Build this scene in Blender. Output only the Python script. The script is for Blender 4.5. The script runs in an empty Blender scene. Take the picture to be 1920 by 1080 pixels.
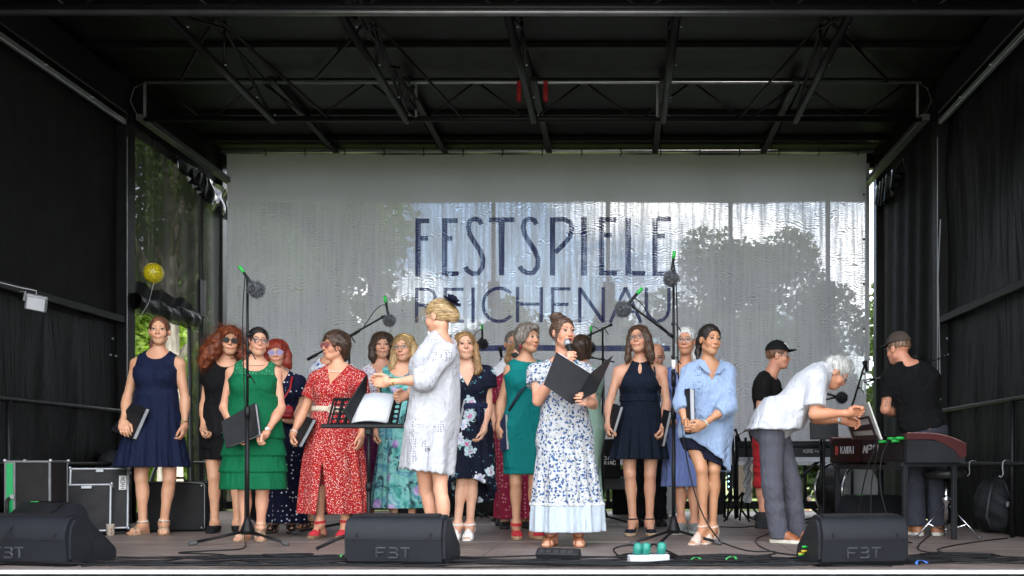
import bpy, math, random
import numpy as np
from mathutils import Vector, Matrix
rnd = random.Random(7)
R = math.radians
sc = bpy.context.scene
COL = sc.collection
f32 = np.float32

# ---------------------------------------------------------------- camera
FPX = 1750.0; HX = 1160.0; HY = 870.0; CAMZ = 0.58
cam_d = bpy.data.cameras.new('camera'); cam = bpy.data.objects.new('camera', cam_d); COL.objects.link(cam)
cam.location = (0, 0, CAMZ); cam.rotation_euler = (R(90), 0, 0)
cam_d.sensor_width = 36.0; cam_d.lens = FPX / 1920 * 36
cam_d.shift_x = (960 - HX) / 1920; cam_d.shift_y = (HY - 540) / 1920
cam_d.dof.use_dof = True; cam_d.dof.focus_distance = 7.2; cam_d.dof.aperture_fstop = 3.2
cam_d.clip_start = 0.1; cam_d.clip_end = 800
sc.camera = cam

# ---------------------------------------------------------------- world, sun, exposure
SUN_EL, SUN_AZ = 54, 84          # degrees; azimuth counted from +Y (behind the stage) towards +X
w = bpy.data.worlds.new('World'); sc.world = w; w.use_nodes = True
nt = w.node_tree; nt.nodes.clear()
def wn(t, **k):
    n = nt.nodes.new(t)
    for a, b in k.items(): setattr(n, a, b)
    return n
sky = wn('ShaderNodeTexSky', sky_type='NISHITA', sun_disc=False)
sky.sun_elevation = R(SUN_EL); sky.sun_rotation = R(SUN_AZ); sky.air_density = 1.0; sky.dust_density = 1.2; sky.ozone_density = 1.0
tc = wn('ShaderNodeTexCoord'); mp = wn('ShaderNodeMapping'); mp.inputs['Scale'].default_value = (1, 1, 2.6)
mp.inputs['Location'].default_value = (0.35, 0.1, 0.2)
no = wn('ShaderNodeTexNoise'); no.inputs['Scale'].default_value = 2.6; no.inputs['Detail'].default_value = 8; no.inputs['Roughness'].default_value = 0.6
cr = wn('ShaderNodeValToRGB'); cr.color_ramp.elements[0].position = 0.43; cr.color_ramp.elements[1].position = 0.62
mx = wn('ShaderNodeMix', data_type='RGBA'); mx.inputs[7].default_value = (17.0, 16.8, 16.4, 1)
bg = wn('ShaderNodeBackground'); bg.inputs['Strength'].default_value = 0.15
ow = wn('ShaderNodeOutputWorld')
L = nt.links.new
L(tc.outputs['Generated'], mp.inputs['Vector']); L(mp.outputs[0], no.inputs['Vector']); L(no.outputs['Fac'], cr.inputs['Fac'])
L(cr.outputs['Color'], mx.inputs[0]); L(sky.outputs[0], mx.inputs[6]); L(mx.outputs[2], bg.inputs['Color']); L(bg.outputs[0], ow.inputs['Surface'])
sl = bpy.data.lights.new('sun', 'SUN'); sl.energy = 3.6; sl.angle = R(0.5); sl.color = (1.0, 0.95, 0.86)
so = bpy.data.objects.new('sun', sl); COL.objects.link(so)
sd = Vector((math.sin(R(SUN_AZ)) * math.cos(R(SUN_EL)), math.cos(R(SUN_AZ)) * math.cos(R(SUN_EL)), math.sin(R(SUN_EL))))
so.rotation_euler = sd.to_track_quat('Z', 'Y').to_euler(); so.location = (6, 4, 12)
vs = sc.view_settings; vs.view_transform = 'Standard'; vs.look = 'None'; vs.gamma = 1; vs.use_curve_mapping = False
vs.exposure = 2.0
sc.cycles.use_denoising = True
sc.cycles.max_bounces = 8; sc.cycles.transparent_max_bounces = 24; sc.cycles.diffuse_bounces = 4
sc.cycles.sample_clamp_indirect = 8

# ---------------------------------------------------------------- helpers
def PX(px, py, Y):                                   # a point of the place seen at that pixel, at depth Y
    return np.array([(px - HX) / FPX * Y, Y, CAMZ + (HY - py) / FPX * Y])
def SC(Y): return FPX / Y                            # pixels per metre at depth Y
def unit(v):
    v = np.asarray(v, float); n = np.linalg.norm(v)
    return v / n if n > 1e-9 else v

_mats = {}
class MT:
    """small node-material helper"""
    def __init__(s, name):
        s.m = bpy.data.materials.new(name); s.m.use_nodes = True; s.t = s.m.node_tree; s.n = s.t.nodes
        s.b = s.n['Principled BSDF']; s.out = s.n['Material Output']; s._c = None
    def node(s, t, inp=None, **k):
        n = s.n.new(t)
        for a, b in k.items(): setattr(n, a, b)
        for a, b in (inp or {}).items():
            if hasattr(b, 'links') or isinstance(b, bpy.types.NodeSocket): s.t.links.new(b, n.inputs[a])
            else: n.inputs[a].default_value = b
        return n
    def link(s, a, b): s.t.links.new(a, b)
    def co(s):
        if s._c is None: s._c = s.node('ShaderNodeTexCoord').outputs['Object']
        return s._c
    def map(s, scale=(1, 1, 1), loc=(0, 0, 0), rot=(0, 0, 0), v=None):
        n = s.node('ShaderNodeMapping'); s.link(v or s.co(), n.inputs['Vector'])
        n.inputs['Scale'].default_value = scale; n.inputs['Location'].default_value = loc; n.inputs['Rotation'].default_value = rot
        return n.outputs[0]
    def noise(s, scale, detail=4, v=None, rough=.55, dist=0, col=False):
        n = s.node('ShaderNodeTexNoise'); s.link(v or s.co(), n.inputs['Vector'])
        n.inputs['Scale'].default_value = scale; n.inputs['Detail'].default_value = detail; n.inputs['Roughness'].default_value = rough
        n.inputs['Distortion'].default_value = dist
        return n.outputs['Color' if col else 'Fac']
    def voro(s, scale, v=None, rand=1.0, out='Distance', feature='F1'):
        n = s.node('ShaderNodeTexVoronoi', feature=feature); s.link(v or s.co(), n.inputs['Vector'])
        n.inputs['Scale'].default_value = scale; n.inputs['Randomness'].default_value = rand
        return n.outputs[out]
    def ramp(s, fac, stops, interp='LINEAR'):
        n = s.node('ShaderNodeValToRGB'); s.link(fac, n.inputs['Fac']); e = n.color_ramp; e.interpolation = interp
        while len(e.elements) < len(stops): e.elements.new(0.5)
        for i, (p, c) in enumerate(stops):
            e.elements[i].position = p; e.elements[i].color = (c if len(c) == 4 else (*c, 1))
        return n.outputs['Color']
    def step(s, fac, a, b, lo=0, hi=1):
        n = s.node('ShaderNodeMapRange'); s.link(fac, n.inputs[0])
        for i, v in zip((1, 2, 3, 4), (a, b, lo, hi)): n.inputs[i].default_value = v
        return n.outputs[0]
    def math(s, op, a, b=None):
        n = s.node('ShaderNodeMath', operation=op)
        for i, v in enumerate((a, b)):
            if v is None: continue
            if isinstance(v, (int, float)): n.inputs[i].default_value = v
            else: s.link(v, n.inputs[i])
        return n.outputs[0]
    def mix(s, fac, a, b, mode='MIX'):
        n = s.node('ShaderNodeMix', data_type='RGBA', blend_type=mode)
        for i, v in ((0, fac), (6, a), (7, b)):
            if isinstance(v, (int, float)): n.inputs[i].default_value = v
            elif isinstance(v, tuple): n.inputs[i].default_value = (*v, 1) if len(v) == 3 else v
            else: s.link(v, n.inputs[i])
        return n.outputs[2]
    def color(s, c):
        if isinstance(c, tuple): s.b.inputs['Base Color'].default_value = (*c[:3], 1)
        else: s.link(c, s.b.inputs['Base Color'])
        return s
    def bump(s, h, strength=.4, dist=.005):
        n = s.node('ShaderNodeBump'); n.inputs['Strength'].default_value = strength; n.inputs['Distance'].default_value = dist
        s.link(h, n.inputs['Height']); s.link(n.outputs[0], s.b.inputs['Normal']); return s
    def set(s, **k):
        for a, b in k.items():
            i = s.b.inputs[a.replace('_', ' ')]
            if hasattr(b, 'is_linked') or isinstance(b, bpy.types.NodeSocket): s.link(b, i)
            else: i.default_value = b
        return s

def mat(name, c, rough=.6, metal=0., var=.15, vs_=6., bump=0., bs=60., stretch=(1, 1, 1), spec=None, **k):
    """plain material with colour variation and a fine relief"""
    if name in _mats: return _mats[name]
    if spec is None: spec = .5 if max(c) > .05 else .18
    t = MT(name); co = t.map(scale=stretch)
    n = t.noise(vs_, 5, co)
    lo = tuple(x * (1 - var) for x in c); hi = tuple(min(1, x * (1 + var)) for x in c)
    t.color(t.ramp(n, [(.3, lo), (.7, hi)]))
    r = t.noise(vs_ * 2.3, 3, co)
    t.link(t.step(r, .2, .8, max(0, rough - .08), min(1, rough + .08)), t.b.inputs['Roughness'])
    t.set(Metallic=metal); t.b.inputs['Specular IOR Level'].default_value = spec
    if bump: t.bump(t.noise(bs, 3, co), bump, .004)
    for a, b in k.items(): t.b.inputs[a.replace('_', ' ')].default_value = b
    _mats[name] = t.m
    return t.m

def mesh_obj(name, v, faces, material=None, parent=None, loc=None, smooth=True, quads=None, angle=None):
    """v: Nx3 world coordinates; stored relative to loc (or to the parent's root)"""
    v = np.asarray(v, dtype=f32)
    base = np.array(loc if loc is not None else (getroot(parent) if parent is not None else (0, 0, 0)), dtype=f32)
    me = bpy.data.meshes.new(name)
    if quads is not None:
        q = np.asarray(quads, dtype=np.int32)
        me.vertices.add(len(v)); me.vertices.foreach_set('co', (v - base).ravel())
        me.loops.add(q.size); me.loops.foreach_set('vertex_index', q.ravel())
        me.polygons.add(len(q)); me.polygons.foreach_set('loop_start', np.arange(0, q.size, q.shape[1], dtype=np.int32))
        me.polygons.foreach_set('loop_total', np.full(len(q), q.shape[1], dtype=np.int32))
        me.update(calc_edges=True)
    else:
        me.from_pydata((v - base).tolist(), [], faces); me.update()
    if smooth: me.polygons.foreach_set('use_smooth', np.ones(len(me.polygons), dtype=bool))
    if angle is not None: me.set_sharp_from_angle(angle=R(angle))
    if material is not None: me.materials.append(material)
    o = bpy.data.objects.new(name, me); COL.objects.link(o)
    if parent is not None:
        o.parent = parent; off = base - np.array(getroot(parent), dtype=f32); o.location = tuple(off.tolist())
    else: o.location = tuple(base.tolist())
    return o
def getroot(p):
    l = np.array(p.location)
    while p.parent is not None:
        p = p.parent; l = l + np.array(p.location)
    return l
def tag(o, label=None, cat=None, group=None, kind=None):
    for k, v in (('label', label), ('category', cat), ('group', group), ('kind', kind)):
        if v: o[k] = v
    return o
def empty(name, loc, label=None, cat=None, group=None, kind=None):
    o = bpy.data.objects.new(name, None); COL.objects.link(o); o.location = tuple(float(x) for x in loc); o.empty_display_size = .1
    return tag(o, label, cat, group, kind)

class MB:
    def __init__(s): s.v = []; s.f = []
    def add(s, v, f):
        n = len(s.v); s.v += [tuple(map(float, p)) for p in v]; s.f += [tuple(i + n for i in q) for q in f]; return s
    def box(s, c, d, M=None, bev=0.0):
        x, y, z = (a / 2 for a in d); c = np.array(c, float)
        if bev > 0:
            b = min(bev, x * .9, y * .9, z * .9); P = []
            for sx in (-1, 1):
                for sy in (-1, 1):
                    for sz in (-1, 1):
                        P += [(sx * (x - b), sy * (y - b), sz * z), (sx * (x - b), sy * y, sz * (z - b)), (sx * x, sy * (y - b), sz * (z - b))]
            def I(sx, sy, sz, k): return (((sx > 0) * 4 + (sy > 0) * 2 + (sz > 0)) * 3) + k
            F = []
            for sg in (-1, 1):
                F.append([I(a, b_, sg, 0) for a, b_ in ((-1, -1), (1, -1), (1, 1), (-1, 1))][::sg])
                F.append([I(a, sg, b_, 1) for a, b_ in ((-1, -1), (-1, 1), (1, 1), (1, -1))][::sg])
                F.append([I(sg, a, b_, 2) for a, b_ in ((-1, -1), (1, -1), (1, 1), (-1, 1))][::sg])
            for a in (-1, 1):
                for b_ in (-1, 1):
                    g = a * b_
                    F.append([I(-1, a, b_, 0), I(1, a, b_, 0), I(1, a, b_, 1), I(-1, a, b_, 1)][::-g])
                    F.append([I(a, -1, b_, 0), I(a, 1, b_, 0), I(a, 1, b_, 2), I(a, -1, b_, 2)][::g])
                    F.append([I(a, b_, -1, 1), I(a, b_, 1, 1), I(a, b_, 1, 2), I(a, b_, -1, 2)][::-g])
            for a in (-1, 1):
                for b_ in (-1, 1):
                    for c_ in (-1, 1): F.append([I(a, b_, c_, 0), I(a, b_, c_, 1), I(a, b_, c_, 2)][::-(a * b_ * c_)])
            P = np.array(P)
        else:
            P = np.array([(a, b, e) for a in (-x, x) for b in (-y, y) for e in (-z, z)])
            F = [(0, 1, 3, 2), (4, 6, 7, 5), (0, 4, 5, 1), (2, 3, 7, 6), (0, 2, 6, 4), (1, 5, 7, 3)]
        if M is not None: P = P @ np.array(M).T
        return s.add(P + c, F)
    def tube(s, pts, r, n=8, caps=True, flat=1.0):
        pts = [np.array(p, float) for p in pts]; rs = r if hasattr(r, '__len__') else [r] * len(pts)
        V = []; prev = None
        for i, p in enumerate(pts):
            t = unit((pts[min(i + 1, len(pts) - 1)] - pts[max(i - 1, 0)]))
            if prev is None:
                a = np.array((0, 0, 1.)) if abs(t[2]) < .9 else np.array((1., 0, 0))
            else: a = prev
            u = unit(a - t * np.dot(a, t)); prev = u; w_ = np.cross(t, u)
            for k in range(n):
                q = 2 * math.pi * k / n
                V.append(p + rs[i] * (math.cos(q) * u * flat + math.sin(q) * w_))
        F = [(i * n + k, i * n + (k + 1) % n, (i + 1) * n + (k + 1) % n, (i + 1) * n + k) for i in range(len(pts) - 1) for k in range(n)]
        if caps: F += [tuple(range(n))[::-1], tuple(range((len(pts) - 1) * n, len(pts) * n))]
        return s.add(V, F)
    def lathe(s, prof, c, ax=(0, 0, 1), n=16, cap=True):
        ax = unit(ax); a = np.array((1., 0, 0)) if abs(ax[0]) < .9 else np.array((0, 1., 0)); u = unit(np.cross(ax, a)); v = np.cross(ax, u); c = np.array(c, float)
        V = [c + ax * z + r_ * (math.cos(2 * math.pi * k / n) * u + math.sin(2 * math.pi * k / n) * v) for r_, z in prof for k in range(n)]
        F = [(i * n + k, i * n + (k + 1) % n, (i + 1) * n + (k + 1) % n, (i + 1) * n + k) for i in range(len(prof) - 1) for k in range(n)]
        if cap: F += [tuple(range(n))[::-1], tuple(range((len(prof) - 1) * n, len(prof) * n))]
        return s.add(V, F)
    def prism(s, poly, o, u, v, w_, t0, t1):
        """polygon (a,b) in the plane o+a*u+b*v, extruded along w_ from t0 to t1"""
        o, u, v, w_ = (np.array(q, float) for q in (o, u, v, w_)); n = len(poly)
        V = [o + a * u + b * v + w_ * t for t in (t0, t1) for a, b in poly]
        F = [tuple(range(n))[::-1], tuple(range(n, 2 * n))] + [(k, (k + 1) % n, n + (k + 1) % n, n + k) for k in range(n)]
        return s.add(V, F)
    def build(s, name, m=None, parent=None, loc=None, smooth=False, angle=40, fix=True):
        o = mesh_obj(name, np.array(s.v), s.f, m, parent, loc, True, angle=angle if not smooth else None)
        if fix:
            import bmesh
            b = bmesh.new(); b.from_mesh(o.data); bmesh.ops.recalc_face_normals(b, faces=b.faces); b.to_mesh(o.data); b.free()
        return o
def rotz(a):
    c, s = math.cos(a), math.sin(a); return np.array(((c, -s, 0), (s, c, 0), (0, 0, 1.)))
def rotx(a):
    c, s = math.cos(a), math.sin(a); return np.array(((1., 0, 0), (0, c, -s), (0, s, c)))
def roty(a):
    c, s = math.cos(a), math.sin(a); return np.array(((c, 0, s), (0, 1., 0), (-s, 0, c)))
def grid_obj(name, fn, nu, nv, m, parent=None, loc=None, thick=0):
    """fn(u,v arrays in 0..1) -> Nx3"""
    U, V = np.meshgrid(np.linspace(0, 1, nu), np.linspace(0, 1, nv), indexing='ij')
    P = fn(U.ravel(), V.ravel()); idx = np.arange(nu * nv).reshape(nu, nv)
    Q = np.stack([idx[:-1, :-1], idx[1:, :-1], idx[1:, 1:], idx[:-1, 1:]], -1).reshape(-1, 4)
    if thick:
        du = np.gradient(P.reshape(nu, nv, 3), axis=0); dv = np.gradient(P.reshape(nu, nv, 3), axis=1)
        N = np.cross(du, dv); N /= np.linalg.norm(N, axis=-1, keepdims=True) + 1e-9
        P2 = P - N.reshape(-1, 3) * thick; n = nu * nv
        bd = np.concatenate([idx[:, 0], idx[-1, 1:], idx[::-1, -1][1:], idx[0, ::-1][1:-1]]); b2 = np.roll(bd, -1)
        Q = np.concatenate([Q, (Q + n)[:, ::-1], np.stack([b2, bd, bd + n, b2 + n], -1)]); P = np.concatenate([P, P2])
    return mesh_obj(name, P, None, m, parent, loc, quads=Q)
def snoise(P, freq, seed, n=5):
    """cheap smooth noise from summed sines, about -1..1"""
    g = np.random.RandomState(seed); out = 0
    for i in range(n):
        k = g.normal(size=3) * freq; ph = g.uniform(0, 6.28)
        out = out + np.sin(P[0] * k[0] + P[1] * k[1] + P[2] * k[2] + ph)
    return out / (n * .6)

# ---------------------------------------------------------------- distance fields and surface nets
class Field:
    def __init__(s, lo, hi, h):
        s.h = h; s.lo = np.array(lo, float); n = np.ceil((np.array(hi) - s.lo) / h).astype(int) + 1
        s.ax = [(s.lo[i] + h * np.arange(n[i])).astype(f32) for i in range(3)]
        s.D = np.full(tuple(n), .5, f32)
    def sl(s, lo, hi):
        o = []
        for i in range(3):
            a = int(np.searchsorted(s.ax[i], lo[i])); b = int(np.searchsorted(s.ax[i], hi[i]))
            if b <= a: return None
            o.append(slice(a, b))
        return tuple(o)
    def co(s, sl):
        return (s.ax[0][sl[0]][:, None, None], s.ax[1][sl[1]][None, :, None], s.ax[2][sl[2]][None, None, :])
    def add(s, prim, off=0., kk=None):
        fn, lo, hi, k = prim
        if kk is not None: k = kk
        pad = k + off + .02
        sl = s.sl(np.array(lo) - pad, np.array(hi) + pad)
        if sl is None: return
        d = fn(*s.co(sl)) - off; a = s.D[sl]
        if k > 0:
            hh = np.maximum(k - np.abs(a - d), 0) / k; s.D[sl] = np.minimum(a, d) - hh * hh * k * .25
        else: s.D[sl] = np.minimum(a, d)
    def cut(s, fn, lo=None, hi=None, k=0.):
        """remove the region where fn < 0"""
        sl = tuple(slice(0, n) for n in s.D.shape) if lo is None else s.sl(lo, hi)
        if sl is None: return
        d = -fn(*s.co(sl)); a = s.D[sl]
        if k > 0:
            hh = np.maximum(k - np.abs(a - d), 0) / k; s.D[sl] = np.maximum(a, d) + hh * hh * k * .25
        else: s.D[sl] = np.maximum(a, d)
    def nets(s):
        D = s.D; S = D < 0; nx, ny, nz = D.shape
        cnt = np.zeros((nx - 1, ny - 1, nz - 1), np.int8)
        for a in (0, 1):
            for b in (0, 1):
                for c in (0, 1): cnt += S[a:nx - 1 + a, b:ny - 1 + b, c:nz - 1 + c]
        act = np.argwhere((cnt > 0) & (cnt < 8))
        if len(act) == 0: return np.zeros((0, 3)), np.zeros((0, 4), int)
        I, J, K = act.T; acc = np.zeros((len(act), 3), f32); num = np.zeros(len(act), f32)
        for d_ in range(3):
            o = [x for x in range(3) if x != d_]
            for p in (0, 1):
                for q in (0, 1):
                    a = [0, 0, 0]; a[o[0]] = p; a[o[1]] = q; b = list(a); b[d_] = 1
                    va = D[I + a[0], J + a[1], K + a[2]]; vb = D[I + b[0], J + b[1], K + b[2]]
                    m = (va < 0) != (vb < 0); t = np.where(m, va / np.where(m, va - vb, 1), 0)
                    pt = np.zeros((len(act), 3), f32); pt[:, o[0]] = p; pt[:, o[1]] = q; pt[:, d_] = t
                    acc += pt * m[:, None]; num += m
        V = (act + acc / num[:, None]) * s.h + s.lo
        M = np.full(cnt.shape, -1, np.int32); M[I, J, K] = np.arange(len(act)); Q = []
        for d_ in range(3):
            o1, o2 = (d_ + 1) % 3, (d_ + 2) % 3
            sa = [slice(1, n - 1) for n in D.shape]; sb = list(sa); sa[d_] = slice(0, D.shape[d_] - 1); sb[d_] = slice(1, D.shape[d_])
            A = S[tuple(sa)]; B = S[tuple(sb)]
            for flip, W in ((False, A & ~B), (True, B & ~A)):
                e = np.argwhere(W)
                if len(e) == 0: continue
                e[:, o1] += 1; e[:, o2] += 1
                q = []
                for p1, p2 in ((-1, -1), (0, -1), (0, 0), (-1, 0)):
                    c = e.copy(); c[:, o1] += p1; c[:, o2] += p2; q.append(M[c[:, 0], c[:, 1], c[:, 2]])
                q = np.stack(q, -1); Q.append(q[:, ::-1] if flip else q)
        return V, np.concatenate(Q)
def compact(V, Q):
    u, inv = np.unique(Q, return_inverse=True); return V[u], inv.reshape(Q.shape)

def cone(a, b, ra, rb, k=.02):
    a = np.asarray(a, float); b = np.asarray(b, float); ab = b - a; L2 = max(float(ab @ ab), 1e-9)
    def fn(X, Y, Z):
        x, y, z = X - a[0], Y - a[1], Z - a[2]
        t = np.clip((x * ab[0] + y * ab[1] + z * ab[2]) / L2, 0, 1)
        return np.sqrt((x - t * ab[0]) ** 2 + (y - t * ab[1]) ** 2 + (z - t * ab[2]) ** 2) - (ra + (rb - ra) * t)
    r = max(ra, rb); return (fn, np.minimum(a, b) - r, np.maximum(a, b) + r, k)
def ell(c, r, A, k=.02):
    """A rows: the three axes in world space"""
    c = np.asarray(c, float); r = np.asarray(r, float); A = np.asarray(A, float)
    def fn(X, Y, Z):
        x, y, z = X - c[0], Y - c[1], Z - c[2]
        p = [(A[i, 0] * x + A[i, 1] * y + A[i, 2] * z) / r[i] for i in range(3)]
        k0 = np.sqrt(p[0] ** 2 + p[1] ** 2 + p[2] ** 2); k1 = np.sqrt((p[0] / r[0]) ** 2 + (p[1] / r[1]) ** 2 + (p[2] / r[2]) ** 2)
        return k0 * (k0 - 1) / (k1 + 1e-6)
    m = np.sqrt(((A * r[:, None]) ** 2).sum(0)); return (fn, c - m, c + m, k)
# ================================================================ ground, trees and field behind
XL, XR, XC = -4.9, 3.2, -.85; YF, YP, YB = 5.02, 9.25, 11.62; GZ = -1.0
def grass_mat():
    t = MT('grass_field'); n = t.noise(.35, 6); n2 = t.noise(14, 4)
    c = t.ramp(t.math('ADD', t.math('MULTIPLY', n, .6), t.math('MULTIPLY', n2, .4)), [(.35, (.035, .060, .012)), (.5, (.085, .130, .025)), (.66, (.16, .19, .055))]); t.color(c); t.set(Roughness=.9); t.bump(n2, .8, .03); return t.m
fc = MB().box((-.8, -6, GZ + .006), (40, 21, .012)).build('forecourt', mat('bounce_grey', (.055, .052, .050), .9, var=.25, vs_=8, bump=.6, bs=60)); tag(fc, kind='structure')  # unseen grey ground, added to neutralise and weaken bounce light on the stage
gm = MB().box((0, 100, GZ - .25), (500, 500, .5)).build('ground', grass_mat()); tag(gm, kind='structure')
def leafmat(name, a, b):
    t = MT(name); oi = t.node('ShaderNodeObjectInfo'); n = t.noise(1.4, 4); n2 = t.noise(9, 2)
    c = t.ramp(t.math('ADD', t.math('MULTIPLY', n, .6), t.math('MULTIPLY', n2, .4)), [(.36, a), (.62, b)])
    t.color(c); t.set(Roughness=.55); tr = t.node('ShaderNodeBsdfTranslucent'); t.link(t.mix(1., c, (1.3, 1.25, .6), 'MULTIPLY'), tr.inputs[0])
    ms = t.node('ShaderNodeMixShader'); ms.inputs[0].default_value = .45; t.link(t.b.outputs[0], ms.inputs[1]); t.link(tr.outputs[0], ms.inputs[2]); t.link(ms.outputs[0], t.out.inputs['Surface']); return t.m
LF = [leafmat('leaves_light', (.10, .19, .02), (.26, .36, .06)), leafmat('leaves_mid', (.045, .085, .018), (.11, .17, .04)), leafmat('leaves_dark', (.035, .060, .020), (.085, .12, .045))]
bark_w = mat('pale_bark', (.26, .22, .18), .9, var=.55, vs_=9, stretch=(1, 1, .22), bump=1., bs=26); bark_d = mat('dark_bark', (.075, .055, .04), .9, var=.4, vs_=10, stretch=(1, 1, .2), bump=1., bs=30)
def make_tree(name, x, y, H, Rr, lm, bark, nleaf, label, cb=.25, tr=.22, seed=0, leafs=.16, squash=1., lean=0):
    g = np.random.RandomState(seed); root = empty(name, (x, y, GZ), label, 'tree', 'trees behind the stage')
    t = MB(); top = np.array((x + lean, y, GZ + H * .8)); b = np.array((x, y, GZ - .2)); mid = (b + top) / 2 + np.array((lean * .2 + g.uniform(-.2, .2), 0, 0))
    t.tube([b, b + (0, 0, .5), mid, top], [tr * 1.5, tr * 1.05, tr * .75, tr * .15], 12)
    clumps = []
    for k in range(int(16)):
        u = g.uniform(cb, .92); p0 = b + (top - b) * u * .85; a = g.uniform(0, 6.28); r = Rr * math.sqrt(max(.05, 1 - ((u - (cb + .95) / 2) / ((1.05 - cb) / 1.6)) ** 2)) * g.uniform(.55, .95)
        e = np.array((x + lean * u + math.cos(a) * r, y + math.sin(a) * r, GZ + H * (u + .06))); m = (p0 + e) / 2 + (0, 0, .2)
        t.tube([p0, m, e], [tr * .3, tr * .2, tr * .05], 6); clumps.append((e, Rr * g.uniform(.26, .42))); clumps.append((m, Rr * g.uniform(.2, .32)))
    for k in range(10): a = g.uniform(0, 6.28); q = g.uniform(0, .6); clumps.append((np.array((x + lean + math.cos(a) * Rr * q, y + math.sin(a) * Rr * q, GZ + H * g.uniform(.8, .98))), Rr * g.uniform(.22, .36)))
    t.build('trunk', bark, root, smooth=True, fix=False)
    cc = np.array([c for c, r in clumps]); cr_ = np.array([r for c, r in clumps]); k = g.choice(len(cc), nleaf, p=cr_ ** 2 / (cr_ ** 2).sum())
    d = g.normal(size=(nleaf, 3)); d /= np.linalg.norm(d, axis=1)[:, None]; P = cc[k] + d * (cr_[k] * g.uniform(.35, 1.05, nleaf) ** .6)[:, None] * np.array((1, 1, .8 * squash))
    P = P[P[:, 2] > GZ + H * cb * .55]; n = len(P); a = g.normal(size=(n, 3)); a /= np.linalg.norm(a, axis=1)[:, None]; bb = np.cross(a, g.normal(size=(n, 3))); bb /= np.linalg.norm(bb, axis=1)[:, None]
    s = (leafs * g.uniform(.6, 1.2, n))[:, None]; V = np.stack([P - a * s, P + bb * s * .42, P + a * s, P - bb * s * .42], 1).reshape(-1, 3)
    mesh_obj('crown', V, None, lm, root, quads=np.arange(n * 4).reshape(n, 4), smooth=False)
    return root
make_tree('tree', -9.6, 20, 11.5, 3.4, LF[1], bark_w, 26000, 'tall tree with a pale sunlit trunk behind the door opening at the left', .42, .26, 1, .10)
make_tree('young_tree', -12.9, 24, 6.5, 2.9, LF[0], bark_d, 24000, 'bright green low tree left of the pale trunk behind the door opening', .05, .10, 2, .11)
make_tree('young_tree', -12.0, 24.5, 5.6, 2.4, LF[0], bark_d, 24000, 'bright green bushy tree right behind the pale trunk', .03, .10, 3, .11)
make_tree('tree', -13.6, 33, 15, 5.5, LF[2], bark_d, 12000, 'dark tall tree behind the gauze of the left side wall', .12, .3, 4, .26)
make_tree('tree', -10.6, 30, 11.2, 3.9, LF[1], bark_d, 24000, 'tall leafy tree behind the left end of the banner', .1, .3, 5, .15)
make_tree('tree', -13.2, 38, 14, 4.6, LF[2], bark_d, 26000, 'tall dark tree behind the banner left of the first letters', .05, .3, 21, .17)
make_tree('tree', -4.6, 36, 6.6, 3.6, LF[2], bark_d, 20000, 'round low tree behind the middle letters of the banner', .05, .3, 6, .15)
make_tree('tree', .4, 38, 6.2, 3.6, LF[1], bark_d, 20000, 'low tree behind the right letters of the banner', .05, .3, 7, .15)
make_tree('tree', 4.4, 33, 9.2, 3.3, LF[2], bark_d, 22000, 'rounded tree rising behind the right part of the banner', .08, .3, 8, .15)
make_tree('tree', 11.4, 32, 11.2, 3.3, LF[1], bark_d, 24000, 'tall tree behind the right edge of the banner', .08, .3, 9, .15)
def bush(U, V): pass
def mass(name, boxes, n, lm, seed, size):
    g = np.random.RandomState(seed); V = []
    for (x0, x1, y0, y1, h) in boxes:
        k = n; x = g.uniform(x0, x1, k); y = g.uniform(y0, y1, k); z = GZ + h * g.uniform(0, 1, k) ** .7 * (.75 + .25 * np.sin(x * 1.3 + 2)); P = np.stack([x, y, z], 1)
        a = g.normal(size=(k, 3)); a /= np.linalg.norm(a, axis=1)[:, None]; b = np.cross(a, g.normal(size=(k, 3))); b /= np.linalg.norm(b, axis=1)[:, None]; s = (size * g.uniform(.6, 1.2, k))[:, None]
        V.append(np.stack([P - a * s, P + b * s * .45, P + a * s, P - b * s * .45], 1).reshape(-1, 3))
    V = np.concatenate(V); return tag(mesh_obj(name, V, None, lm, None, loc=(0, 0, 0), quads=np.arange(len(V)).reshape(-1, 4), smooth=False), 'dense shrubs and far trees closing off the meadow behind the stage', None, None, 'stuff')
mass('undergrowth', [(-36, 26, 44, 48, 9.6), (-36, -11, 43, 46, 14), (6, 24, 43, 46, 8.8), (-26, 4, 42, 44, 9.0)], 30000, LF[2], 3, .36)
mass('shrubbery', [(-24, -14.5, 26, 28.5, 3.0)], 5000, LF[0], 4, .2)
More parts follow.
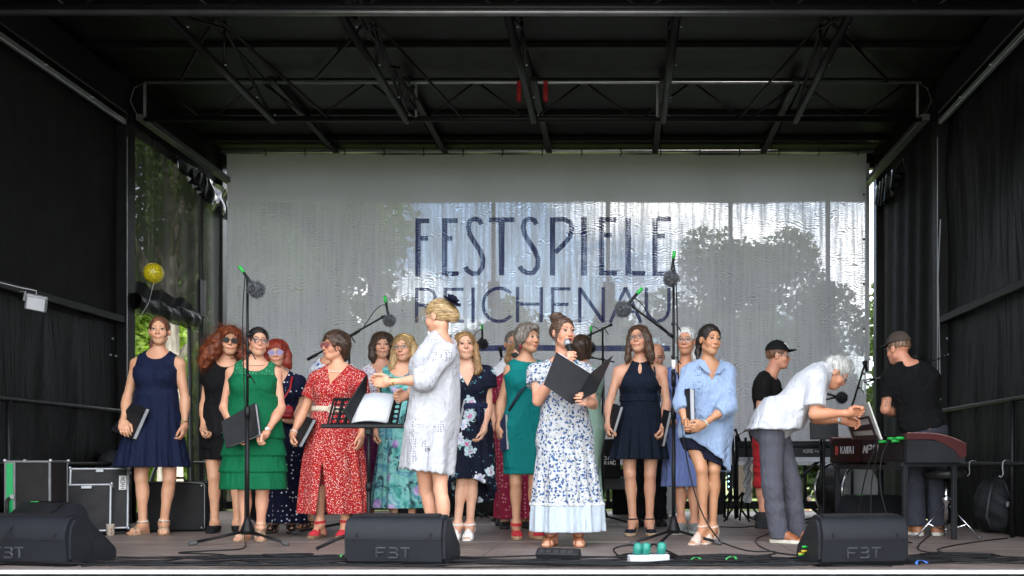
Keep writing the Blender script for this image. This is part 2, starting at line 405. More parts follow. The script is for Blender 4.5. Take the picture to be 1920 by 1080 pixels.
# seated people on the meadow seen under the banner
def sitter(x, y, top, low, label, seat=.0):
    o = empty('person', (x, y, GZ), label, 'person', 'people on the meadow behind the stage'); g = Field((x - .5, y - .7, GZ), (x + .5, y + .5, GZ + 1.35), .022); z = GZ
    c = lambda a, b, r, s_: g.add(cone(np.array((x, y, z)) + a, np.array((x, y, z)) + b, r, s_, .04))
    c((0, 0, .14), (0, .03, .55), .17, .16); c((-.14, 0, .58), (.14, 0, .58), .07, .07); c((0, 0, .62), (0, 0, .72), .05, .05); g.add(ell(np.array((x, y - .02, z + .84)), np.array((.085, .10, .12)), np.eye(3)))
    for q in (-1, 1): c((q * .19, 0, .57), (q * .24, -.14, .34), .048, .04); c((q * .24, -.14, .34), (q * .10, -.33, .30), .04, .035); c((q * .09, -.02, .13), (q * .17, -.42, .36), .085, .06); c((q * .17, -.42, .36), (q * .12, -.58, .05), .058, .045); c((q * .12, -.58, .04), (q * .13, -.68, .04), .045, .035)
    V, Q = g.nets(); b = mesh_obj('body', V, None, mat('skin_far', (.52, .30, .21), .6), o, quads=Q)
    b.data.materials.append(top); b.data.materials.append(low); b.data.materials.append(mat('far_hair', (.05, .03, .02), .7)); zc = V[Q].mean(1); zz = zc[:, 2] - z; mi = np.zeros(len(Q), np.int32)
    mi[(zz < .68) & (np.abs(zc[:, 0] - x) < .30) & (zz > .22) & (zc[:, 1] > y - .19)] = 1; mi[(zz < .5) & ((zc[:, 1] < y - .19) & (np.abs(zc[:, 0] - x) > .0)) & (zz < .42) & (zc[:, 1] > y - .5)] = 2; mi[zz < .2] = 2; mi[(zz > .86) | ((zz > .74) & (zc[:, 1] > y + .02))] = 3
    b.data.polygons.foreach_set('material_index', mi)
sitter(3.55, 17.5, mat('far_rust', (.30, .07, .04), .8), mat('far_rust2', (.20, .08, .05), .8), 'person in rust clothes sitting on the grass, seen under the banner left of the piano')
sitter(4.5, 19, mat('far_pink', (.50, .32, .32), .8), mat('far_blue', (.10, .16, .30), .8), 'person in pale pink sitting on the grass, seen between the keyboard stands')
sitter(5.4, 20.5, mat('far_grey', (.35, .34, .36), .8), mat('far_blue2', (.14, .35, .50), .8), 'person in grey sitting on the grass farthest to the right under the banner')

# ================================================================ the stage
floor_m = None
def floor_mat():
    t = MT('stage_plywood'); v = t.map(scale=(.35, 2.2, 1)); n = t.noise(5, 8, v, .6, .5); n2 = t.noise(1.1, 4); sp = t.noise(55, 3)
    c = t.ramp(t.math('ADD', t.math('MULTIPLY', n, .55), t.math('MULTIPLY', n2, .45)), [(.30, (.125, .092, .079)), (.5, (.185, .145, .126)), (.72, (.255, .210, .186))])
    sc_ = t.noise(3.2, 9, t.map(scale=(1, 6, 1), rot=(0, 0, .4)), .8, 1.5); c = t.mix(t.step(sc_, .63, .70, 0, .35), c, (.24, .20, .17)); c = t.mix(t.step(sp, .66, .74, 0, .5), c, (.03, .022, .018)); sk = t.noise(2.2, 10, t.map(scale=(7, .8, 1), rot=(0, 0, -.5)), .85, 2.5); c = t.mix(t.step(sk, .64, .69, 0, .4), c, (.30, .26, .23)); st_ = t.noise(.7, 5, t.map(loc=(5, 2, 0))); c = t.mix(t.step(st_, .52, .66, 0, .5), c, (.055, .040, .034))
    ft = t.voro(2.6, None, 1.); c = t.mix(t.step(ft, .05, .02, 0, .6), c, (.30, .27, .24))
    t.color(c); t.link(t.step(n, .3, .7, .62, .42), t.b.inputs['Roughness']); t.bump(t.noise(160, 3), .25, .003); return t.m
fl_ = empty('floor', (XC, 8, 0), 'brown plywood stage floor', None, None, 'structure'); fm = floor_mat()
xs = [XL, -2.88, -.862, 1.16, XR]; ys = [YF, 6.95, 8.93, YB]
g_ = random.Random(2)
for i in range(4):
    for j in range(3):
        MB().box(((xs[i] + xs[i + 1]) / 2, (ys[j] + ys[j + 1]) / 2, -.012), (xs[i + 1] - xs[i] - .006, ys[j + 1] - ys[j] - .006, .024), None, .002).build('floor_panel', fm, fl_)
mb = MB(); mb.box((XC, 8.3, -.06), (XR - XL, 6.6, .07)); mb.build('joist', mat('dark_steel', (.03, .03, .032), .5, .6), fl_)
mb = MB()
for y in ys[1:3]: mb.box((XC, y, -.001), (XR - XL, .004, .004))
mb.box((-.862, 7.5, -.001), (.004, 4.9, .004)); mb.build('joint_strip', mat('worn_alu', (.45, .44, .42), .4, .9), fl_)
alu = mat('aluminium', (.42, .43, .45), .38, .8, var=.12, vs_=12); alu_b = mat('white_alu', (.80, .80, .80), .45, .2); blk_steel = mat('black_steel', (.0055, .0055, .006), .42, .0, var=.3, vs_=9)
ed = MB().box((XC, 4.99, .003), (XR - XL + .2, .055, .018), None, .003).build('stage_edge_strip', alu_b); tag(ed, 'white aluminium strip along the front edge of the stage', 'edge strip')
def pleat(u, v):
    x = XL - .2 + u * (XR - XL + .4); return np.stack([x, 4.985 + .012 * np.sin(x * 26) + .008 * np.sin(x * 71), -.006 - v * .98], 1)
tag(grid_obj('stage_skirt', pleat, 400, 3, mat('black_skirt', (.02, .02, .022), .9), loc=(XC, 5, -.5)), 'black cloth skirt hanging below the stage edge', 'stage skirt')
# ---- side walls
def vinyl():
    t = MT('black_vinyl'); n = t.noise(2, 4); t.color(t.ramp(n, [(.3, (.002, .002, .0023)), (.7, (.005, .0048, .005))])); t.set(Roughness=.42); t.b.inputs['Specular IOR Level'].default_value = .2
    v = t.map(scale=(1.2, 1.2, .16)); t.bump(t.math('ADD', t.math('MULTIPLY', t.noise(4, 5, v, dist=1.6), 1.), t.math('MULTIPLY', t.noise(60, 3), .06)), .8, .06); return t.m
vin = vinyl(); matte = mat('black_tarp', (.004, .0038, .004), .75, var=.3, vs_=3, bump=.3, bs=30)
def wall(name, x, sgn, label):
    """side wall: opaque tarps from the front to the rear post, in an upper and a lower field, with their rails and posts"""
    o = empty(name, (x, 7, 0), label, 'side wall')
    def tarp(z0, z1, y0, y1, m, amp, top=1):
        def f(u, v):
            y = y0 + u * (y1 - y0); z = z0 + v * (z1 - z0); w_ = amp * (1.6 * np.sin(y * 3.1 + z * .7 + 1.5 * np.sin(z * 1.7)) + np.sin(y * 13 + 2.2 * np.sin(z * 1.1 + y * .6)) * .5 + .35 * np.sin(y * 29 + z * 1.3 + 2 * np.sin(z * .9)) + .25 * np.sin(y * 51 - z * 2.1)) * (.35 + .65 * np.sin(np.clip(v, 0, 1) * 3.1))
            return np.stack([x + sgn * (.05 + w_), y, z], 1)
        grid_obj('tarp', f, 130, 24, m, o)
    tarp(1.93, 4.55, 3.2, YP, vin if sgn > 0 else matte, .020 if sgn > 0 else .010); tarp(-.35, 1.95, 3.2, YP, vin, .016)
    MB().box((x - sgn * .02, 6.2, 2.0), (.05, 6.1, .07), None, .006).build('side_beam', blk_steel, o)
    MB().box((x - sgn * .03, 6.2, 3.95), (.04, 6.1, .05), None, .004).build('top_rail', alu if sgn > 0 else alu, o)
    MB().box((x - sgn * .0, 6.2, 4.2), (.12, 6.1, .34), None, .01).build('roof_beam', blk_steel, o)
    for z in (1.09, .58): MB().tube([(x - sgn * .10, 3.2, z), (x - sgn * .10, YP, z)], .021, 10).build('rail', blk_steel, o, smooth=True)
    for y in (YP, 7.35, 5.4): MB().tube([(x - sgn * .10, y, 0), (x - sgn * .10, y, 1.1)], .02, 10).build('rail_post', blk_steel, o, smooth=True)
    MB().box((x + sgn * .01, YP + .02, 2.1), (.14, .16, 4.2), None, .008).build('corner_post', blk_steel, o)
    MB().box((x - sgn * .062, YP - .062, 1.9), (.006, .006, 3.8)).build('bright_edge', alu, o)
    MB().box((x + sgn * .02, YB - .1, 2.2), (.12, .14, 4.4), None, .008).build('corner_post', blk_steel, o)
    b = MB()
    for y, z in ((8.93, 1.78), (8.9, 1.62), (8.99, 1.62), (8.6, 3.96), (7.9, 3.96)): b.lathe([(.001, -.004), (.011, 0), (.011, .012), (.006, .016)], (x - sgn * .05, y, z), (-sgn, 0, 0), 8)
    b.build('bolt', alu, o)
    return o
wl = wall('side_wall', XL, -1, 'left side wall of black tarpaulin with black steel rails and an aluminium top rail')
wr_ = wall('side_wall', XR, 1, 'right side wall of wrinkled glossy black tarpaulin with black steel rails')
# rear bay of the left wall: gauze with the door opening, rolled tarp above it
def gauze_mat(name, dens, c=(.012, .012, .012)):
    t = MT(name); t.color(c); t.set(Roughness=.8); tr = t.node('ShaderNodeBsdfTransparent'); ms = t.node('ShaderNodeMixShader')
    v = t.map(scale=(1, 1, .05)); n = t.noise(9, 4, v); t.link(t.step(n, .3, .7, max(0, dens - .07), min(1, dens + .05)), ms.inputs[0])
    t.link(tr.outputs[0], ms.inputs[1]); t.link(t.b.outputs[0], ms.inputs[2]); t.link(ms.outputs[0], t.out.inputs['Surface']); return t.m
gz = gauze_mat('black_gauze', .90)
lb_ = empty('gauze_wall', (XL, 10.3, 0), 'dark see-through gauze of the left side wall with a door opening and a rolled-up tarp', 'gauze wall')
def gz_piece(y0, y1, z0, z1, o=lb_, x=XL, s=-1, m=gz, amp=.012):
    grid_obj('gauze', lambda u, v: np.stack([x + amp * np.sin((y0 + u * (y1 - y0)) * 17 + v), y0 + u * (y1 - y0), z0 + v * (z1 - z0)], 1), 40, 10, m, o)
gz_piece(YP + .08, 11.75, 2.12, 4.0); gz_piece(10.62, 11.5, 0, 2.12)
def foil(u, v):
    y = YP + .95 + u * 1.35; z = 3.96 - v * (.14 + .24 * u); return np.stack([XL + .06 + .028 * np.sin(y * 34 + 2 * np.sin(y * 7)) * (.3 + v) + .02 * np.sin(z * 20 + y * 8), y, z], 1)
foil_m = mat('black_foil', (.010, .011, .013), .10, 0, var=.2, spec=1.); grid_obj('foil_valance', foil, 160, 14, foil_m, lb_)
def roll(u, v):
    y = YP + .05 + u * 1.42; a = v * 6.283; r = .085 + .015 * np.sin(y * 11 + a) + .012 * np.sin(y * 25 + 2 * a); return np.stack([XL + .05 + r * np.cos(a), y, 2.20 + .05 * u - .03 * np.sin(u * 3.1) + r * np.sin(a)], 1)
grid_obj('rolled_tarp', roll, 60, 16, vin, lb_)
def flap(u, v):
    y = YP + .1 + u * 1.3; return np.stack([XL + .03 + .01 * np.sin(y * 23 + v * 3), y, 2.42 - v * .20 + .02 * np.sin(y * 14)], 1)
grid_obj('tarp_flap', flap, 50, 6, matte, lb_)
MB().tube([(XL + .04, 10.64, 0), (XL + .02, 10.60, 2.15)], .022, 8).build('door_pole', blk_steel, lb_)
MB().tube([(XL, 10.95, .2), (XL, 10.95, 3.9)], .028, 8).build('pole', blk_steel, lb_); MB().box((XL, 10.95, 2.52), (.05, .16, .44), None, .01).build('pole_bracket', blk_steel, lb_)
MB().box((XL, 10.3, .05), (.06, 2.3, .08)).build('bottom_rail', blk_steel, lb_)
for a, b in (((XL + .02, 9.5, .08), (XL + .02, 10.2, 1.02)), ((XL + .02, 10.62, .6), (XL + .02, 11.5, .6))): MB().tube([a, b], .018, 8).build('brace', blk_steel, lb_)
rb_ = empty('rear_side_panel', (XR, 10.3, 0), 'plain matt black panel at the rear of the right side wall', 'side panel')
grid_obj('tarp', lambda u, v: np.stack([XR + .03 + .012 * np.sin(u * 30 + 2 * v), YP + .08 + u * 2.0, v * 4.05], 1), 60, 12, matte, rb_)
def foilr(u, v):
    y = YP + 1.1 + u * 1.15; z = 3.98 - v * .34 * (1 - abs(u - .6)); return np.stack([XR - .05 - .03 * np.sin(y * 37 + 2 * np.sin(y * 9)) * (.3 + v), y, z], 1)
grid_obj('foil_valance', foilr, 100, 10, foil_m, rb_)
def bunch(u, v):
    y = 9.9 + u * .95; return np.stack([XR - .03 - .03 * np.sin(y * 40) * np.sin(v * 3.1), y, 1.72 + .1 * u - v * .22 + .02 * np.sin(y * 19)], 1)
grid_obj('rolled_edge', bunch, 60, 8, vin, rb_)
MB().tube([(XR - .08, 9.05, 1.2), (XR - .10, 9.06, 2.4), (XR - .08, 9.05, 2.95)], .006, 6).build('cable', mat('grey_cable', (.25, .25, .26), .5), rb_)
for x_, o_, q_ in ((XL - .03, lb_, -1), (XR + .05, rb_, 1)): grid_obj('upper_tarp', lambda u, v: np.stack([x_ + 0 * u, YP - .1 + u * 2.7, 3.92 + v * .65], 1), 6, 4, matte, o_)
grid_obj('corner_tarp', lambda u, v: np.stack([XR + .04 + 0 * u, 11.2 + u * .6, -.3 + v * 4.9], 1), 4, 6, matte, rb_)
alu_d2 = mat('worn_hook', (.22, .22, .23), .4, .7)
# hooks on the lower right rail
for y in (8.16, 7.45):
    xr = XR - .10; pts = [(xr + .03, y, .575), (xr + .022, y, .605), (xr - .005, y, .612), (xr - .032, y, .598), (xr - .036, y, .56), (xr - .03, y, .50), (xr - .045, y, .475), (xr - .065, y, .485)]
    h_ = MB().tube(pts, .006, 8).build('rail_hook', alu_d2, loc=(XR - .12, y, .6), smooth=True); tag(h_, 'steel hook on the lower right rail %s' % ('nearer the corner post' if y > 8 else 'above the black backpack'), 'hook', 'hooks on the right rail')
# ---- back wall
bw = empty('back_wall', (XC, YB, 0), 'black rear wall frame of the stage with see-through gauze fields', 'back wall')
MB().box((XC, YB + .03, 4.34), (XR - XL, .12, .16), None, .01).build('top_beam', blk_steel, bw)
def bval(u, v):
    x = XL + .1 + u * (XR - XL - .2); return np.stack([x, YB + .02 + .012 * np.sin(x * 9), 4.3 - v * .46 + .012 * np.sin(x * 3)], 1)
grid_obj('back_tarp', bval, 90, 5, gauze_mat('top_gauze', .38), bw)  # gauze instead of opaque tarp, lets sky light brighten the banner's top
for px_ in (700, 925, 1140, 1370, 1553): 
    x = (px_ - HX) / FPX * YB; MB().box((x, YB + .02, 2.2), (.05, .05, 4.3), None, .004).build('post', blk_steel, bw); MB().box((x + .01, YB - .02, 2.68), (.15, .03, .34), None, .006).build('post_bracket', blk_steel, bw)
for z, h_ in ((.60, .06), (.07, .10)): MB().box((XC, YB + .02, z), (XR - XL, .06, h_), None, .006).build('cross_rail', blk_steel, bw)
MB().box((XR - .12, YB - .05, 3.0), (.05, .05, 2.6)).build('post', alu, bw)
for x in (-4.2, -3.4, -2.6, -1.7, -.8, .4, 1.1, 1.9, 2.32, 2.75): MB().box((x, YB + .02, .33), (.045, .05, .5)).build('baluster', blk_steel, bw)
MB().box((-3.0, YB + .05, .34), (3.6, .02, .55)).build('lower_panel', matte, bw)
gz2 = gauze_mat('rear_gauze', .14); grid_obj('gauze', lambda u, v: np.stack([XL + .15 + u * (XR - XL - .35), YB + .045 + 0 * u, .62 + v * 3.25], 1), 4, 4, gz2, bw)
# ---- banner
YBN = 11.3; sB = SC(YBN)
def ban(px, py): return ((px - HX) / sB, CAMZ + (HY - py) / sB)
ztop = ban(0, 380)[1] - 2.4
def banner_mat(name, c, alpha0, wavy, trl=.35):
    t = MT(name); co = t.co(); n = t.noise(1.2, 5); cc = t.mix(n, tuple(x * .90 for x in c), tuple(min(1, x * 1.05) for x in c)); t.color(cc); t.set(Roughness=.75)
    tl_ = t.node('ShaderNodeBsdfTranslucent'); t.link(cc, tl_.inputs[0]); m1 = t.node('ShaderNodeMixShader'); m1.inputs[0].default_value = trl; t.link(t.b.outputs[0], m1.inputs[1]); t.link(tl_.outputs[0], m1.inputs[2])
    # interference of the two nets: fine wavy bands of open and closed mesh
    sp = t.node('ShaderNodeSeparateXYZ'); t.link(co, sp.inputs[0]); d = t.noise(1.5, 4, None, .5, .4); d2 = t.noise(5, 3, t.map(loc=(4, 4, 4)))
    ph = t.math('ADD', t.math('MULTIPLY', sp.outputs[2], 290.0), t.math('ADD', t.math('MULTIPLY', d, 120.0), t.math('ADD', t.math('MULTIPLY', d2, 26.0), t.math('MULTIPLY', sp.outputs[0], 8.0))))
    w1 = t.step(t.math('SINE', ph), -.55, .95); d3 = t.noise(30, 2)
    vert = t.math('MULTIPLY', t.noise(26, 2, t.map(scale=(1, 1, .05))), 1.0)
    a = t.math('ADD', alpha0, t.math('MULTIPLY', t.math('MULTIPLY', w1, t.step(vert, .34, .66, .25, 1.5)), wavy)); a = t.math('MULTIPLY', a, t.step(d3, .3, .7, .7, 1.25)); a = t.math('MULTIPLY', a, t.step(sp.outputs[2], ztop - .012, ztop + .012, 1, .0))
    tr = t.node('ShaderNodeBsdfTransparent'); m2 = t.node('ShaderNodeMixShader'); t.link(a, m2.inputs[0]); t.link(m1.outputs[0], m2.inputs[1]); t.link(tr.outputs[0], m2.inputs[2]); t.link(m2.outputs[0], t.out.inputs['Surface'])
    t.bump(t.noise(3.0, 5, t.map(scale=(1, 1, .4))), .5, .05); return t.m
x0, zt = ban(426, 289); x1, zb = ban(1624, 872)
bn = empty('banner', ((x0 + x1) / 2, YBN, 2.4), 'large light grey mesh banner reading FESTSPIELE REICHENAU across the back of the stage', 'banner')
def wav(x, z): return .020 * np.sin(x * 1.9 + .6 * np.sin(z * 1.1)) + .012 * np.sin(x * 4.7 + z * 1.7) + .010 * np.sin((x + z * .7) * 8) * np.exp(-((zt - z) / .5) ** 2)
bm_ = banner_mat('banner_mesh', (.315, .308, .350), .02, .30); bt = banner_mat('banner_print', (.012, .018, .12), .02, .40, .2)
grid_obj('cloth', lambda u, v: np.stack([x0 + u * (x1 - x0), YBN + wav(x0 + u * (x1 - x0), zb + v * (zt - zb)), zb + v * (zt - zb)], 1), 140, 70, bm_, bn)
def letter(strokes, name='letter'):
    """each stroke: polyline in photo pixels with a width in pixels; flat print 3 mm proud of the cloth"""
    V = []; F = []
    for pts, wd in strokes:
        P = np.array(pts, float)
        # densify
        D_ = [P[0]]
        for a, b in zip(P[:-1], P[1:]):
            k = max(1, int(np.linalg.norm(b - a) / 12)); D_ += [a + (b - a) * (i + 1) / k for i in range(k)]
        P = np.array(D_); n = len(P); b0 = len(V)
        for i in range(n):
            t = P[min(i + 1, n - 1)] - P[max(i - 1, 0)]; t = t / (np.linalg.norm(t) + 1e-9); nn = np.array((-t[1], t[0])) * wd / 2
            for q in (P[i] + nn, P[i] - nn):
                x, z = ban(*q); V.append((x, YBN - .003 + float(wav(x, z)) - .0012 * (len(F) % 3), z))
        F += [(b0 + 2 * i, b0 + 2 * i + 1, b0 + 2 * i + 3, b0 + 2 * i + 2) for i in range(n - 1)]
    return mesh_obj(name, np.array(V), F, bt, bn)
def arc(cx, cy, rx, ry, a0, a1, n=18): return [(cx + rx * math.cos(R(a)), cy + ry * math.sin(R(a))) for a in np.linspace(a0, a1, n)]
T0, T1 = 408, 517
letter([([(783, T0), (783, T1 + 1)], 10), ([(788, 413), (804, 413)], 9), ([(788, 446), (802, 446)], 9)])
letter([([(833, T0), (833, T1)], 10), ([(838, 413), (858, 413)], 9), ([(838, 446), (848, 446)], 9), ([(838, 512.5), (860, 512.5)], 9)])
def Sx(x): return letter([([(x + 33, 421), (x + 29, 413), (x + 20, 410.5), (x + 11, 414), (x + 8, 426), (x + 11, 440), (x + 20, 455), (x + 30, 470), (x + 36, 486), (x + 35, 501), (x + 27, 512), (x + 16, 513), (x + 6, 507), (x + 2, 500)], 9.5)])
Sx(870)
letter([([(917, 412.5), (965, 412.5)], 9), ([(941, 417), (941, T1)], 11)])
Sx(973)
letter([([(1036, T0), (1036, T1)], 10), ([(1041, 412), (1058, 412), (1070, 418), (1073, 430), (1068, 446), (1056, 460), (1041, 474)], 9)])
letter([([(1095, T0), (1095, T1)], 11)])
letter([([(1128, T0), (1128, T1)], 10), ([(1133, 412.5), (1156, 412.5)], 9), ([(1133, 442), (1147, 442)], 9), ([(1133, 512.5), (1157, 512.5)], 9)])
letter([([(1178, T0), (1178, T1)], 11), ([(1184, 512.5), (1210, 512.5)], 9)])
letter([([(1228, T0), (1228, T1)], 10), ([(1233, 410), (1258, 410)], 9), ([(1233, 442), (1247, 442)], 9), ([(1233, 512.5), (1258, 512.5)], 9)])
U0, U1 = 539, 605
letter([([(781, U0), (781, U1)], 6.5), ([(784, 542), (802, 542), (812, 547), (816, 557), (812, 567), (802, 572), (784, 572)], 6), ([(798, 573), (820, U1)], 6.5)])
letter([([(834, U0), (834, U1)], 6.5), ([(837, 542), (869, 542)], 6), ([(837, 571), (864, 571)], 6), ([(837, 602), (870, 602)], 6)])
letter([([(887, U0), (887, U1)], 7)]); letter([(arc(936, 572, 30, 31, -42, -318, 30), 6.5)])
letter([([(971, U0), (971, U1)], 6.5), ([(1015, U0), (1015, U1)], 6.5), ([(974, 571), (1012, 571)], 6)])
letter([([(1036, U0), (1036, U1)], 6.5), ([(1039, 542), (1070, 542)], 6), ([(1039, 571), (1066, 571)], 6), ([(1039, 602), (1070, 602)], 6)])
letter([([(1087, U0), (1087, U1)], 6.5), ([(1131, U0), (1131, U1)], 6.5), ([(1088, U0 + 3), (1130, U1 - 3)], 7)])
letter([([(1173, U0), (1144, U1)], 6.5), ([(1173, U0), (1202, U1)], 6.5), ([(1155, 585), (1191, 585)], 6)])
letter([([(1212, U0), (1212, 580), (1215, 591), (1222, 599), (1233, 602.5), (1244, 599), (1251, 591), (1254.5, 580), (1254.5, U0)], 6.5)])
letter([([(778, 653), (1257, 653)], 11)], 'underline')
MB().tube([(XL + .1, YBN, zt + .035), (XR - .1, YBN, zt + .035)], .024, 10).build('hanging_tube', alu, bn, smooth=True)
for k in range(17):
    x = x0 + .47 + k * .477; MB().tube([(x, YBN - .03, zt + .06), (x + .012, YBN - .032, zt - .0), (x - .004, YBN - .02, zt - .03)], .007, 6).build('cable_tie', mat('tie_black', (.02, .02, .02), .5), bn)
for k in range(5):
    _, z_ = ban(0, 365 + k * 84); MB().lathe([(.004, .001), (.014, .003), (.016, 0)], (x1 - .03, YBN - .004 + float(wav(x1 - .03, z_)), z_), (0, -1, 0), 12).build('eyelet', mat('brass_dark', (.12, .09, .06), .5, .8), bn)
MB().box((x0 + .04, YBN - .02, (zt + zb) / 2), (.001, .001, .001)).build('seam', alu, bn) if False else None
# ---- roof
RF0 = 5.0; ZR = 4.42
rf = empty('roof', (XC, 8, ZR), 'black roof of the stage with dark panels', 'roof')
def roofmat():
    t = MT('roof_panel'); n = t.noise(1.2, 4); t.color(t.ramp(n, [(.3, (.002, .002, .0023)), (.7, (.0042, .004, .004))])); t.set(Roughness=.5); t.b.inputs['Specular IOR Level'].default_value = .2; t.bump(t.noise(1.6, 3), .3, .05); return t.m
rm = roofmat(); ysr = [RF0, 6.6, 7.75, 8.55, 9.35, 10.2, 11.0, 11.75]
for j in range(len(ysr) - 1):
    for i in range(6):
        xa = XL + i * (XR - XL) / 6; xb = xa + (XR - XL) / 6; MB().box(((xa + xb) / 2, (ysr[j] + ysr[j + 1]) / 2, ZR + .02 + .012 * (j % 2)), (xb - xa - .012, ysr[j + 1] - ysr[j] - .012, .02), None, .003).build('roof_panel', rm, rf)
MB().box((XC, 8.4, ZR + .10), (XR - XL + .3, 7.0, .05)).build('roof_deck', blk_steel, rf)
for y in (6.6, 7.75, 8.55, 10.2, 11.0): MB().box((XC, y, ZR - .01), (XR - XL, .06, .05), None, .006).build('purlin', blk_steel, rf)
for x in (-3.42, -2.1, -.84, .44, 1.75): MB().box((x, 10.35, ZR - .06), (.07, 2.4, .05), None, .006).build('rafter', mat('dark_grey_steel', (.016, .016, .017), .45, .3), rf)
for s_, x in ((1, XL + .16), (-1, XR - .16)):
    MB().box((x, 10.4, 4.02), (.09, 2.3, .06), None, .004).build('corner_angle', mat('dark_alu', (.12, .12, .125), .4, .7), rf)
ZL, ZU = 4.0, 4.36
alu_d = mat('dull_alu', (.16, .16, .165), .45, .6)
def truss(y, label, silver_top):
    o = empty('truss', (XC, y, ZL), label, 'truss', 'roof trusses across the stage')
    MB().tube([(XL + .2, y, ZL), (XR - .2, y, ZL)], .028, 12).build('lower_chord', blk_steel, o, smooth=True)
    MB().tube([(XL + .2, y, ZU), (XR - .2, y, ZU)], .013 if silver_top else .02, 10).build('upper_chord', alu if silver_top else blk_steel, o, smooth=True)
    xs_ = np.linspace(XL + .3, XR - .3, 15)
    for k in range(14):
        a, b = (ZL, ZU) if k % 2 else (ZU, ZL); MB().tube([(xs_[k], y + .02, a), (xs_[k + 1] - .06, y + .02, b)], .011, 6).build('web_bar', blk_steel, o, smooth=True)
    return o
truss(9.25, 'rear roof truss with a thin silver upper bar and zigzag webbing', True); tf = truss(7.0, 'front roof truss spanning the top edge of the picture', False)
MB().tube([(XL, 7.0, ZL - .035), (XR, 7.0, ZL - .035)], .024, 12).build('front_tube', mat('grey_tube', (.16, .16, .165), .35, .8), tf, smooth=True)
for n_, x in enumerate((-3.42, -2.1, -.84, .44, 1.75)):
    o = empty('longitudinal_tube', (x, 8.1, ZL), '%s black tube running from the front truss to the rear truss' % ('leftmost', 'second', 'middle', 'fourth', 'rightmost')[n_], 'tube', 'tubes between the trusses')
    MB().tube([(x, 7.0, ZL - .02), (x, 9.25, ZL - .02)], .034, 12).build('tube', blk_steel, o, smooth=True)
    MB().tube([(x, 7.05, ZL), (x + (.35 if x < 0 else -.35) * 0, 8.1, ZR - .06), (x, 9.2, ZL)], .016, 8).build('strut', blk_steel, o, smooth=True)
    MB().tube([(x, 8.1, ZL), (x, 8.1, ZR)], .014, 8).build('strut', blk_steel, o, smooth=True)
    b = MB()
    for y in (7.3, 8.0, 8.7, 9.15): b.lathe([(.001, .006), (.009, .004), (.010, 0)], (x + .05, y, ZL - .0), (0, 0, -1), 8)
    b.build('bolt', alu, o)
for x, zig in ((-3.42, 1), (1.75, -1), (-2.1, 1)):
    MB().tube([(x, 7.9, ZR - .05), (x - zig * .9, 9.2, ZU)], .014, 8).build('stay', blk_steel, rf, smooth=True); MB().tube([(x, 7.9, ZR - .05), (x + zig * .55, 9.2, ZL)], .014, 8).build('stay', blk_steel, rf, smooth=True)
# cable bundle along the second tube
b = MB(); g_ = random.Random(4)
for k in range(5): b.tube([(-2.03 + g_.uniform(-.03, .05), 6.9 + i * .26, ZL + .10 + g_.uniform(-.05, .09)) for i in range(10)], .012, 6)
tag(b.build('cable_loom', mat('cable_black', (.012, .012, .013), .5), loc=(-2, 8, ZL), smooth=True), 'bundle of black cables running along the second roof tube', 'cables')
for x, s_ in ((XL + .22, 1), (-2.0, 1), (.38, -1), (XR - .25, -1)):
    o = MB().box((x, 9.22, 4.17), (.022, .02, .33)).build('safety_bracket', alu_d, loc=(x, 9.2, 4.2)); tag(o, {XL + .22: 'silver hanger plate with a steel loop at the left end of the rear truss', -2.0: 'silver hanger plate at the second tube of the rear truss', .38: 'silver hanger plate at the fourth tube of the rear truss', XR - .25: 'silver hanger plate at the right end of the rear truss'}[x], 'bracket', 'hanger plates on the rear truss')
    MB().tube([(x, 9.2, 4.34), (x - s_ * .09, 9.19, 4.28), (x - s_ * .13, 9.19, 4.15), (x - s_ * .06, 9.19, 4.02), (x, 9.2, 3.99)], .003, 5).build('steel_loop', alu_d, o, smooth=True)
for px_ in (973, 1023):
    x = (px_ - HX) / FPX * 9.2
    def strap(u, v): return np.stack([x - .022 + .044 * v, 9.2 + .01 * np.sin(u * 7), ZU - u * .21], 1)
    tag(grid_obj('red_strap', strap, 8, 3, mat('red_webbing', (.28, .005, .010), .7), loc=(x, 9.2, ZU), thick=.003), 'short red webbing strap hanging from the rear truss, %s of the two' % ('left' if px_ < 1000 else 'right'), 'strap', 'red straps on the truss')
# floodlight on the left wall
c = PX(68, 568, 7.4); o = empty('floodlight', c, 'small grey LED floodlight mounted on the left side wall', 'floodlight'); M_ = rotz(R(22)) @ rotx(R(28)) @ roty(R(10)); gl = mat('grey_housing', (.20, .205, .21), .45, .3)
MB().box(c, (.15, .045, .13), M_, .01).build('housing', gl, o); MB().box(c + M_ @ np.array((0, -.026, 0)), (.12, .004, .10), M_).build('glass', mat('lamp_glass', (.45, .46, .48), .15), o)
MB().tube([c + M_ @ np.array((-.085, .0, .0)), c + M_ @ np.array((-.09, .07, .05)), c + np.array((-.16, .05, .10))], .009, 6, flat=.4).build('bracket', alu, o); MB().tube([c + np.array((-.03, .04, .04)), c + np.array((-.01, .02, .10)), c + np.array((-.14, 0, .125)), c + np.array((-.5, -.5, .2))], .005, 6).build('cord', mat('grey_cable', (.25, .25, .26), .5), o, smooth=True)
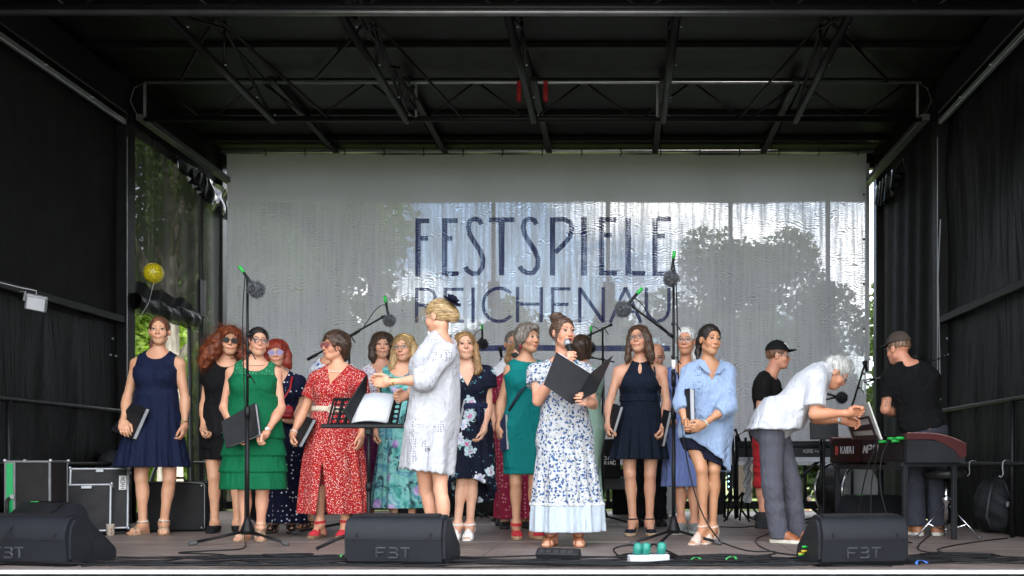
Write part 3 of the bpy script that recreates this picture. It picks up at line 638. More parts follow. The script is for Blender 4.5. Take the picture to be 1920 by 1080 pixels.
# balloon
bc = PX(288, 512, 9.23); o = empty('balloon', bc, 'round yellow balloon floating at the rear edge of the left wall', 'balloon'); r = .096
def bmat():
    t = MT('yellow_balloon'); n = t.voro(70, None, 1.); t.color(t.mix(t.step(n, .25, .5, 0, .8), (.85, .70, .02), (.28, .22, .01))); t.set(Roughness=.3); t.b.inputs['Emission Strength'].default_value = 0; return t.m
MB().lathe([(.004, -r * 1.12), (.012, -r * 1.08)] + [(r * math.sin(a), -r * math.cos(a) * 1.05) for a in np.linspace(.12, 3.1, 14)], bc, (0, 0, 1), 20).build('skin', bmat(), o, smooth=True)
MB().tube([bc - (0, 0, r * 1.1), bc - (.05, 0, .30), bc - (.15, -.02, .44)], .0016, 4).build('string', white_m if 'white_m' in globals() else mat('string', (.6, .6, .6), .7), o)
# ================================================================ people
def skin_mat(tone):
    tone = (tone[0] * 1.05, tone[1] * .87, tone[2] * .73)
    nm = 'skin_%d_%d' % (int(tone[0] * 100), int(tone[1] * 100))
    if nm in _mats: return _mats[nm]
    t = MT(nm); at = t.node('ShaderNodeVertexColor', layer_name='tint').outputs['Color']
    n = t.noise(9, 5); base = t.ramp(n, [(.28, (tone[0] * .90, tone[1] * .80, tone[2] * .78)), (.5, tone), (.72, (min(1, tone[0] * 1.08), tone[1] * 1.14, tone[2] * 1.16))])
    fr = t.noise(120, 2); base = t.mix(t.step(fr, .62, .75, 0, .25), base, tuple((tone[0] * .8, tone[1] * .62, tone[2] * .55)))
    t.color(t.mix(1.0, base, at, 'MULTIPLY')); t.set(Roughness=.52)
    t.b.inputs['Subsurface Weight'].default_value = .12; t.b.inputs['Subsurface Scale'].default_value = .012
    t.b.inputs['Subsurface Radius'].default_value = (1, .35, .2); t.bump(t.noise(260, 2), .12, .002)
    _mats[nm] = t.m; return t.m
LIGHT, PINK, TAN, OLIVE, PALE = (.58, .33, .22), (.60, .35, .265), (.43, .255, .165), (.50, .31, .21), (.62, .39, .28)
def hair_mat(name, c, hi=None, flow_v=True):
    if name in _mats: return _mats[name]
    t = MT(name); hi = hi or tuple(min(1, x * 2.4) for x in c)
    v = t.map(scale=(1, 1, .12)) if flow_v else t.map(scale=(.25, .25, 1)); n = t.noise(95, 3, v, dist=.6); n2 = t.noise(7, 3)
    k = t.math('ADD', t.math('MULTIPLY', n, .7), t.math('MULTIPLY', n2, .3))
    t.color(t.ramp(k, [(.36, tuple(x * .45 for x in c)), (.5, c), (.66, hi)])); t.set(Roughness=.45)
    t.b.inputs['Specular IOR Level'].default_value = .45; t.bump(n, .7, .006)
    _mats[name] = t.m; return t.m

class Person: pass
TV = np.array([-.24, -.14, 0, .12, .28, .42, .58, .74, .87, .95, 1.02])
TX = np.array([.05, .135, .172, .165, .140, .135, .150, .160, .140, .09, .05])
TY = np.array([.05, .095, .112, .108, .096, .097, .108, .104, .082, .062, .05])
def person(label, px, fy, top, yaw=0, J=None, build=1., bust=.6, tone=LIGHT, man=False, headyaw=None, pitch=0, roll=0,
           hair=None, tilt=0, spread=.055, heel=0., footyaw=None, hl=('rel', 'rel'), headsize=1., group=None, mouth='shut', brows=(.06, .03, .02),
           face=True, eyes=(.06, .04, .03), hg=.0042, bg_=.0105, kneebend=0, cat='person', Yset=None, zbase=0.0, hidehands=False, wrinkle=0):
    p = Person(); J = J or {}; p.J = J
    Y = Yset or 1015.0 / (fy - 870); p.Y = Y; s = SC(Y); p.s = s
    h = CAMZ + (870 - top) / s - .015 - zbase; p.h = h
    root = PX(px, HY, Y); root[2] = zbase; p.root = root
    p.o = empty('person', root, label, cat, group)
    a = R(yaw); Fh = np.array((math.sin(a), -math.cos(a), 0.)); Sh = np.array((math.cos(a), math.sin(a), 0.)); Uh = np.array((0, 0, 1.))
    sg = 1 if math.cos(a) >= -.2 else -1
    g = h / 1.68; p.g = g; p.F, p.S, p.U = Fh, Sh, Uh
    def loc(s_, f_, u_): return root + s_ * Sh + f_ * Fh + u_ * Uh
    def jj(k, dflt):
        if k in J:
            v = J[k]
            if len(v) == 2: v = (v[0], v[1], None)
            y = dflt[1] if v[2] is None else Y - v[2]
            return PX(v[0], v[1], y)
        return dflt
    p.loc = loc; p.jj = jj
    PV = jj('pelvis', loc(0, 0, .525 * h)); NK = jj('neck', PV + np.array((0, 0, .305 * h)) if 'pelvis' in J else loc(0, -.005, .83 * h))
    Lt = np.linalg.norm(NK - PV); U = unit(NK - PV); F = unit(Fh - U * (Fh @ U)); S = np.cross(F, U) * 1.0
    if S @ Sh < 0: S = -S
    p.PV, p.NK, p.Lt, p.T = PV, NK, Lt, (S, F, U)
    def tl(s_, f_, v_): return PV + s_ * S + f_ * F + v_ * Lt * U
    p.tl = tl
    bx = g * build; p.build = build
    def torso_fn(X, Y_, Z):
        x, y, z = X - PV[0], Y_ - PV[1], Z - PV[2]
        s_ = x * S[0] + y * S[1] + z * S[2]; f_ = x * F[0] + y * F[1] + z * F[2]; v = (x * U[0] + y * U[1] + z * U[2]) / Lt
        rx = np.interp(v, TV, TX).astype(f32) * bx; ry = np.interp(v, TV, TY * (1.04 if man else 1.)).astype(f32) * bx
        if man: rx = rx * np.interp(v, [0, .3, .8, 1], [.93, 1.12, 1.10, 1.1]).astype(f32)
        fo = np.interp(v, [-.2, 0, .3, .7, 1.0], [-.01, -.012, .012 + .03 * (build - 1), .004, -.012]).astype(f32) * g
        rho = np.sqrt((s_ / rx) ** 2 + ((f_ - fo) / ry) ** 2)
        d = (rho - 1) * np.minimum(rx, ry)
        return np.maximum(d, np.maximum((v - 1.02) * Lt, (-.24 - v) * Lt)).astype(f32)
    tor = (torso_fn, np.minimum(PV - U * .26 * Lt, NK + U * .02) - .2 * build, np.maximum(PV - U * .26 * Lt, NK + U * .02) + .2 * build, .03)
    body = [tor]
    if bust > 0:
        for q in (-1, 1):
            c = tl(q * .073 * g, (.082 + .012 * bust) * bx, .655)
            body.append(ell(c, np.array((.066, .05, .062)) * g * (.72 + .4 * bust), np.array((S, F, U)), .04))
    sw = (.118 if man else .105) * h * (.6 + .4 * build)
    p.sh = {}; p.el = {}; p.wr = {}; p.hd = {}
    torso_only = list(body)
    arms = []
    for side, q in (('l', -sg), ('r', sg)):
        sh = jj('sh' + side, tl(q * sw, 0, .915)); sh = sh + S * (-q) * .008 if not man else sh; el = jj('el' + side, sh + np.array((0, 0, -.175 * h)) + S * q * .035)
        wr = jj('wr' + side, el + np.array((0, 0, -.145 * h)) + Fh * .04); hd = jj('hd' + side, wr + unit(wr - el) * .09)
        p.sh[side], p.el[side], p.wr[side], p.hd[side] = sh, el, wr, hd
        k = g * (1.12 if man else .93) * (.55 + .45 * build)
        torso_only.append(cone(tl(q * sw * .3, -.008, .95), sh, .042 * k, .042 * k, .045))
        body += [cone(tl(q * sw * .3, -.008, .95), sh, .044 * k, .045 * k, .045)]
        ar = [cone(sh, el, .0435 * k, .0335 * k, .025), cone(el, wr, .034 * k, .0225 * k, .02), ell(el + (wr - el) * .27, np.array((.036, .036, .075)) * k, frame(wr - el), .03),
              cone(wr, wr + unit(hd - wr) * .02, .0235 * k, .024 * k, .02)]
        arms += ar; body += ar
    p.torso_only = torso_only; p.arms = arms
    p.leg = {}; legs = []
    for side, q in (('l', -sg), ('r', sg)):
        hp = jj('hip' + side, PV + S * q * .058 * h * 1.0 + np.array((0, 0, .0)) - U * .02)
        an = jj('an' + side, loc(q * spread * h, -.01, .055 + heel)); kn = jj('kn' + side, (hp + an) / 2 + np.array((0, 0, .015)) + Fh * (.015 + kneebend))
        an = an.copy()
        fa = R((footyaw if footyaw is not None else yaw) + q * 8) if not isinstance(footyaw, tuple) else R(footyaw[0 if side == 'l' else 1])
        Ff = np.array((math.sin(fa), -math.cos(fa), 0))
        p.leg[side] = (hp, kn, an, Ff); k = g * (1.04 if man else .94) * (.45 + .55 * build)
        ax = frame(an - kn)
        lg = [cone(hp, kn, .078 * k, .050 * k, .014), cone(kn, an, .047 * k, .031 * k, .012), ell(kn + (an - kn) * .28 - Ff * .014, np.array((.048, .05, .115)) * k, ax, .014),
              ell(kn + Ff * .02, np.array((.036, .034, .045)) * k, np.array((np.cross(Ff, Uh), Ff, Uh)), .014)]
        legs += lg; body += lg
        fb = foot_prims(an, Ff, heel, g, zbase)
        body += fb
    p.legs = legs
    # head
    ha = R(yaw if headyaw is None else headyaw)
    M = rotz(ha) @ rotx(R(-pitch)) @ roty(R(roll)) if True else None
    hf = M @ np.array((0, -1., 0)); hs = M @ np.array((1., 0, 0)); hu = M @ np.array((0, 0, 1.))
    hk = .98 * headsize * (g ** .5) * (1.04 if man else 1.0); p.hk = hk
    C = jj('head', NK + np.array((0, 0, .14 * hk)) + F * .02); p.C = C; p.hs, p.hf, p.hu = hs, hf, hu; A = np.array((hs, hu, hf))
    def hp_(s_, u_, f_): return C + hk * (s_ * hs + u_ * hu + f_ * hf)
    p.hp = hp_
    E_ = lambda c, r, k: ell(hp_(*c), np.array(r) * hk, A, k * hk)
    Cn = lambda a, b, ra, rb, k: cone(hp_(*a), hp_(*b), ra * hk, rb * hk, k * hk)
    rv = np.random.RandomState(int(px) + 3); fw, fj, fn_, fc = 1 + .05 * rv.uniform(-1, 1, 4) * (1, 1.2, 2.2, 2)
    head = [E_((0, .030, -.014), (.073, .083, .092), .02), E_((0, -.028, .022), (.0565 * fw, .082, .066), .02), E_((0, -.088 * fj, .052), (.027 * fw, .022, .028), .03),
            Cn((-.046, -.058, .0), (-.012, -.094, .052), .018, .018, .02), Cn((.046, -.058, .0), (.012, -.094, .052), .018, .018, .02)]
    nr = (.058 if man else .046) * hk
    neck = cone(NK - U * .04, hp_(0, -.06, -.02), nr * 1.1, nr, .035)
    body.append(neck)
    if face:
        head += [E_((-.034, -.030, .058 * fc ** .5), (.024 * fc, .026, .024), .02), E_((.034, -.030, .058 * fc ** .5), (.024 * fc, .026, .024), .02),
                 Cn((0, .012, .083), (0, -.030 * fn_, .1015 * (1 + .3 * (fn_ - 1))), .0065, .0100 * fn_, .012), E_((-.011, -.034, .095), (.0072, .0065, .009), .006), E_((.011, -.034, .095), (.0072, .0065, .009), .006),
                 Cn((-.036, .024, .072), (.036, .024, .072), .010, .010, .016), E_((0, -.058, .080), (.024, .016, .012), .012)]
        if mouth == 'shut':
            head += [Cn((-.019, -.0605, .083), (.019, -.0605, .083), .0045, .0045, .006), Cn((-.013, -.0605, .087), (.013, -.0605, .087), .0045, .0045, .005), Cn((-.013, -.070, .086), (.013, -.070, .086), .0055, .0055, .005)]
        else:
            head += [Cn((-.018, -.053, .086), (.018, -.053, .086), .0055, .0055, .005), Cn((-.014, -.084, .082), (.014, -.084, .082), .006, .006, .005)]
    for q in (-1, 1):
        head += [E_((q * .074, -.006, -.008), (.009, .031, .019), .008)]
    p.head_prims = head
    body_all = body + head
    # ---- grids
    lo = np.min([b[1] for b in body], 0) - .02; hi = np.max([b[2] for b in body], 0) + .02; lo[2] = zbase - .01
    G = Field(lo, hi, bg_)
    for b in body: G.add(b)
    for b in head: G.add(b)
    V, Q = G.nets()
    cz = V[Q].mean(1); dn = (cz - hp_(0, -.085, -.02)) @ hu
    near = np.linalg.norm(cz - C, axis=1) < .26
    keep = ~((dn > 0) & near)
    hands = []
    for side, q in (('l', -sg), ('r', sg)):
        wr, hd = p.wr[side], p.hd[side]; D = unit(hd - wr)
        if hl[0 if side == 'l' else 1] is None: continue
        nd = (cz - wr) @ D; keep &= ~((nd > .012) & (np.linalg.norm(cz - wr, axis=1) < .12))
    V1, Q1 = compact(V, Q[keep])
    parts = [(V1, Q1)]
    # head grid
    m = .135 * hk + .02
    G = Field(C - np.array((m, m, m + .015)), C + np.array((m, m, m)), hg + .0003)
    for b in body: G.add(b)
    for b in head: G.add(b)
    if face:
        for q in (-1, 1):
            G.cut(ell(hp_(q * .0305, .003, .0925), np.array((.0165, .0068, .0125)) * hk, A)[0], k=.007)
        if mouth != 'shut':
            G.cut(ell(hp_(0, -.068, .085), np.array((.0155, .0125, .022)) * hk, A)[0], k=.004)
    V, Q = G.nets(); cz = V[Q].mean(1); dn = (cz - hp_(0, -.085, -.02)) @ hu; V2, Q2 = compact(V, Q[(dn > -.012) & (np.linalg.norm(cz - C, axis=1) < .2)])
    parts.append((V2, Q2)); nhead = (len(V1), len(V1) + len(V2))
    # hands
    for i, (side, q) in enumerate((('l', -sg), ('r', sg))):
        if hl[i] is None: continue
        wr, hd = p.wr[side], p.hd[side]; D = unit(hd - wr); mode = hl[i]; opt = {}
        if isinstance(mode, tuple): mode, opt = mode
        T = np.array(opt['T'], float) if 'T' in opt else Fh
        T = unit(T - D * (T @ D)); N = np.cross(D, T); inward = np.array(opt['N'], float) if 'N' in opt else -Sh * q
        if N @ inward < 0: N = -N
        hp2 = hand_prims(wr, D, T, N, g * (1.1 if man else 1.), mode, p.el[side], side)
        lo = np.min([b[1] for b in hp2], 0) - .012; hi = np.max([b[2] for b in hp2], 0) + .012
        G = Field(lo, hi, hg)
        for b in hp2: G.add(b)
        for b in arms: G.add(b)
        V, Q = G.nets(); cz = V[Q].mean(1); keep = (cz - wr) @ D > .006; V3, Q3 = compact(V, Q[keep]); parts.append((V3, Q3))
    VV = np.concatenate([a for a, b in parts]); off = 0; QQ = []
    for a, b in parts: QQ.append(b + off); off += len(a)
    QQ = np.concatenate(QQ)
    o = mesh_obj('body', VV, None, skin_mat(tone), p.o, quads=QQ); p.body = o
    # tint
    col = np.ones((len(VV), 4), f32); hv = VV[nhead[0]:nhead[1]] - C; ls, lu, lf = hv @ hs / hk, hv @ hu / hk, hv @ hf / hk
    tc_ = np.ones((len(hv), 3), f32)
    def blend(mask, c):
        nonlocal tc_; mask = np.clip(mask, 0, 1)[:, None]; tc_ = tc_ * (1 - mask) + np.array(c, f32) * mask
    fr = (lf > .03)
    ck = np.exp(-(((np.abs(ls) - .036) / .02) ** 2 + ((lu + .03) / .02) ** 2)) * fr; blend(ck * .5, (1.05, .78, .76))
    blend(np.exp(-((ls / .014) ** 2 + ((lu + .034) / .013) ** 2)) * (lf > .08) * .4, (1.02, .76, .74))
    if face:
        if mouth == 'shut':
            lip = ((np.abs(lu + .0655 - 2.2 * ls ** 2) < .0085 * (1 - (ls / .029) ** 2)) & (np.abs(ls) < .026) & (lf > .06)); blend(lip * .8, (.84, .50, .50))
            ln = ((np.abs(lu + .0655 - 4.5 * ls ** 2) < .0022) & (np.abs(ls) < .026) & (lf > .06)); blend(ln * .9, (.4, .16, .16))
        else:
            lip = ((np.abs(lu + .068) < .021 * (1 - (ls / .028) ** 2)) & (np.abs(ls) < .024) & (lf > .06)); blend(lip * .85, (.86, .38, .40))
            ins = (((ls / .0185) ** 2 + ((lu + .068) / .0155) ** 2 < 1) & (lf < .086) & (lf > .05)); blend(ins * 1., (.25, .07, .07))
        for q in (-1, 1):
            blend(np.exp(-(((ls - q * .0305) / .02) ** 2 + ((lu - .004) / .011) ** 2)) * (lf > .05) * .45, (.78, .60, .58))
            bx_ = ls * q; arch = .0235 + .004 * np.sin((bx_ - .012) / .04 * 3.1)
            bm = (np.abs(lu - arch) < .0034 * (1.15 - (bx_ - .012) / .05)) & (bx_ > .011) & (bx_ < .050) & (lf > .03)
            bc = np.array(brows) / np.array(tone); blend(bm * .85, np.minimum(bc, 1))
        blend(((np.abs(np.abs(ls) - .010) < .0045) & (np.abs(lu + .0405) < .004) & (lf > .085)) * .6, (.45, .25, .22))
    col[nhead[0]:nhead[1], :3] = tc_
    at = o.data.color_attributes.new('tint', 'FLOAT_COLOR', 'POINT'); at.data.foreach_set('color', col.ravel())
    if face:
        for q in (-1, 1):
            mb = MB(); c = hp_(q * .0305, .003, .0722); r = .0125 * hk
            mb.lathe([(r * math.sin(t), -r * math.cos(t)) for t in np.linspace(.05, 3.09, 9)], c, hf, 12)
            e = mb.build('eye', eye_mat(eyes), p.o, loc=c, smooth=True, fix=False)
            # iris disc and upper lid line are sub-parts
            gz = unit(hf + 0.0 * hs); ir = MB().lathe([(.0001, .0004), (.0026 * hk, .0004)], c + hf * (r - .0003), gz, 12).lathe([(.0026 * hk, 0), (.0070 * hk, -.0014)], c + hf * r, gz, 12, cap=False)
            io = ir.build('iris', mat('iris%d' % int(eyes[2] * 100), tuple(x * .6 for x in eyes), .55, var=.1, spec=.2), e, smooth=True, fix=False)
            lid = MB().tube([hp_(q * .0305 + x, .003 + .0066 * (1 - (x / .019) ** 2) - (.002 if x * q < 0 else 0), .0875 - 7. * x * x - (.004 if x * q > 0.012 else 0)) for x in np.linspace(-.0165, .0175, 7)], [.0006, .0012, .0016, .0017, .0017, .0014, .0007], 5)
            lid.build('eyelash', mat('eyelash', (.03, .02, .018), .6), e, smooth=True)
    p.A = A
    return p
def frame(d):
    d = unit(d); a = np.array((1., 0, 0)) if abs(d[0]) < .9 else np.array((0, 1., 0)); u = unit(np.cross(d, a)); return np.array((u, np.cross(d, u), d))
def eye_mat(c):
    return mat('eye_white', (.40, .36, .33), .4, var=.04, spec=.3)
def foot_prims(an, Ff, heel, g, zb):
    S_ = np.cross(Ff, (0, 0, 1.)); an = np.asarray(an, float)
    hc = np.array((an[0], an[1], zb + .032 + heel)) - Ff * .028; ball = np.array((an[0], an[1], zb + .026)) + Ff * .105 * g; toe = ball + Ff * .055 * g; toe[2] = zb + .018
    return [cone(an, hc, .034 * g, .029 * g, .03), cone(hc, ball + S_ * .0, .028 * g, .022 * g, .03), cone(an, ball, .032 * g, .024 * g, .03),
            cone(ball - S_ * .020 * g, ball + S_ * .020 * g, .019 * g, .018 * g, .02), cone(toe - S_ * .02 * g, toe + S_ * .018 * g, .012 * g, .013 * g, .02)]
def hand_prims(W, D, T, N, g, mode, el, side):
    """T: thumb side, N: palm normal. mode: rel, grip, fist, flat, point"""
    c = {'rel': 22, 'grip': 62, 'fist': 80, 'flat': 6, 'soft': 38}[mode]; P = []
    pc = W + D * .045 * g
    P.append(ell(pc + D * .008, np.array((.039, .0145, .048)) * g, np.array((T, N, D)), .02)); P.append(cone(W, W + D * .03, .0235 * g, .022 * g, .02))
    def rot(v, a): return v * math.cos(a) + N * math.sin(a)
    Tn = T
    for i, (o, l, r) in enumerate(((.0285, .072, .0088), (.0095, .080, .0090), (-.0095, .074, .0086), (-.0270, .058, .0076))):
        b = W + D * (.083 - .004 * abs(i - 1)) * g + T * o * g; sp = (o * .9)
        P.append(cone(W + D * .045 * g + T * o * .8 * g, b, .0115 * g, .0105 * g, .012))
        a = 0; q = b
        for j, fr in enumerate((.46, .30, .24)):
            a += R(c * (.75, 1.0, .7)[j] * (1 + .06 * i)); d = rot(unit(D + T * sp), a); e = q + d * l * fr * g
            P.append(cone(q, e, (r - .0006 * j) * g, (r - .0006 * (j + 1)) * g, .004)); q = e
    b = W + D * .022 * g + T * .022 * g; k = c / 60.
    d1 = unit(D * .75 + T * .62 + N * (.15 + .35 * k)); e1 = b + d1 * .040 * g; d2 = unit(D * .92 + T * (.25 - .35 * k) + N * (.15 + .45 * k)); e2 = e1 + d2 * .032 * g; d3 = unit(D * .95 + T * (.05 - .3 * k) + N * (.1 + .4 * k)); e3 = e2 + d3 * .024 * g
    P += [cone(b, e1, .0150 * g, .0115 * g, .014), cone(e1, e2, .0108 * g, .0098 * g, .004), cone(e2, e3, .0095 * g, .0075 * g, .004)]
    return P

# ---------------------------------------------------------------- hair
def hair(p, style, m, thick=.014, locks=(), groove=.0022, flow='down', strands=120, slen=.05, curl=0., seed=1, cut=True, hline=-.013, h=.0052, ears=True, back=None, name='hair', slick=False):
    hk = p.hk; C = p.C; A = np.array((p.hs, p.hu, p.hf))
    prims = [ell(p.hp(0, .032, -.016), np.array((.073 + thick, .083 + thick, .092 + thick)) * hk, A, .02)]
    for l in locks:
        if len(l) == 4: prims.append(cone(p.hp(*l[0]), p.hp(*l[1]), l[2] * hk, l[3] * hk, .025))
        elif l[0] == 'e': prims.append(ell(p.hp(*l[1]), np.array(l[2]) * hk, A, .02))
        elif l[0] == 'path':
            pts = l[1]
            for i in range(len(pts) - 1):
                prims.append(cone(p.hp(*pts[i][:3]), p.hp(*pts[i + 1][:3]), pts[i][3] * hk, pts[i + 1][3] * hk, .022))
    lo = np.min([b[1] for b in prims], 0) - .02; hi = np.max([b[2] for b in prims], 0) + .02
    G = Field(lo, hi, h); base0 = prims[0]; G.add(base0)
    X, Y, Z = G.co(tuple(slice(0, n) for n in G.D.shape))
    x, y, z = X - C[0], Y - C[1], Z - C[2]
    s_ = (x * A[0, 0] + y * A[0, 1] + z * A[0, 2]) / hk; u_ = (x * A[1, 0] + y * A[1, 1] + z * A[1, 2]) / hk; f_ = (x * A[2, 0] + y * A[2, 1] + z * A[2, 2]) / hk
    # cap is cut free of the face, the ears and the nape
    face = np.sqrt((s_ / .066) ** 2 + ((u_ + .050 + hline) / .108) ** 2 + (np.minimum(f_ - .085, 0) / .075) ** 2) - 1
    cutd = face * .065 * hk; G.D[:] = np.maximum(G.D, -cutd)
    if ears: 
        ear = np.sqrt(((np.abs(s_) - .085) / .03) ** 2 + ((u_ + .025) / .048) ** 2 + ((f_ - .012) / .042) ** 2) - 1
        G.D[:] = np.maximum(G.D, -ear * .03 * hk)
    nape = -(u_ + (.072 if back is None else back)) * hk
    G.D[:] = np.maximum(G.D, nape)
    if style == 'bald': G.D[:] = np.maximum(G.D, (u_ - .01) * hk)
    for b in prims[1:]: G.add(b)
    if cut:
        keepf = np.sqrt((s_ / .058) ** 2 + ((u_ + .048 + hline) / .098) ** 2 + (np.minimum(f_ - .095, 0) / .062) ** 2) - 1
        G.D[:] = np.maximum(G.D, -keepf * .058 * hk)
    if flow == 'down': ph = np.arctan2(s_, f_ + .0) * 16 + u_ * 18 + 3 * np.sin(u_ * 22 + s_ * 30); ph2 = np.arctan2(s_, f_) * 37 + 2 * np.sin(u_ * 35)
    elif flow == 'back': ph = u_ * 330 + 60 * s_ * np.sign(s_) + 2 * np.sin(f_ * 30); ph2 = u_ * 520 + 2.0 * np.sin(f_ * 25)
    else: ph = snoise((s_, u_, f_), 75, seed) * 4.5 + s_ * 60; ph2 = snoise((s_, u_, f_), 150, seed + 5) * 5
    G.D += (groove * (np.sin(ph) + .6 * np.sin(ph2)) * hk).astype(f32)
    if curl: G.D += (curl * snoise((s_, u_, f_), 60, seed + 9, 7) + curl * .6 * snoise((s_, u_, f_), 130, seed + 19, 7)).astype(f32)
    V, Q = G.nets(); rs = np.random.RandomState(seed)
    n0 = len(V)
    strands = int(strands * 2.2)
    if strands and n0:
        idx = rs.randint(0, n0, strands); SV = []; SQ = []
        cl = V[idx] - C; ctr = C + p.hu * .0
        for j, i in enumerate(idx):
            v0 = V[i]; out = unit(v0 - (C + (0, 0, .0))); down = np.array((0, 0, -1.)) if flow != 'back' else -p.hf * .8 - p.hu * .3
            tang = unit(down - out * (down @ out)); tang = unit(tang + rs.normal(size=3) * (.35 + curl * 40)); L_ = slen * rs.uniform(.5, 1.5); out = unit(out + rs.normal(size=3) * .25)
            pts = []; r0 = .0011; bend = rs.normal(size=3) * .25
            for t in (0, .33, .66, 1.):
                w_ = v0 - out * .002 + tang * L_ * t + out * L_ * (.10 + curl * 18) * math.sin(t * 2.4) + bend * L_ * t * t
                if curl: w_ = w_ + np.cross(tang, out) * .012 * math.sin(t * 7 + j)
                pts.append(w_)
            b0 = n0 + len(SV); sd_ = unit(np.cross(tang, out))
            for k, q in enumerate(pts):
                r_ = r0 * (1 - .25 * k); SV += [q - sd_ * r_, q + sd_ * r_, q + out * r_]
            for k in range(3):
                for a in range(3):
                    SQ.append((b0 + k * 3 + a, b0 + k * 3 + (a + 1) % 3, b0 + (k + 1) * 3 + (a + 1) % 3, b0 + (k + 1) * 3 + a))
        V = np.concatenate([V, np.array(SV)]); Q = np.concatenate([Q, np.array(SQ)])
    return mesh_obj(name, V, None, m, p.o, quads=Q)

# ---------------------------------------------------------------- clothes
def garment(p, name, m, neck=None, sleeve=0., sleeve_r=.012, arm_cut=None, vlo=.0, off=.011, skirt=None, hemvar=None, folds=(11, .012), ryk=.72, h=.0095, flare_s=None,
            back_open=False, zoff=0., wr=.0, slit=None, cyoff=0., tiers=None, scallop=0., ruffle=None, belt_in=0., hollow=True, thigh=.082, extra=None, halter=None, keyhole=None, parent=None, foldstart=None):
    """torso cloth is an offset of the body; the skirt is a folded elliptical cone; profile rows are (pixel y, left x, right x)"""
    S, F, U = p.T; PV, Lt, g, Y = p.PV, p.Lt, p.g, p.Y
    prims = list(p.torso_only); los = [b[1] for b in prims]; his = [b[2] for b in prims]
    sl = []
    if sleeve > 0:
        for side in ('l', 'r'):
            sh, el, wr_ = p.sh[side], p.el[side], p.wr[side]
            k = g * (.55 + .45 * 1.0)
            if sleeve <= 1: e = sh + (el - sh) * sleeve; sl.append(cone(sh, e, .050 * k + sleeve_r * .6, .043 * k + sleeve_r, .03)); ends = (sh, e, unit(e - sh))
            else:
                e = el + (wr_ - el) * (sleeve - 1); sl.append(cone(sh, el, .052 * k + sleeve_r * .6, .040 * k + sleeve_r, .03)); sl.append(cone(el, e, .040 * k + sleeve_r, .030 * k + sleeve_r * 1.2, .03)); ends = (el, e, unit(e - el))
            sl[-1] = (sl[-1][0], sl[-1][1], sl[-1][2], .03, ends)
    sk = None
    if skirt:
        s = p.s; rows = sorted([(PX(0, y, Y)[2] + zoff, (PX((a + b) / 2, y, Y)[0]), (b - a) / 2 / s) for y, a, b in skirt])
        zz = np.array([r[0] for r in rows]); cx = np.array([r[1] for r in rows]); rx = np.array([r[2] for r in rows]); z0, z1 = zz[0], zz[-1]
        cy = p.root[1] + cyoff
        los.append(np.array((min(cx - rx) - .05, cy - max(rx) * ryk - .06, z0 - .12))); his.append(np.array((max(cx + rx) + .05, cy + max(rx) * ryk + .06, z1)))
    for q in sl: los.append(q[1]); his.append(q[2])
    if skirt:
        for side in 'lr': los.append(np.minimum(p.leg[side][0], p.leg[side][1]) - .1); his.append(np.maximum(p.leg[side][0], p.leg[side][1]) + .1)
    lo = np.min(los, 0) - .03; hi = np.max(his, 0) + .03
    G = Field(lo, hi, h)
    for b in prims: G.add(b, off, .05)
    full = tuple(slice(0, n) for n in G.D.shape); X, Yg, Z = G.co(full)
    if skirt and vlo < 3:
        L_ = Field(lo, hi, h)
        for side in 'lr': hp_, kn_, an_, _f = p.leg[side]; L_.add(cone(hp_, kn_, thigh * g * (.45 + .55 * p.build), .054 * g, .03), off + .004)
        zc_ = zz[0] + (.05 if thigh < .1 else 0) + (max(0, hemvar[0]) if hemvar else 0) + (.2 if hemvar and hemvar[0] > .1 else 0)
        np.minimum(G.D, np.maximum(L_.D, zc_ - Z), out=G.D)
    x, y, z = X - PV[0], Yg - PV[1], Z - PV[2]
    s_ = (x * S[0] + y * S[1] + z * S[2]); f_ = x * F[0] + y * F[1] + z * F[2]; v = (x * U[0] + y * U[1] + z * U[2])
    D = G.D
    np.maximum(D, ((vlo - (.12 if skirt and vlo < 1 else 0)) * Lt - v), out=D) if not (skirt and vlo < 1) else np.maximum(D, np.where(Z > zz[0] + .05, -1, (vlo - .12) * Lt - v), out=D)
    if neck:
        kind = neck[0]
        if kind == 'round': w_, d_ = neck[1] * g, neck[2] * g
        else: w_, d_ = neck[1] * g, neck[2] * g
        back = (neck[3] if len(neck) > 3 else .045) * g
        dep = np.where(f_ > 0, d_, back)
        if kind == 'v': lim = Lt * 1.0 - dep * np.clip(1 - np.abs(s_) / w_, 0, 1)
        else: lim = Lt * 1.0 - dep * np.sqrt(np.clip(1 - (s_ / w_) ** 2, 0, 1))
        np.maximum(D, -np.maximum(lim - v, np.abs(s_) - w_).astype(f32), out=D)
    if arm_cut:
        sa, va = arm_cut[0] * g, arm_cut[1] * Lt
        c = np.minimum(np.abs(s_) - sa - .06 * np.clip(1 - (v - va) / .09, 0, 1) ** 2.5, v - va) if halter is None else np.minimum(np.abs(s_) - (sa - np.clip((v - va) / (Lt - va), 0, 1.2) * (sa - halter * g)), v - va)
        np.maximum(D, c.astype(f32), out=D)
    else: pass
    if keyhole:
        np.maximum(D, -((np.sqrt((s_ / keyhole[1]) ** 2 + ((v - keyhole[0] * Lt) / keyhole[2]) ** 2) - 1) * keyhole[1] + np.where(f_ > 0, 0, 1)).astype(f32), out=D)
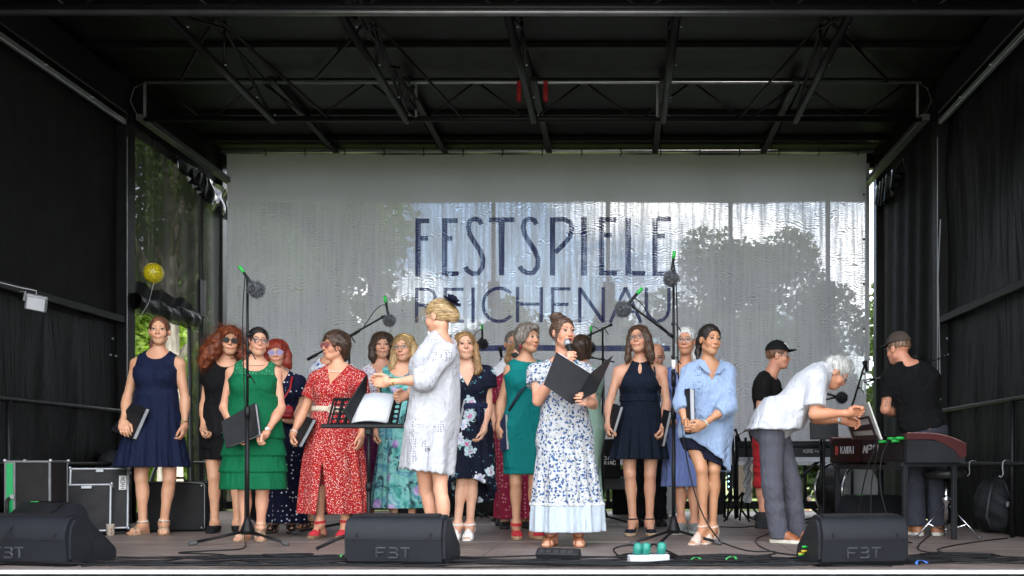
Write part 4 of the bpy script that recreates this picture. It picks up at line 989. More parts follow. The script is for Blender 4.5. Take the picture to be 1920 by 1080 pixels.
    for q in sl:
        sub = Field.sl(G, q[1] - .05, q[2] + .05)
        d = q[0](*G.co(sub))
        if len(q) > 4:
            e, n = q[4][1], q[4][2]; Xs, Ys, Zs = G.co(sub)
            pl = (Xs - e[0]) * n[0] + (Ys - e[1]) * n[1] + (Zs - e[2]) * n[2]
            if ruffle: d = d - ruffle * np.sin(np.arctan2(Zs - e[2], Ys - e[1]) * 9) * np.clip(1 + pl / .07, 0, 1)
            d = np.maximum(d, pl - .002 - (ruffle or 0) * 0)
        a = D[sub]; k = .03; hh = np.maximum(k - np.abs(a - d), 0) / k; D[sub] = np.minimum(a, d) - hh * hh * k * .25
    if sk is None and skirt:
        zc = np.clip(Z, z0 - .15, z1); cxz = np.interp(zc, zz, cx).astype(f32); rxz = np.interp(zc, zz, rx).astype(f32); ryz = np.maximum(rxz * ryk, .10 * g)
        dx = (X - cxz) / rxz; dy = (Yg - cy) / ryz; th = np.arctan2(dy, dx); rho = np.sqrt(dx ** 2 + dy ** 2)
        fs = foldstart if foldstart is not None else 1.
        amp = folds[1] * np.clip((z1 - Z) / max(z1 - z0, .01) * fs, 0, 1)
        fo = amp * (np.sin(folds[0] * th + 1.3 * np.sin(2 * th + 1) + .6) + .45 * np.sin(round(folds[0] * 1.9) * th + 2.1 + Z * 5))
        d = (rho - 1) * np.minimum(rxz, ryz) * .95 - fo
        if tiers:
            zt = (PX(0, 0, Y)[2] * 0 + Z)
            for ty in tiers:
                tz = PX(0, ty, Y)[2]; d = d - .012 * np.clip(1 - (Z - tz) / .10, 0, 1) * (Z > tz) + 0
        hz = z0
        if hemvar is not None: hz = z0 + hemvar[0] * (1 + np.cos(th - R(hemvar[1]))) * .5
        if scallop: hz = hz + scallop * np.abs(np.sin(th * 11))
        din = d + .019
        cav = np.maximum(din, Z - (hz + .40)) 
        d = np.maximum(np.maximum(d, Z - z1), hz - Z); d = np.maximum(d, -cav) if hollow else d
        if slit is not None:
            sx = PX(slit[0], 0, Y)[0]; zt = PX(0, slit[1], Y)[2]; wd = .004 + (zt - Z) * slit[2]
            d = np.where((Yg < cy), np.maximum(d, np.minimum(wd - np.abs(X - sx), zt - Z) * 1.0), d)
        k = .03; hh = np.maximum(k - np.abs(D - d), 0) / k; D[:] = np.minimum(D, d) - hh * hh * k * .25
        if True: # keep the inside hollow below the torso cloth
            pass
    if wr: D -= (wr * snoise((x, y, z * .6), 26, 3) + wr * .5 * snoise((x, y, z), 60, 8)).astype(f32)
    if extra: extra(G, locals())
    V, Q = G.nets()
    return mesh_obj(name, V, None, m, parent or p.o, quads=Q)

def trousers(p, m, top_v=.02, name='trousers', bottom=1.0, r0=.092, r1=.062, r2=.066, wr=.006, h=.010, flare=0):
    prims = [(p.torso_only[0])]; S, F, U = p.T; Lt = p.Lt
    L2 = []
    for side in ('l', 'r'):
        hp, kn, an, Ff = p.leg[side]; g = p.g
        if bottom >= 1: L2 += [cone(hp, kn, r0 * g, r1 * g, .03), cone(kn, an - np.array((0, 0, .05)), r1 * g, r2 * g, .02)]
        else:
            e = kn + (an - kn) * max(0, (bottom - .5) * 2); L2 += [cone(hp, kn, r0 * g, r1 * g, .03), cone(kn, e, r1 * g, r2 * g, .02)]
    lo = np.min([b[1] for b in prims + L2], 0) - .03; hi = np.max([b[2] for b in prims + L2], 0) + .03
    G = Field(lo, hi, h); G.add(prims[0], .012, .03)
    X, Y, Z = G.co(tuple(slice(0, n) for n in G.D.shape))
    v = (X - p.PV[0]) * U[0] + (Y - p.PV[1]) * U[1] + (Z - p.PV[2]) * U[2]
    np.maximum(G.D, v - top_v * Lt, out=G.D)
    for b in L2: G.add(b)
    zb = min(p.leg['l'][2][2], p.leg['r'][2][2]) - .045
    if bottom < 1: zb = (L2[1][1][2] + .05)
    np.maximum(G.D, zb - Z, out=G.D)
    dd = wr * snoise((X, Y, Z * 2.4), 13, 5) + wr * .6 * np.sin(Z * 95 + 5 * np.sin(X * 22) + 4 * np.sin(Y * 17)) * np.clip(1 - np.abs(Z - zb - .2) / .35, 0, 1)
    G.D -= dd.astype(f32)
    V, Q = G.nets(); return mesh_obj(name, V, None, m, p.o, quads=Q)

def shoes(p, kind, m, sole_m=None, heel=0., which='lr'):
    for side in which:
        hp, kn, an, Ff = p.leg[side]; g = p.g; zb = p.root[2]
        fp = foot_prims(an, Ff, heel, g, zb); S_ = np.cross(Ff, (0, 0, 1.)); a0 = np.array((an[0], an[1], zb))
        c0 = a0 - Ff * .09; c1 = a0 + Ff * .21
        lo = np.minimum(c0, c1) - .07; hi = np.maximum(c0, c1) + .07; lo[2] = zb - .008; hi[2] = an[2] + .10
        G = Field(lo, hi, .0055); X, Y, Z = G.co(tuple(slice(0, n) for n in G.D.shape))
        f_ = (X - a0[0]) * Ff[0] + (Y - a0[1]) * Ff[1]; s_ = (X - a0[0]) * S_[0] + (Y - a0[1]) * S_[1]; z = Z - zb
        foot = Field(lo, hi, .0055)
        for b in fp: foot.add(b)
        foot.add(cone(an, an + (kn - an) * .5, .033 * g, .045 * g, .02)); Df = foot.D
        w_ = np.interp(f_, [-.07, -.05, 0, .06, .11, .16, .185], [.012, .030, .033, .034, .044, .034, .008]).astype(f32) * g
        outl = np.maximum(np.abs(s_) - w_, np.maximum(-.064 * g - f_, f_ - .182 * g))
        hz = np.interp(f_, [-.06, .0, .08, .2], [heel, heel, .0, .0]).astype(f32)
        D = G.D; mats = [m, sole_m or m]
        def put(d):
            np.minimum(D, d.astype(f32), out=D)
        if kind in ('sandal', 'strappy', 'heels', 'wedge', 'slide', 'espadrille'):
            st = .012 if kind != 'wedge' else .028
            base = hz if kind in ('wedge', 'espadrille') else 0
            if kind in ('wedge', 'espadrille'): put(np.maximum(outl, np.maximum(z - (hz + st), -z)))
            else:
                put(np.maximum(outl, np.maximum(np.abs(z - (hz + .006)) - .0075, -z - .002)))
                if heel > .02: put(np.maximum(np.maximum(np.abs(s_) - .026 * g, np.abs(f_ + .036 * g) - .024 * g), np.maximum(z - heel - .004, -z)))
            sh_ = Df - .0045
            def band(c, n, w): n = unit(n); put(np.maximum(np.maximum(sh_, z - (heel + .07) if c[1] < .06 else -1) if c[1] < .06 else sh_, np.maximum(np.abs((f_ - c[0]) * n[0] + (z - c[1]) * n[1] + s_ * n[2]) - w, -(z - .004))))
            if kind == 'sandal': band((.115 * g, .03), (.95, .1, .5), .006); band((.115 * g, .03), (.95, .1, -.5), .006); band((-.005, an[2] - zb + .018), (.0, 1, 0), .006)
            elif kind == 'slide': band((.11 * g, .03), (.9, .2, 0), .012)
            elif kind == 'strappy':
                for c in (.06, .09, .12): band((c * g, .03), (.85, .2, .35), .005); band((c * g, .03), (.85, .2, -.35), .005)
                band((0, an[2] - zb + .02), (.05, 1, 0), .006); band((0, an[2] - zb + .0), (.3, 1, 0), .005)
            elif kind == 'heels': band((.115 * g, .03), (.9, .2, 0), .022); band((-.005, an[2] - zb + .012), (.15, 1, 0), .007); put(np.maximum(Df - .005, np.maximum(f_ + .035, z - an[2] + zb - .02)))
            elif kind == 'wedge': band((.125 * g, .03), (.9, .2, 0), .020); band((.075 * g, .05), (.9, .2, 0), .012); band((-.005, an[2] - zb + .01), (.15, 1, 0), .011); put(np.maximum(Df - .005, np.maximum(f_ + .035, z - an[2] + zb - .02)))
            elif kind == 'espadrille': put(np.maximum(Df - .006, np.maximum(z - hz - .055, .055 - f_))); put(np.maximum(Df - .006, np.maximum(f_ + .02, z - hz - .06))); band((-.005, an[2] - zb + .022), (.0, 1, 0), .006)
        elif kind == 'flat':
            put(np.maximum(Df - .006, np.maximum(z - np.interp(f_, [-.06, .0, .06, .2], [.065, .055, .062, .06]).astype(f32), -z))); put(np.maximum(outl - .003, np.maximum(z - .014, -z)))
        else:   # sneaker / boot / leather shoe
            tz = .15 if kind == 'boot' else np.interp(f_, [-.06, .0, .05, .2], [.085, .075, .09, .09]).astype(f32)
            put(np.maximum(Df - .012, np.maximum(z - tz, .012 - z))); put(np.maximum(outl - .008, np.maximum(z - .026, -z)))
        V, Q = G.nets()
        o = mesh_obj('shoe', V, None, m, p.o, quads=Q)
        if sole_m:
            o.data.materials.append(sole_m); me = o.data; zc = V[Q].mean(1); zt = zc[:, 2] - zb; ff = (zc - a0) @ Ff
            lim = np.interp(ff, [-.06, .0, .08, .2], [heel, heel, .0, .0]) + (.013 if kind not in ('wedge', 'sneaker', 'leather', 'espadrille') else .027)
            idx = (zt < lim).astype(np.int32)
            me.polygons.foreach_set('material_index', idx)
def glasses(p, col, lens=None, shape=(.0235, .019), wire=.0013, tint=(.9, .9, .9), name='glasses', sq=2.6, drop=0.):
    hp_ = p.hp; hk = p.hk; f = mat('frame_' + ('%02x' * 3) % tuple(int(c * 99) for c in col), col, .3, var=.05); mb = MB()
    fz = .099
    def rim(q, n=16):
        pts = []
        for i in range(n + 1):
            t = 2 * math.pi * i / n; c, s = math.cos(t), math.sin(t); r = (abs(c) ** sq + abs(s) ** sq) ** (-1 / sq)
            pts.append((q * .032 + c * r * shape[0], -.002 - drop + s * r * shape[1], fz - .35 * abs(c * r * shape[0] + (.004 * q)) ** 1.0 * (.35 if c * q > 0 else 0)))
        return pts
    for q in (-1, 1): mb.tube([hp_(*c) for c in rim(q)], wire * hk, 5, caps=False)
    mb.tube([hp_(-.0095, .004 - drop, fz), hp_(0, .007 - drop, fz + .002), hp_(.0095, .004 - drop, fz)], wire * hk, 5)
    for q in (-1, 1): mb.tube([hp_(q * .0545, .004 - drop, fz - .006), hp_(q * .073, .006 - drop, fz - .03), hp_(q * .080, .008, .03), hp_(q * .080, .006, -.012)], wire * hk * 1.1, 5)
    o = mb.build(name, f, p.o, smooth=True)
    t = lens or 'clear'
    if t not in _mats:
        k = MT('lens_' + t); k.color(tint); k.set(Roughness=.25); k.b.inputs['Specular IOR Level'].default_value = .12
        tr = k.node('ShaderNodeBsdfTransparent'); tr.inputs[0].default_value = (*tint, 1); ms = k.node('ShaderNodeMixShader'); ms.inputs[0].default_value = {'clear': .07, 'dark': .92}.get(t, .42)
        k.link(tr.outputs[0], ms.inputs[1]); k.link(k.b.outputs[0], ms.inputs[2]); k.link(ms.outputs[0], k.out.inputs['Surface']); _mats[t] = k.m
    for q in (-1, 1):
        r = [hp_(*c) for c in rim(q)][:-1]; cc = hp_(q * .032, -.002 - drop, fz + .001)
        MB().add(r + [cc], [(i, (i + 1) % 16, 16) for i in range(16)]).build('lens', _mats[t], o, smooth=True, fix=False)
def ring(p, name, c, ax, r, w_, m, parent=None, n=18, flat=1.):
    fr = frame(ax); pts = [c + r * (math.cos(t) * fr[0] + math.sin(t) * fr[1] * flat) for t in np.linspace(0, 2 * math.pi, n + 1)]
    return MB().tube(pts, w_, 6, caps=False).build(name, m, parent or p.o, smooth=True)
def wrist_band(p, side, m, w_=.005, name='bracelet', face=None, dr=.004):
    wr, el = p.wr[side], p.el[side]; c = wr + (el - wr) * .06; r = (.0245 * p.g + dr)
    o = ring(p, name, c, wr - el, r, w_, m)
    if face:
        n = np.array((0, -1., 0)); n = unit(n - unit(wr - el) * (n @ unit(wr - el)))
        MB().lathe([(.014, -.001), (.015, .004), (.013, .006)], c + n * r, n, 14).build('watch_face', face, o)
def necklace(p, m, rad=.075, drop=.06, w_=.0022, beads=0, name='necklace'):
    S, F, U = p.T; c = p.NK + U * .0; mb = MB(); pts = []
    for t in np.linspace(0, 2 * math.pi, 37):
        a = p.NK + S * math.sin(t) * rad * .92 * p.g + F * (.012 + math.cos(t) * rad * .98) * p.g + U * (.015 - drop * (1 + math.cos(t)) * .5 - .0); pts.append(a)
    if beads:
        for i in range(beads):
            t = 36 * i / beads; k = int(t); q = pts[k] + (pts[min(k + 1, 36)] - pts[k]) * (t - k); mb.lathe([(w_ * math.sin(a), -w_ * math.cos(a)) for a in (.1, .8, 1.57, 2.3, 3.04)], q, (0, 0, 1), 6)
    else: mb.tube(pts, w_, 5, caps=False)
    return mb.build(name, m, p.o, smooth=True)
def folder(corners, label, Y, group='black choir folders held by the singers', thick=.022, spine=0, dz=0., fan=.0, m=None):
    """closed folder: four corners (pixel, depth towards the camera); the spine side is corners 0-3 unless given"""
    C_ = [PX(c[0], c[1], Y - c[2]) for c in corners]; c0 = sum(C_) / 4; n = unit(np.cross(C_[1] - C_[0], C_[3] - C_[0]))
    if n[1] > 0: n = -n
    o = empty('folder', c0, label, 'folder', group); cov = m or mat('folder_black', (.014, .014, .016), .45, vs_=20, var=.25, bump=.15, bs=200)
    P = C_[spine:] + C_[:spine]                            # P0-P3 is the spine edge
    a = MB().add([q + n * thick / 2 for q in P] + [q + n * (thick / 2 + .0022) for q in P], [(0, 1, 2, 3), (4, 5, 6, 7), (0, 1, 5, 4), (1, 2, 6, 5), (2, 3, 7, 6), (3, 0, 4, 7)]); a.build('cover', cov, o)
    P2 = [P[0], P[1] - n * fan, P[2] - n * fan, P[3]]
    a = MB().add([q - n * thick / 2 for q in P2] + [q - n * (thick / 2 + .0022) for q in P2], [(0, 1, 2, 3), (4, 5, 6, 7), (0, 1, 5, 4), (1, 2, 6, 5), (2, 3, 7, 6), (3, 0, 4, 7)]); a.build('cover', cov, o)
    e = unit(P[1] - P[0]); t = e * .012; hb = [P[0] + t * .3, P[1] - t * .6, P[2] - t * .6, P[3] + t * .3]; up = unit(P[3] - P[0]) * .006
    hb = [hb[0] + up, hb[1] + up, hb[2] - up, hb[3] - up]
    pg = mat('paper', (.50, .51, .54), .8, var=.05, vs_=80, stretch=(1, 1, 1))
    k = 5
    for i in range(k):                                     # a few fanned sheaves of sheet music
        t0 = thick / 2 * (1 - 2 * i / k) - .0006; t1 = thick / 2 * (1 - 2 * (i + 1) / k) + .0006; f0 = -fan * (i / k); f1 = -fan * ((i + .8) / k)
        sh = e * (.003 * ((i * 7) % 3 - 1))
        V = [hb[0] + n * t0, hb[1] + n * (t0 + f0) + sh, hb[2] + n * (t0 + f0) + sh, hb[3] + n * t0, hb[0] + n * t1, hb[1] + n * (t1 + f1) + sh, hb[2] + n * (t1 + f1) + sh, hb[3] + n * t1]
        MB().add(V, [(0, 1, 2, 3), (4, 5, 6, 7), (0, 1, 5, 4), (1, 2, 6, 5), (2, 3, 7, 6), (3, 0, 4, 7)]).build('pages', pg, o)
    MB().add([P[0] + n * (thick / 2 + .003), P[3] + n * (thick / 2 + .003), P[3] - n * (thick / 2 + .003), P[0] - n * (thick / 2 + .003)] + [q - e * .004 for q in (P[0] + n * (thick / 2 + .003), P[3] + n * (thick / 2 + .003), P[3] - n * (thick / 2 + .003), P[0] - n * (thick / 2 + .003))],
             [(0, 1, 2, 3), (4, 5, 6, 7), (0, 1, 5, 4), (1, 2, 6, 5), (2, 3, 7, 6), (3, 0, 4, 7)]).build('spine', cov, o)
    return o
# ================================================================ cloth materials
def fab(name, c, rough=.85, var=.10, sheen=.2, bump=.25, vs_=4):
    if name in _mats: return _mats[name]
    t = MT(name); n = t.noise(vs_, 5); t.color(t.ramp(n, [(.3, tuple(x * (1 - var) for x in c)), (.7, tuple(min(1, x * (1 + var)) for x in c))]))
    t.set(Roughness=rough); t.b.inputs['Sheen Weight'].default_value = sheen * .2 if max(c) > .3 else 0.; t.b.inputs['Specular IOR Level'].default_value = .4 if max(c) > .3 else .2
    v = t.map(scale=(1, 1, .35)); t.bump(t.math('ADD', t.math('MULTIPLY', t.noise(9, 4, t.map(scale=(1, 1, .5)), .55, 1.4), 3.2), t.math('ADD', t.math('MULTIPLY', t.noise(38, 3, v), .8), t.math('MULTIPLY', t.noise(420, 2), .25))), bump * 2.0, .018)
    _mats[name] = t.m; return t.m
def printed(name, base, layers, rough=.85, warp=.03, wscale=9):
    """layers: (scale, threshold, colour, randomness, soft, seed)"""
    t = MT(name); nz = t.noise(wscale, 2, col=True); v0 = t.node('ShaderNodeVectorMath', operation='MULTIPLY_ADD'); t.link(nz, v0.inputs[0]); v0.inputs[1].default_value = (warp,) * 3; t.link(t.co(), v0.inputs[2])
    c = base if not isinstance(base, tuple) else t.mix(t.noise(3, 3), tuple(x * .92 for x in base), tuple(min(1, x * 1.06) for x in base))
    for sc_, th, col, rd, soft, seed in layers:
        v = t.map(loc=(seed * 1.37, seed * .71, seed * 2.13), v=v0.outputs[0]); d = t.voro(sc_, v, rd)
        if len(col) == 2:
            cc = t.voro(sc_, v, rd, 'Color'); sp = t.node('ShaderNodeSeparateColor'); t.link(cc, sp.inputs[0]); col = t.mix(sp.outputs[0], col[0], col[1])
        if isinstance(th, tuple):                       # ring
            k = t.math('MULTIPLY', t.step(d, th[0] - soft, th[0], 0, 1), t.step(d, th[1], th[1] + soft, 1, 0))
        else: k = t.step(d, th - soft, th + soft, 1, 0)
        c = t.mix(k, c, col)
    t.color(c); t.set(Roughness=rough); t.b.inputs['Specular IOR Level'].default_value = .25
    t.bump(t.math('ADD', t.math('MULTIPLY', t.noise(9, 4, t.map(scale=(1, 1, .5)), .55, 1.4), 3.0), t.math('ADD', t.math('MULTIPLY', t.noise(38, 3), .8), t.math('MULTIPLY', t.noise(420, 2), .25))), .45, .018)
    _mats[name] = t.m; return t.m
def eyelet(name, base, cell=9, dot=75, dark=(.25, .25, .27), ring_=(.22, .40), cover=.0):
    t = MT(name); c = t.mix(t.noise(4, 3), tuple(x * .94 for x in base), base)
    d1 = t.voro(cell, None, .8); rg = t.math('MULTIPLY', t.step(d1, ring_[0], ring_[0] + .02, 0, 1), t.step(d1, ring_[1], ring_[1] + .02, 1, 0))
    d2 = t.voro(dot, None, .35); dt = t.step(d2, .26, .36, 1, 0); k = t.math('MULTIPLY', rg, dt)
    t.color(t.mix(k, c, dark)); t.set(Roughness=.85); t.b.inputs['Sheen Weight'].default_value = .15
    hgt = t.math('ADD', t.math('MULTIPLY', t.noise(8, 4, t.map(scale=(1, 1, .5)), .55, 1.4), 3.2), t.math('SUBTRACT', t.math('MULTIPLY', t.noise(30, 3), .8), k)); t.bump(hgt, .55, .018); _mats[name] = t.m; return t.m
white_m = mat('white_plastic', (.75, .75, .72), .4); pearl_m = mat('pearl', (.80, .76, .70), .25, var=.03); silver = mat('silver', (.75, .75, .76), .25, 1., var=.05); gold = mat('gold', (.80, .58, .25), .3, 1., var=.05)
blk = mat('black_fabric', (.012, .012, .013), .85, var=.3, bump=.3, bs=150); blk_leather = mat('black_leather', (.015, .014, .014), .45, var=.3, bump=.2, bs=120)
H_brown = hair_mat('hair_dark_brown', (.035, .018, .010)); H_mid = hair_mat('hair_brown', (.075, .036, .018)); H_black = hair_mat('hair_black', (.012, .008, .007)); H_copper = hair_mat('hair_copper', (.15, .030, .009), (.34, .090, .024))
H_red = hair_mat('hair_red', (.22, .022, .012), (.42, .06, .025)); H_blond = hair_mat('hair_blond', (.36, .22, .09), (.62, .45, .23))
H_blondb = hair_mat('hair_blond_swept', (.36, .23, .10), (.62, .47, .26), False); H_dblond = hair_mat('hair_dark_blond', (.26, .14, .055), (.45, .28, .12)); H_grey = hair_mat('hair_grey_brown', (.13, .105, .085), (.33, .29, .25))
H_white = hair_mat('hair_white', (.62, .61, .58), (.82, .81, .78)); H_auburn = hair_mat('hair_auburn', (.10, .035, .018))
def low_tail(p, m, **k): pass

# ---------------------------------------------------------------- 1 navy dress, far left
p = person('woman in a navy sleeveless knee-length dress at the left end of the choir', 296, 1001, 590, 6, headyaw=18, pitch=3, tone=(.56, .35, .25),
    J=dict(neck=(297, 660, 0), shl=(254, 682, 0), shr=(338, 682, 0), ell=(239, 745, .0), wrl=(231, 790, .17), hdl=(233, 812, .27), elr=(347, 748, -.02), wrr=(346, 795, .03), hdr=(344, 818, .04), head=(299, 621, .02), anl=(268, 984, .0), anr=(307, 982, .0), knl=(265, 897, .03), knr=(318, 897, .03), pelvis=(292, 790, 0)), hl=(('soft', dict(T=(1, 0, 0), N=(0, 1, .2))), 'soft'), footyaw=(-5, 25), bust=.5)
hair(p, 'pulled', H_auburn, .008, [('e', (0, -.02, -.10), (.035, .045, .03)), ('path', [(-.03, -.03, -.11, .026), (-.06, -.08, -.07, .022), (-.072, -.13, -.04, .012)])], flow='back', strands=60, slen=.03, ears=True, hline=-.016)
navy_sheer = fab('navy_chiffon', (.005, .009, .032), .8)
garment(p, 'dress', navy_sheer, neck=('round', .080, .062), arm_cut=(.142, .70), skirt=[(737, 257, 331), (770, 250, 334), (820, 235, 342), (876, 221, 352)], folds=(13, .014), off=.010)
garment(p, 'waistband', navy_sheer, vlo=.30, off=.016, extra=lambda G, l: np.maximum(G.D, (l['v'] - .40 * l['Lt']).astype(f32), out=G.D))
shoes(p, 'sandal', mat('bronze_leather', (.40, .28, .18), .35, .4), mat('tan_sole', (.45, .27, .15), .6))
for s_ in 'lr':
    hp0, kn0, an0, _ = p.leg[s_]; ring(p, 'anklet', an0 + (kn0 - an0) * .08, kn0 - an0, .038, .005, pearl_m)
wrist_band(p, 'r', mat('dark_strap', (.05, .03, .03), .5), .004, 'watch', gold)
folder([(250, 757, .13), (277, 766, .22), (251, 824, .20), (211, 807, .08)], 'black folder held by the woman in the navy dress at the far left', p.Y, thick=.022, fan=.012)

# ---------------------------------------------------------------- 2 curly copper hair
p = person('woman with long curly copper hair, black sunglasses and a short black dress', 420, 998, 609, 15, headyaw=22, pitch=2, roll=4, tone=PALE,
    J=dict(neck=(425, 676, 0), shl=(390, 700, 0), shr=(462, 700, 0), ell=(383, 758, 0), wrl=(381, 803, .13), hdl=(386, 826, .19), head=(432, 641, .03), anl=(403, 982, 0), anr=(445, 982, .0), knl=(401, 895, .03), pelvis=(420, 800, 0)), hl=(('grip', dict(T=(0, -1, 0), N=(1, 0, 0))), 'rel'), footyaw=(10, 30))
hair(p, 'curly', H_copper, .026, [('path', [(-.06, .06, -.02, .055), (-.11, -.03, -.02, .068), (-.155, -.11, -.02, .068), (-.185, -.18, -.01, .055), (-.19, -.215, .0, .03)]), ('path', [(.05, .05, -.04, .05), (.09, -.04, -.03, .050), (.11, -.12, -.02, .048), (.11, -.18, -.0, .03)]), ('path', [(0, 0, -.09, .06), (-.03, -.10, -.10, .075), (-.05, -.16, -.08, .06)])],
    flow='mess', curl=.009, strands=1100, slen=.075, ears=False, seed=4)
blackdress = fab('black_cotton', (.005, .005, .006), .85)
garment(p, 'dress', blackdress, neck=('round', .08, .06), sleeve=.36, sleeve_r=.018, skirt=[(760, 388, 452), (800, 384, 456), (862, 380, 460)], folds=(7, .006), hemvar=(.05, 60))
glasses(p, (.05, .045, .04), 'dark', (.026, .0215), .0014, (.01, .01, .01), 'sunglasses', 2.4)
shoes(p, 'flat', blk, mat('rubber_sole', (.03, .03, .03), .7))
folder([(389, 758, .10), (418, 764, .17), (424, 800, .16), (402, 832, .10)], 'black folder held low by the woman with copper curls', p.Y, thick=.018, fan=.008)

# ---------------------------------------------------------------- 4 polka dots, red bob
p = person('woman with a red bob, lilac glasses and a long navy polka dot dress', 532, 998, 632, 15, headyaw=14, roll=-4, tone=(.58, .36, .27),
    J=dict(neck=(525, 700, 0), shl=(492, 716, 0), shr=(562, 716, 0), head=(519, 663, .03), elr=(566, 762, -.02), wrr=(548, 790, .10), hdr=(533, 783, .15), anl=(513, 982, 0), anr=(545, 982, 0)), hl=(None, ('rel', dict(T=(0, 0, 1), N=(0, 1, 0)))))
hair(p, 'bob', H_red, .018, [('path', [(-.05, .05, -.02, .05), (-.075, -.04, -.02, .04), (-.08, -.10, -.01, .026)]), ('path', [(.05, .06, -.02, .05), (.078, -.02, -.01, .042), (.082, -.09, 0, .036), (.10, -.125, 0, .02)]), ('path', [(0, 0, -.07, .06), (0, -.09, -.06, .05)])], flow='down', curl=.002, strands=150, ears=False, seed=6, hline=.012)
glasses(p, (.55, .50, .55), 'lilac', (.028, .024), .0014, (.55, .5, .8), 'glasses', 2.2)
polka = printed('navy_polka_dots', (.005, .007, .028), [(26, .21, (.75, .75, .78), .55, .02, 1)], warp=.0)
garment(p, 'dress', polka, neck=('v', .075, .13), sleeve=.55, sleeve_r=.02, skirt=[(770, 505, 560), (830, 498, 566), (980, 492, 573)], folds=(10, .012))
shoes(p, 'strappy', blk_leather, blk_leather)
wrist_band(p, 'r', mat('brown_strap', (.10, .05, .03), .5), .004, 'watch', silver)
t_ = p.tl
MB().tube([t_(.11, .02, .97), t_(.10, .11, .88), t_(.085, .15, .7), t_(.02, .165, .5), t_(-.08, .14, .3)], .009, 6, flat=.35).build('bag_strap', mat('red_leather', (.42, .012, .02), .4), p.o, smooth=True)
bag = empty('shoulder_bag', t_(-.02, .17, .33), 'small red shoulder bag worn across the polka dot dress', 'handbag')
b_ = MB().box(t_(-.0, .17, .30), (.20, .06, .11), rotz(R(15)), .02).build('bag_body', mat('red_leather', (.42, .012, .02), .4), bag)
MB().box(t_(-.0, .205, .33), (.19, .012, .05), rotz(R(15)), .005).build('bag_flap', mat('red_leather', (.42, .012, .02), .4), bag)

# ---------------------------------------------------------------- 3 green dress
p = person('woman in a tiered emerald green dress with round glasses clasping a folder', 474, 1012, 612, 12, headyaw=30, pitch=1, roll=5, tone=(.60, .37, .28), build=1.12, bust=.9,
    J=dict(neck=(480, 678, 0), shl=(433, 699, 0), shr=(519, 699, 0), ell=(420, 765, .0), wrl=(449, 812, .20), hdl=(470, 828, .24), elr=(527, 765, -.0), wrr=(500, 812, .20), hdr=(484, 828, .24), head=(484, 641, .03), anl=(460, 990, 0), anr=(489, 988, 0), knl=(458, 920, .03), knr=(492, 920, .03), pelvis=(475, 815, 0)),
    hl=(('grip', dict(T=(.2, -1, 0), N=(0, 0, -1))), ('grip', dict(T=(-.2, -1, 0.3), N=(0, 0, -1)))), footyaw=(0, 20))
hair(p, 'pulled', H_black, .008, [('e', (0, .0, -.11), (.04, .05, .035)), ('path', [(-.02, -.02, -.12, .03), (-.05, -.07, -.10, .02)])], flow='back', strands=60, slen=.03, seed=3)
glasses(p, (.16, .03, .04), 'clear', (.0265, .023), .0018, (.9, .9, .9), 'glasses', 2.3)
green = fab('emerald_cloth', (.001, .115, .045), .75, .08)
garment(p, 'dress', green, neck=('round', .10, .085), arm_cut=(.155, .72), off=.014, skirt=[(745, 431, 525), (790, 428, 527), (855, 420, 532), (917, 414, 537)], folds=(5, .004), tiers=(823, 855, 886))
def yoke(G, l): np.maximum(G.D, ((.80 * l['Lt'] - l['v'])).astype(f32), out=G.D)
lace = printed('green_lace', (.01, .13, .055), [(46, (.16, .30), (.05, .30, .16), .15, .03, 2)], warp=0)
garment(p, 'lace_yoke', lace, neck=('round', .102, .087), arm_cut=(.153, .72), off=.018, extra=yoke)
shoes(p, 'strappy', mat('bronze_leather', (.40, .28, .18), .35, .4), mat('tan_sole', (.45, .27, .15), .6))
necklace(p, mat('dark_cord', (.03, .02, .02), .6), .092, .055, .002)
wrist_band(p, 'r', silver, .003, 'watch', white_m)
folder([(418, 791, .22), (480, 756, .22), (488, 816, .26), (427, 840, .26)], 'black folder clasped with both hands by the woman in the green dress', p.Y - .03, thick=.03, fan=.01, spine=0)

# ---------------------------------------------------------------- 5 blue floral, hidden
p = person('woman in a blue and white floral top almost hidden behind the red dress', 622, 990, 625, 5, tone=PALE, J=dict(neck=(620, 672, 0), shl=(590, 696, 0), shr=(658, 696, 0), head=(625, 645, 0), ell=(586, 745, 0), anl=(580, 982, 0), anr=(656, 980, 0), knl=(590, 905, 0), knr=(650, 905, 0)), footyaw=(-15, 15), hg=.006)
hair(p, 'short', H_mid, .012, [('path', [(0, .02, -.06, .06), (0, -.05, -.05, .05)])], flow='down', strands=30)
garment(p, 'blouse', printed('blue_floral', (.70, .72, .76), [(19, .30, ((.02, .05, .35), (.10, .18, .55)), 1., .05, 3), (60, .18, (.05, .10, .45), 1, .03, 4)], warp=.05), neck=('round', .09, .07), sleeve=.3, sleeve_r=.02, skirt=[(760, 596, 650), (850, 590, 658), (930, 588, 660)], folds=(8, .01))
shoes(p, 'strappy', blk_leather, mat('cork', (.20, .12, .07), .8))

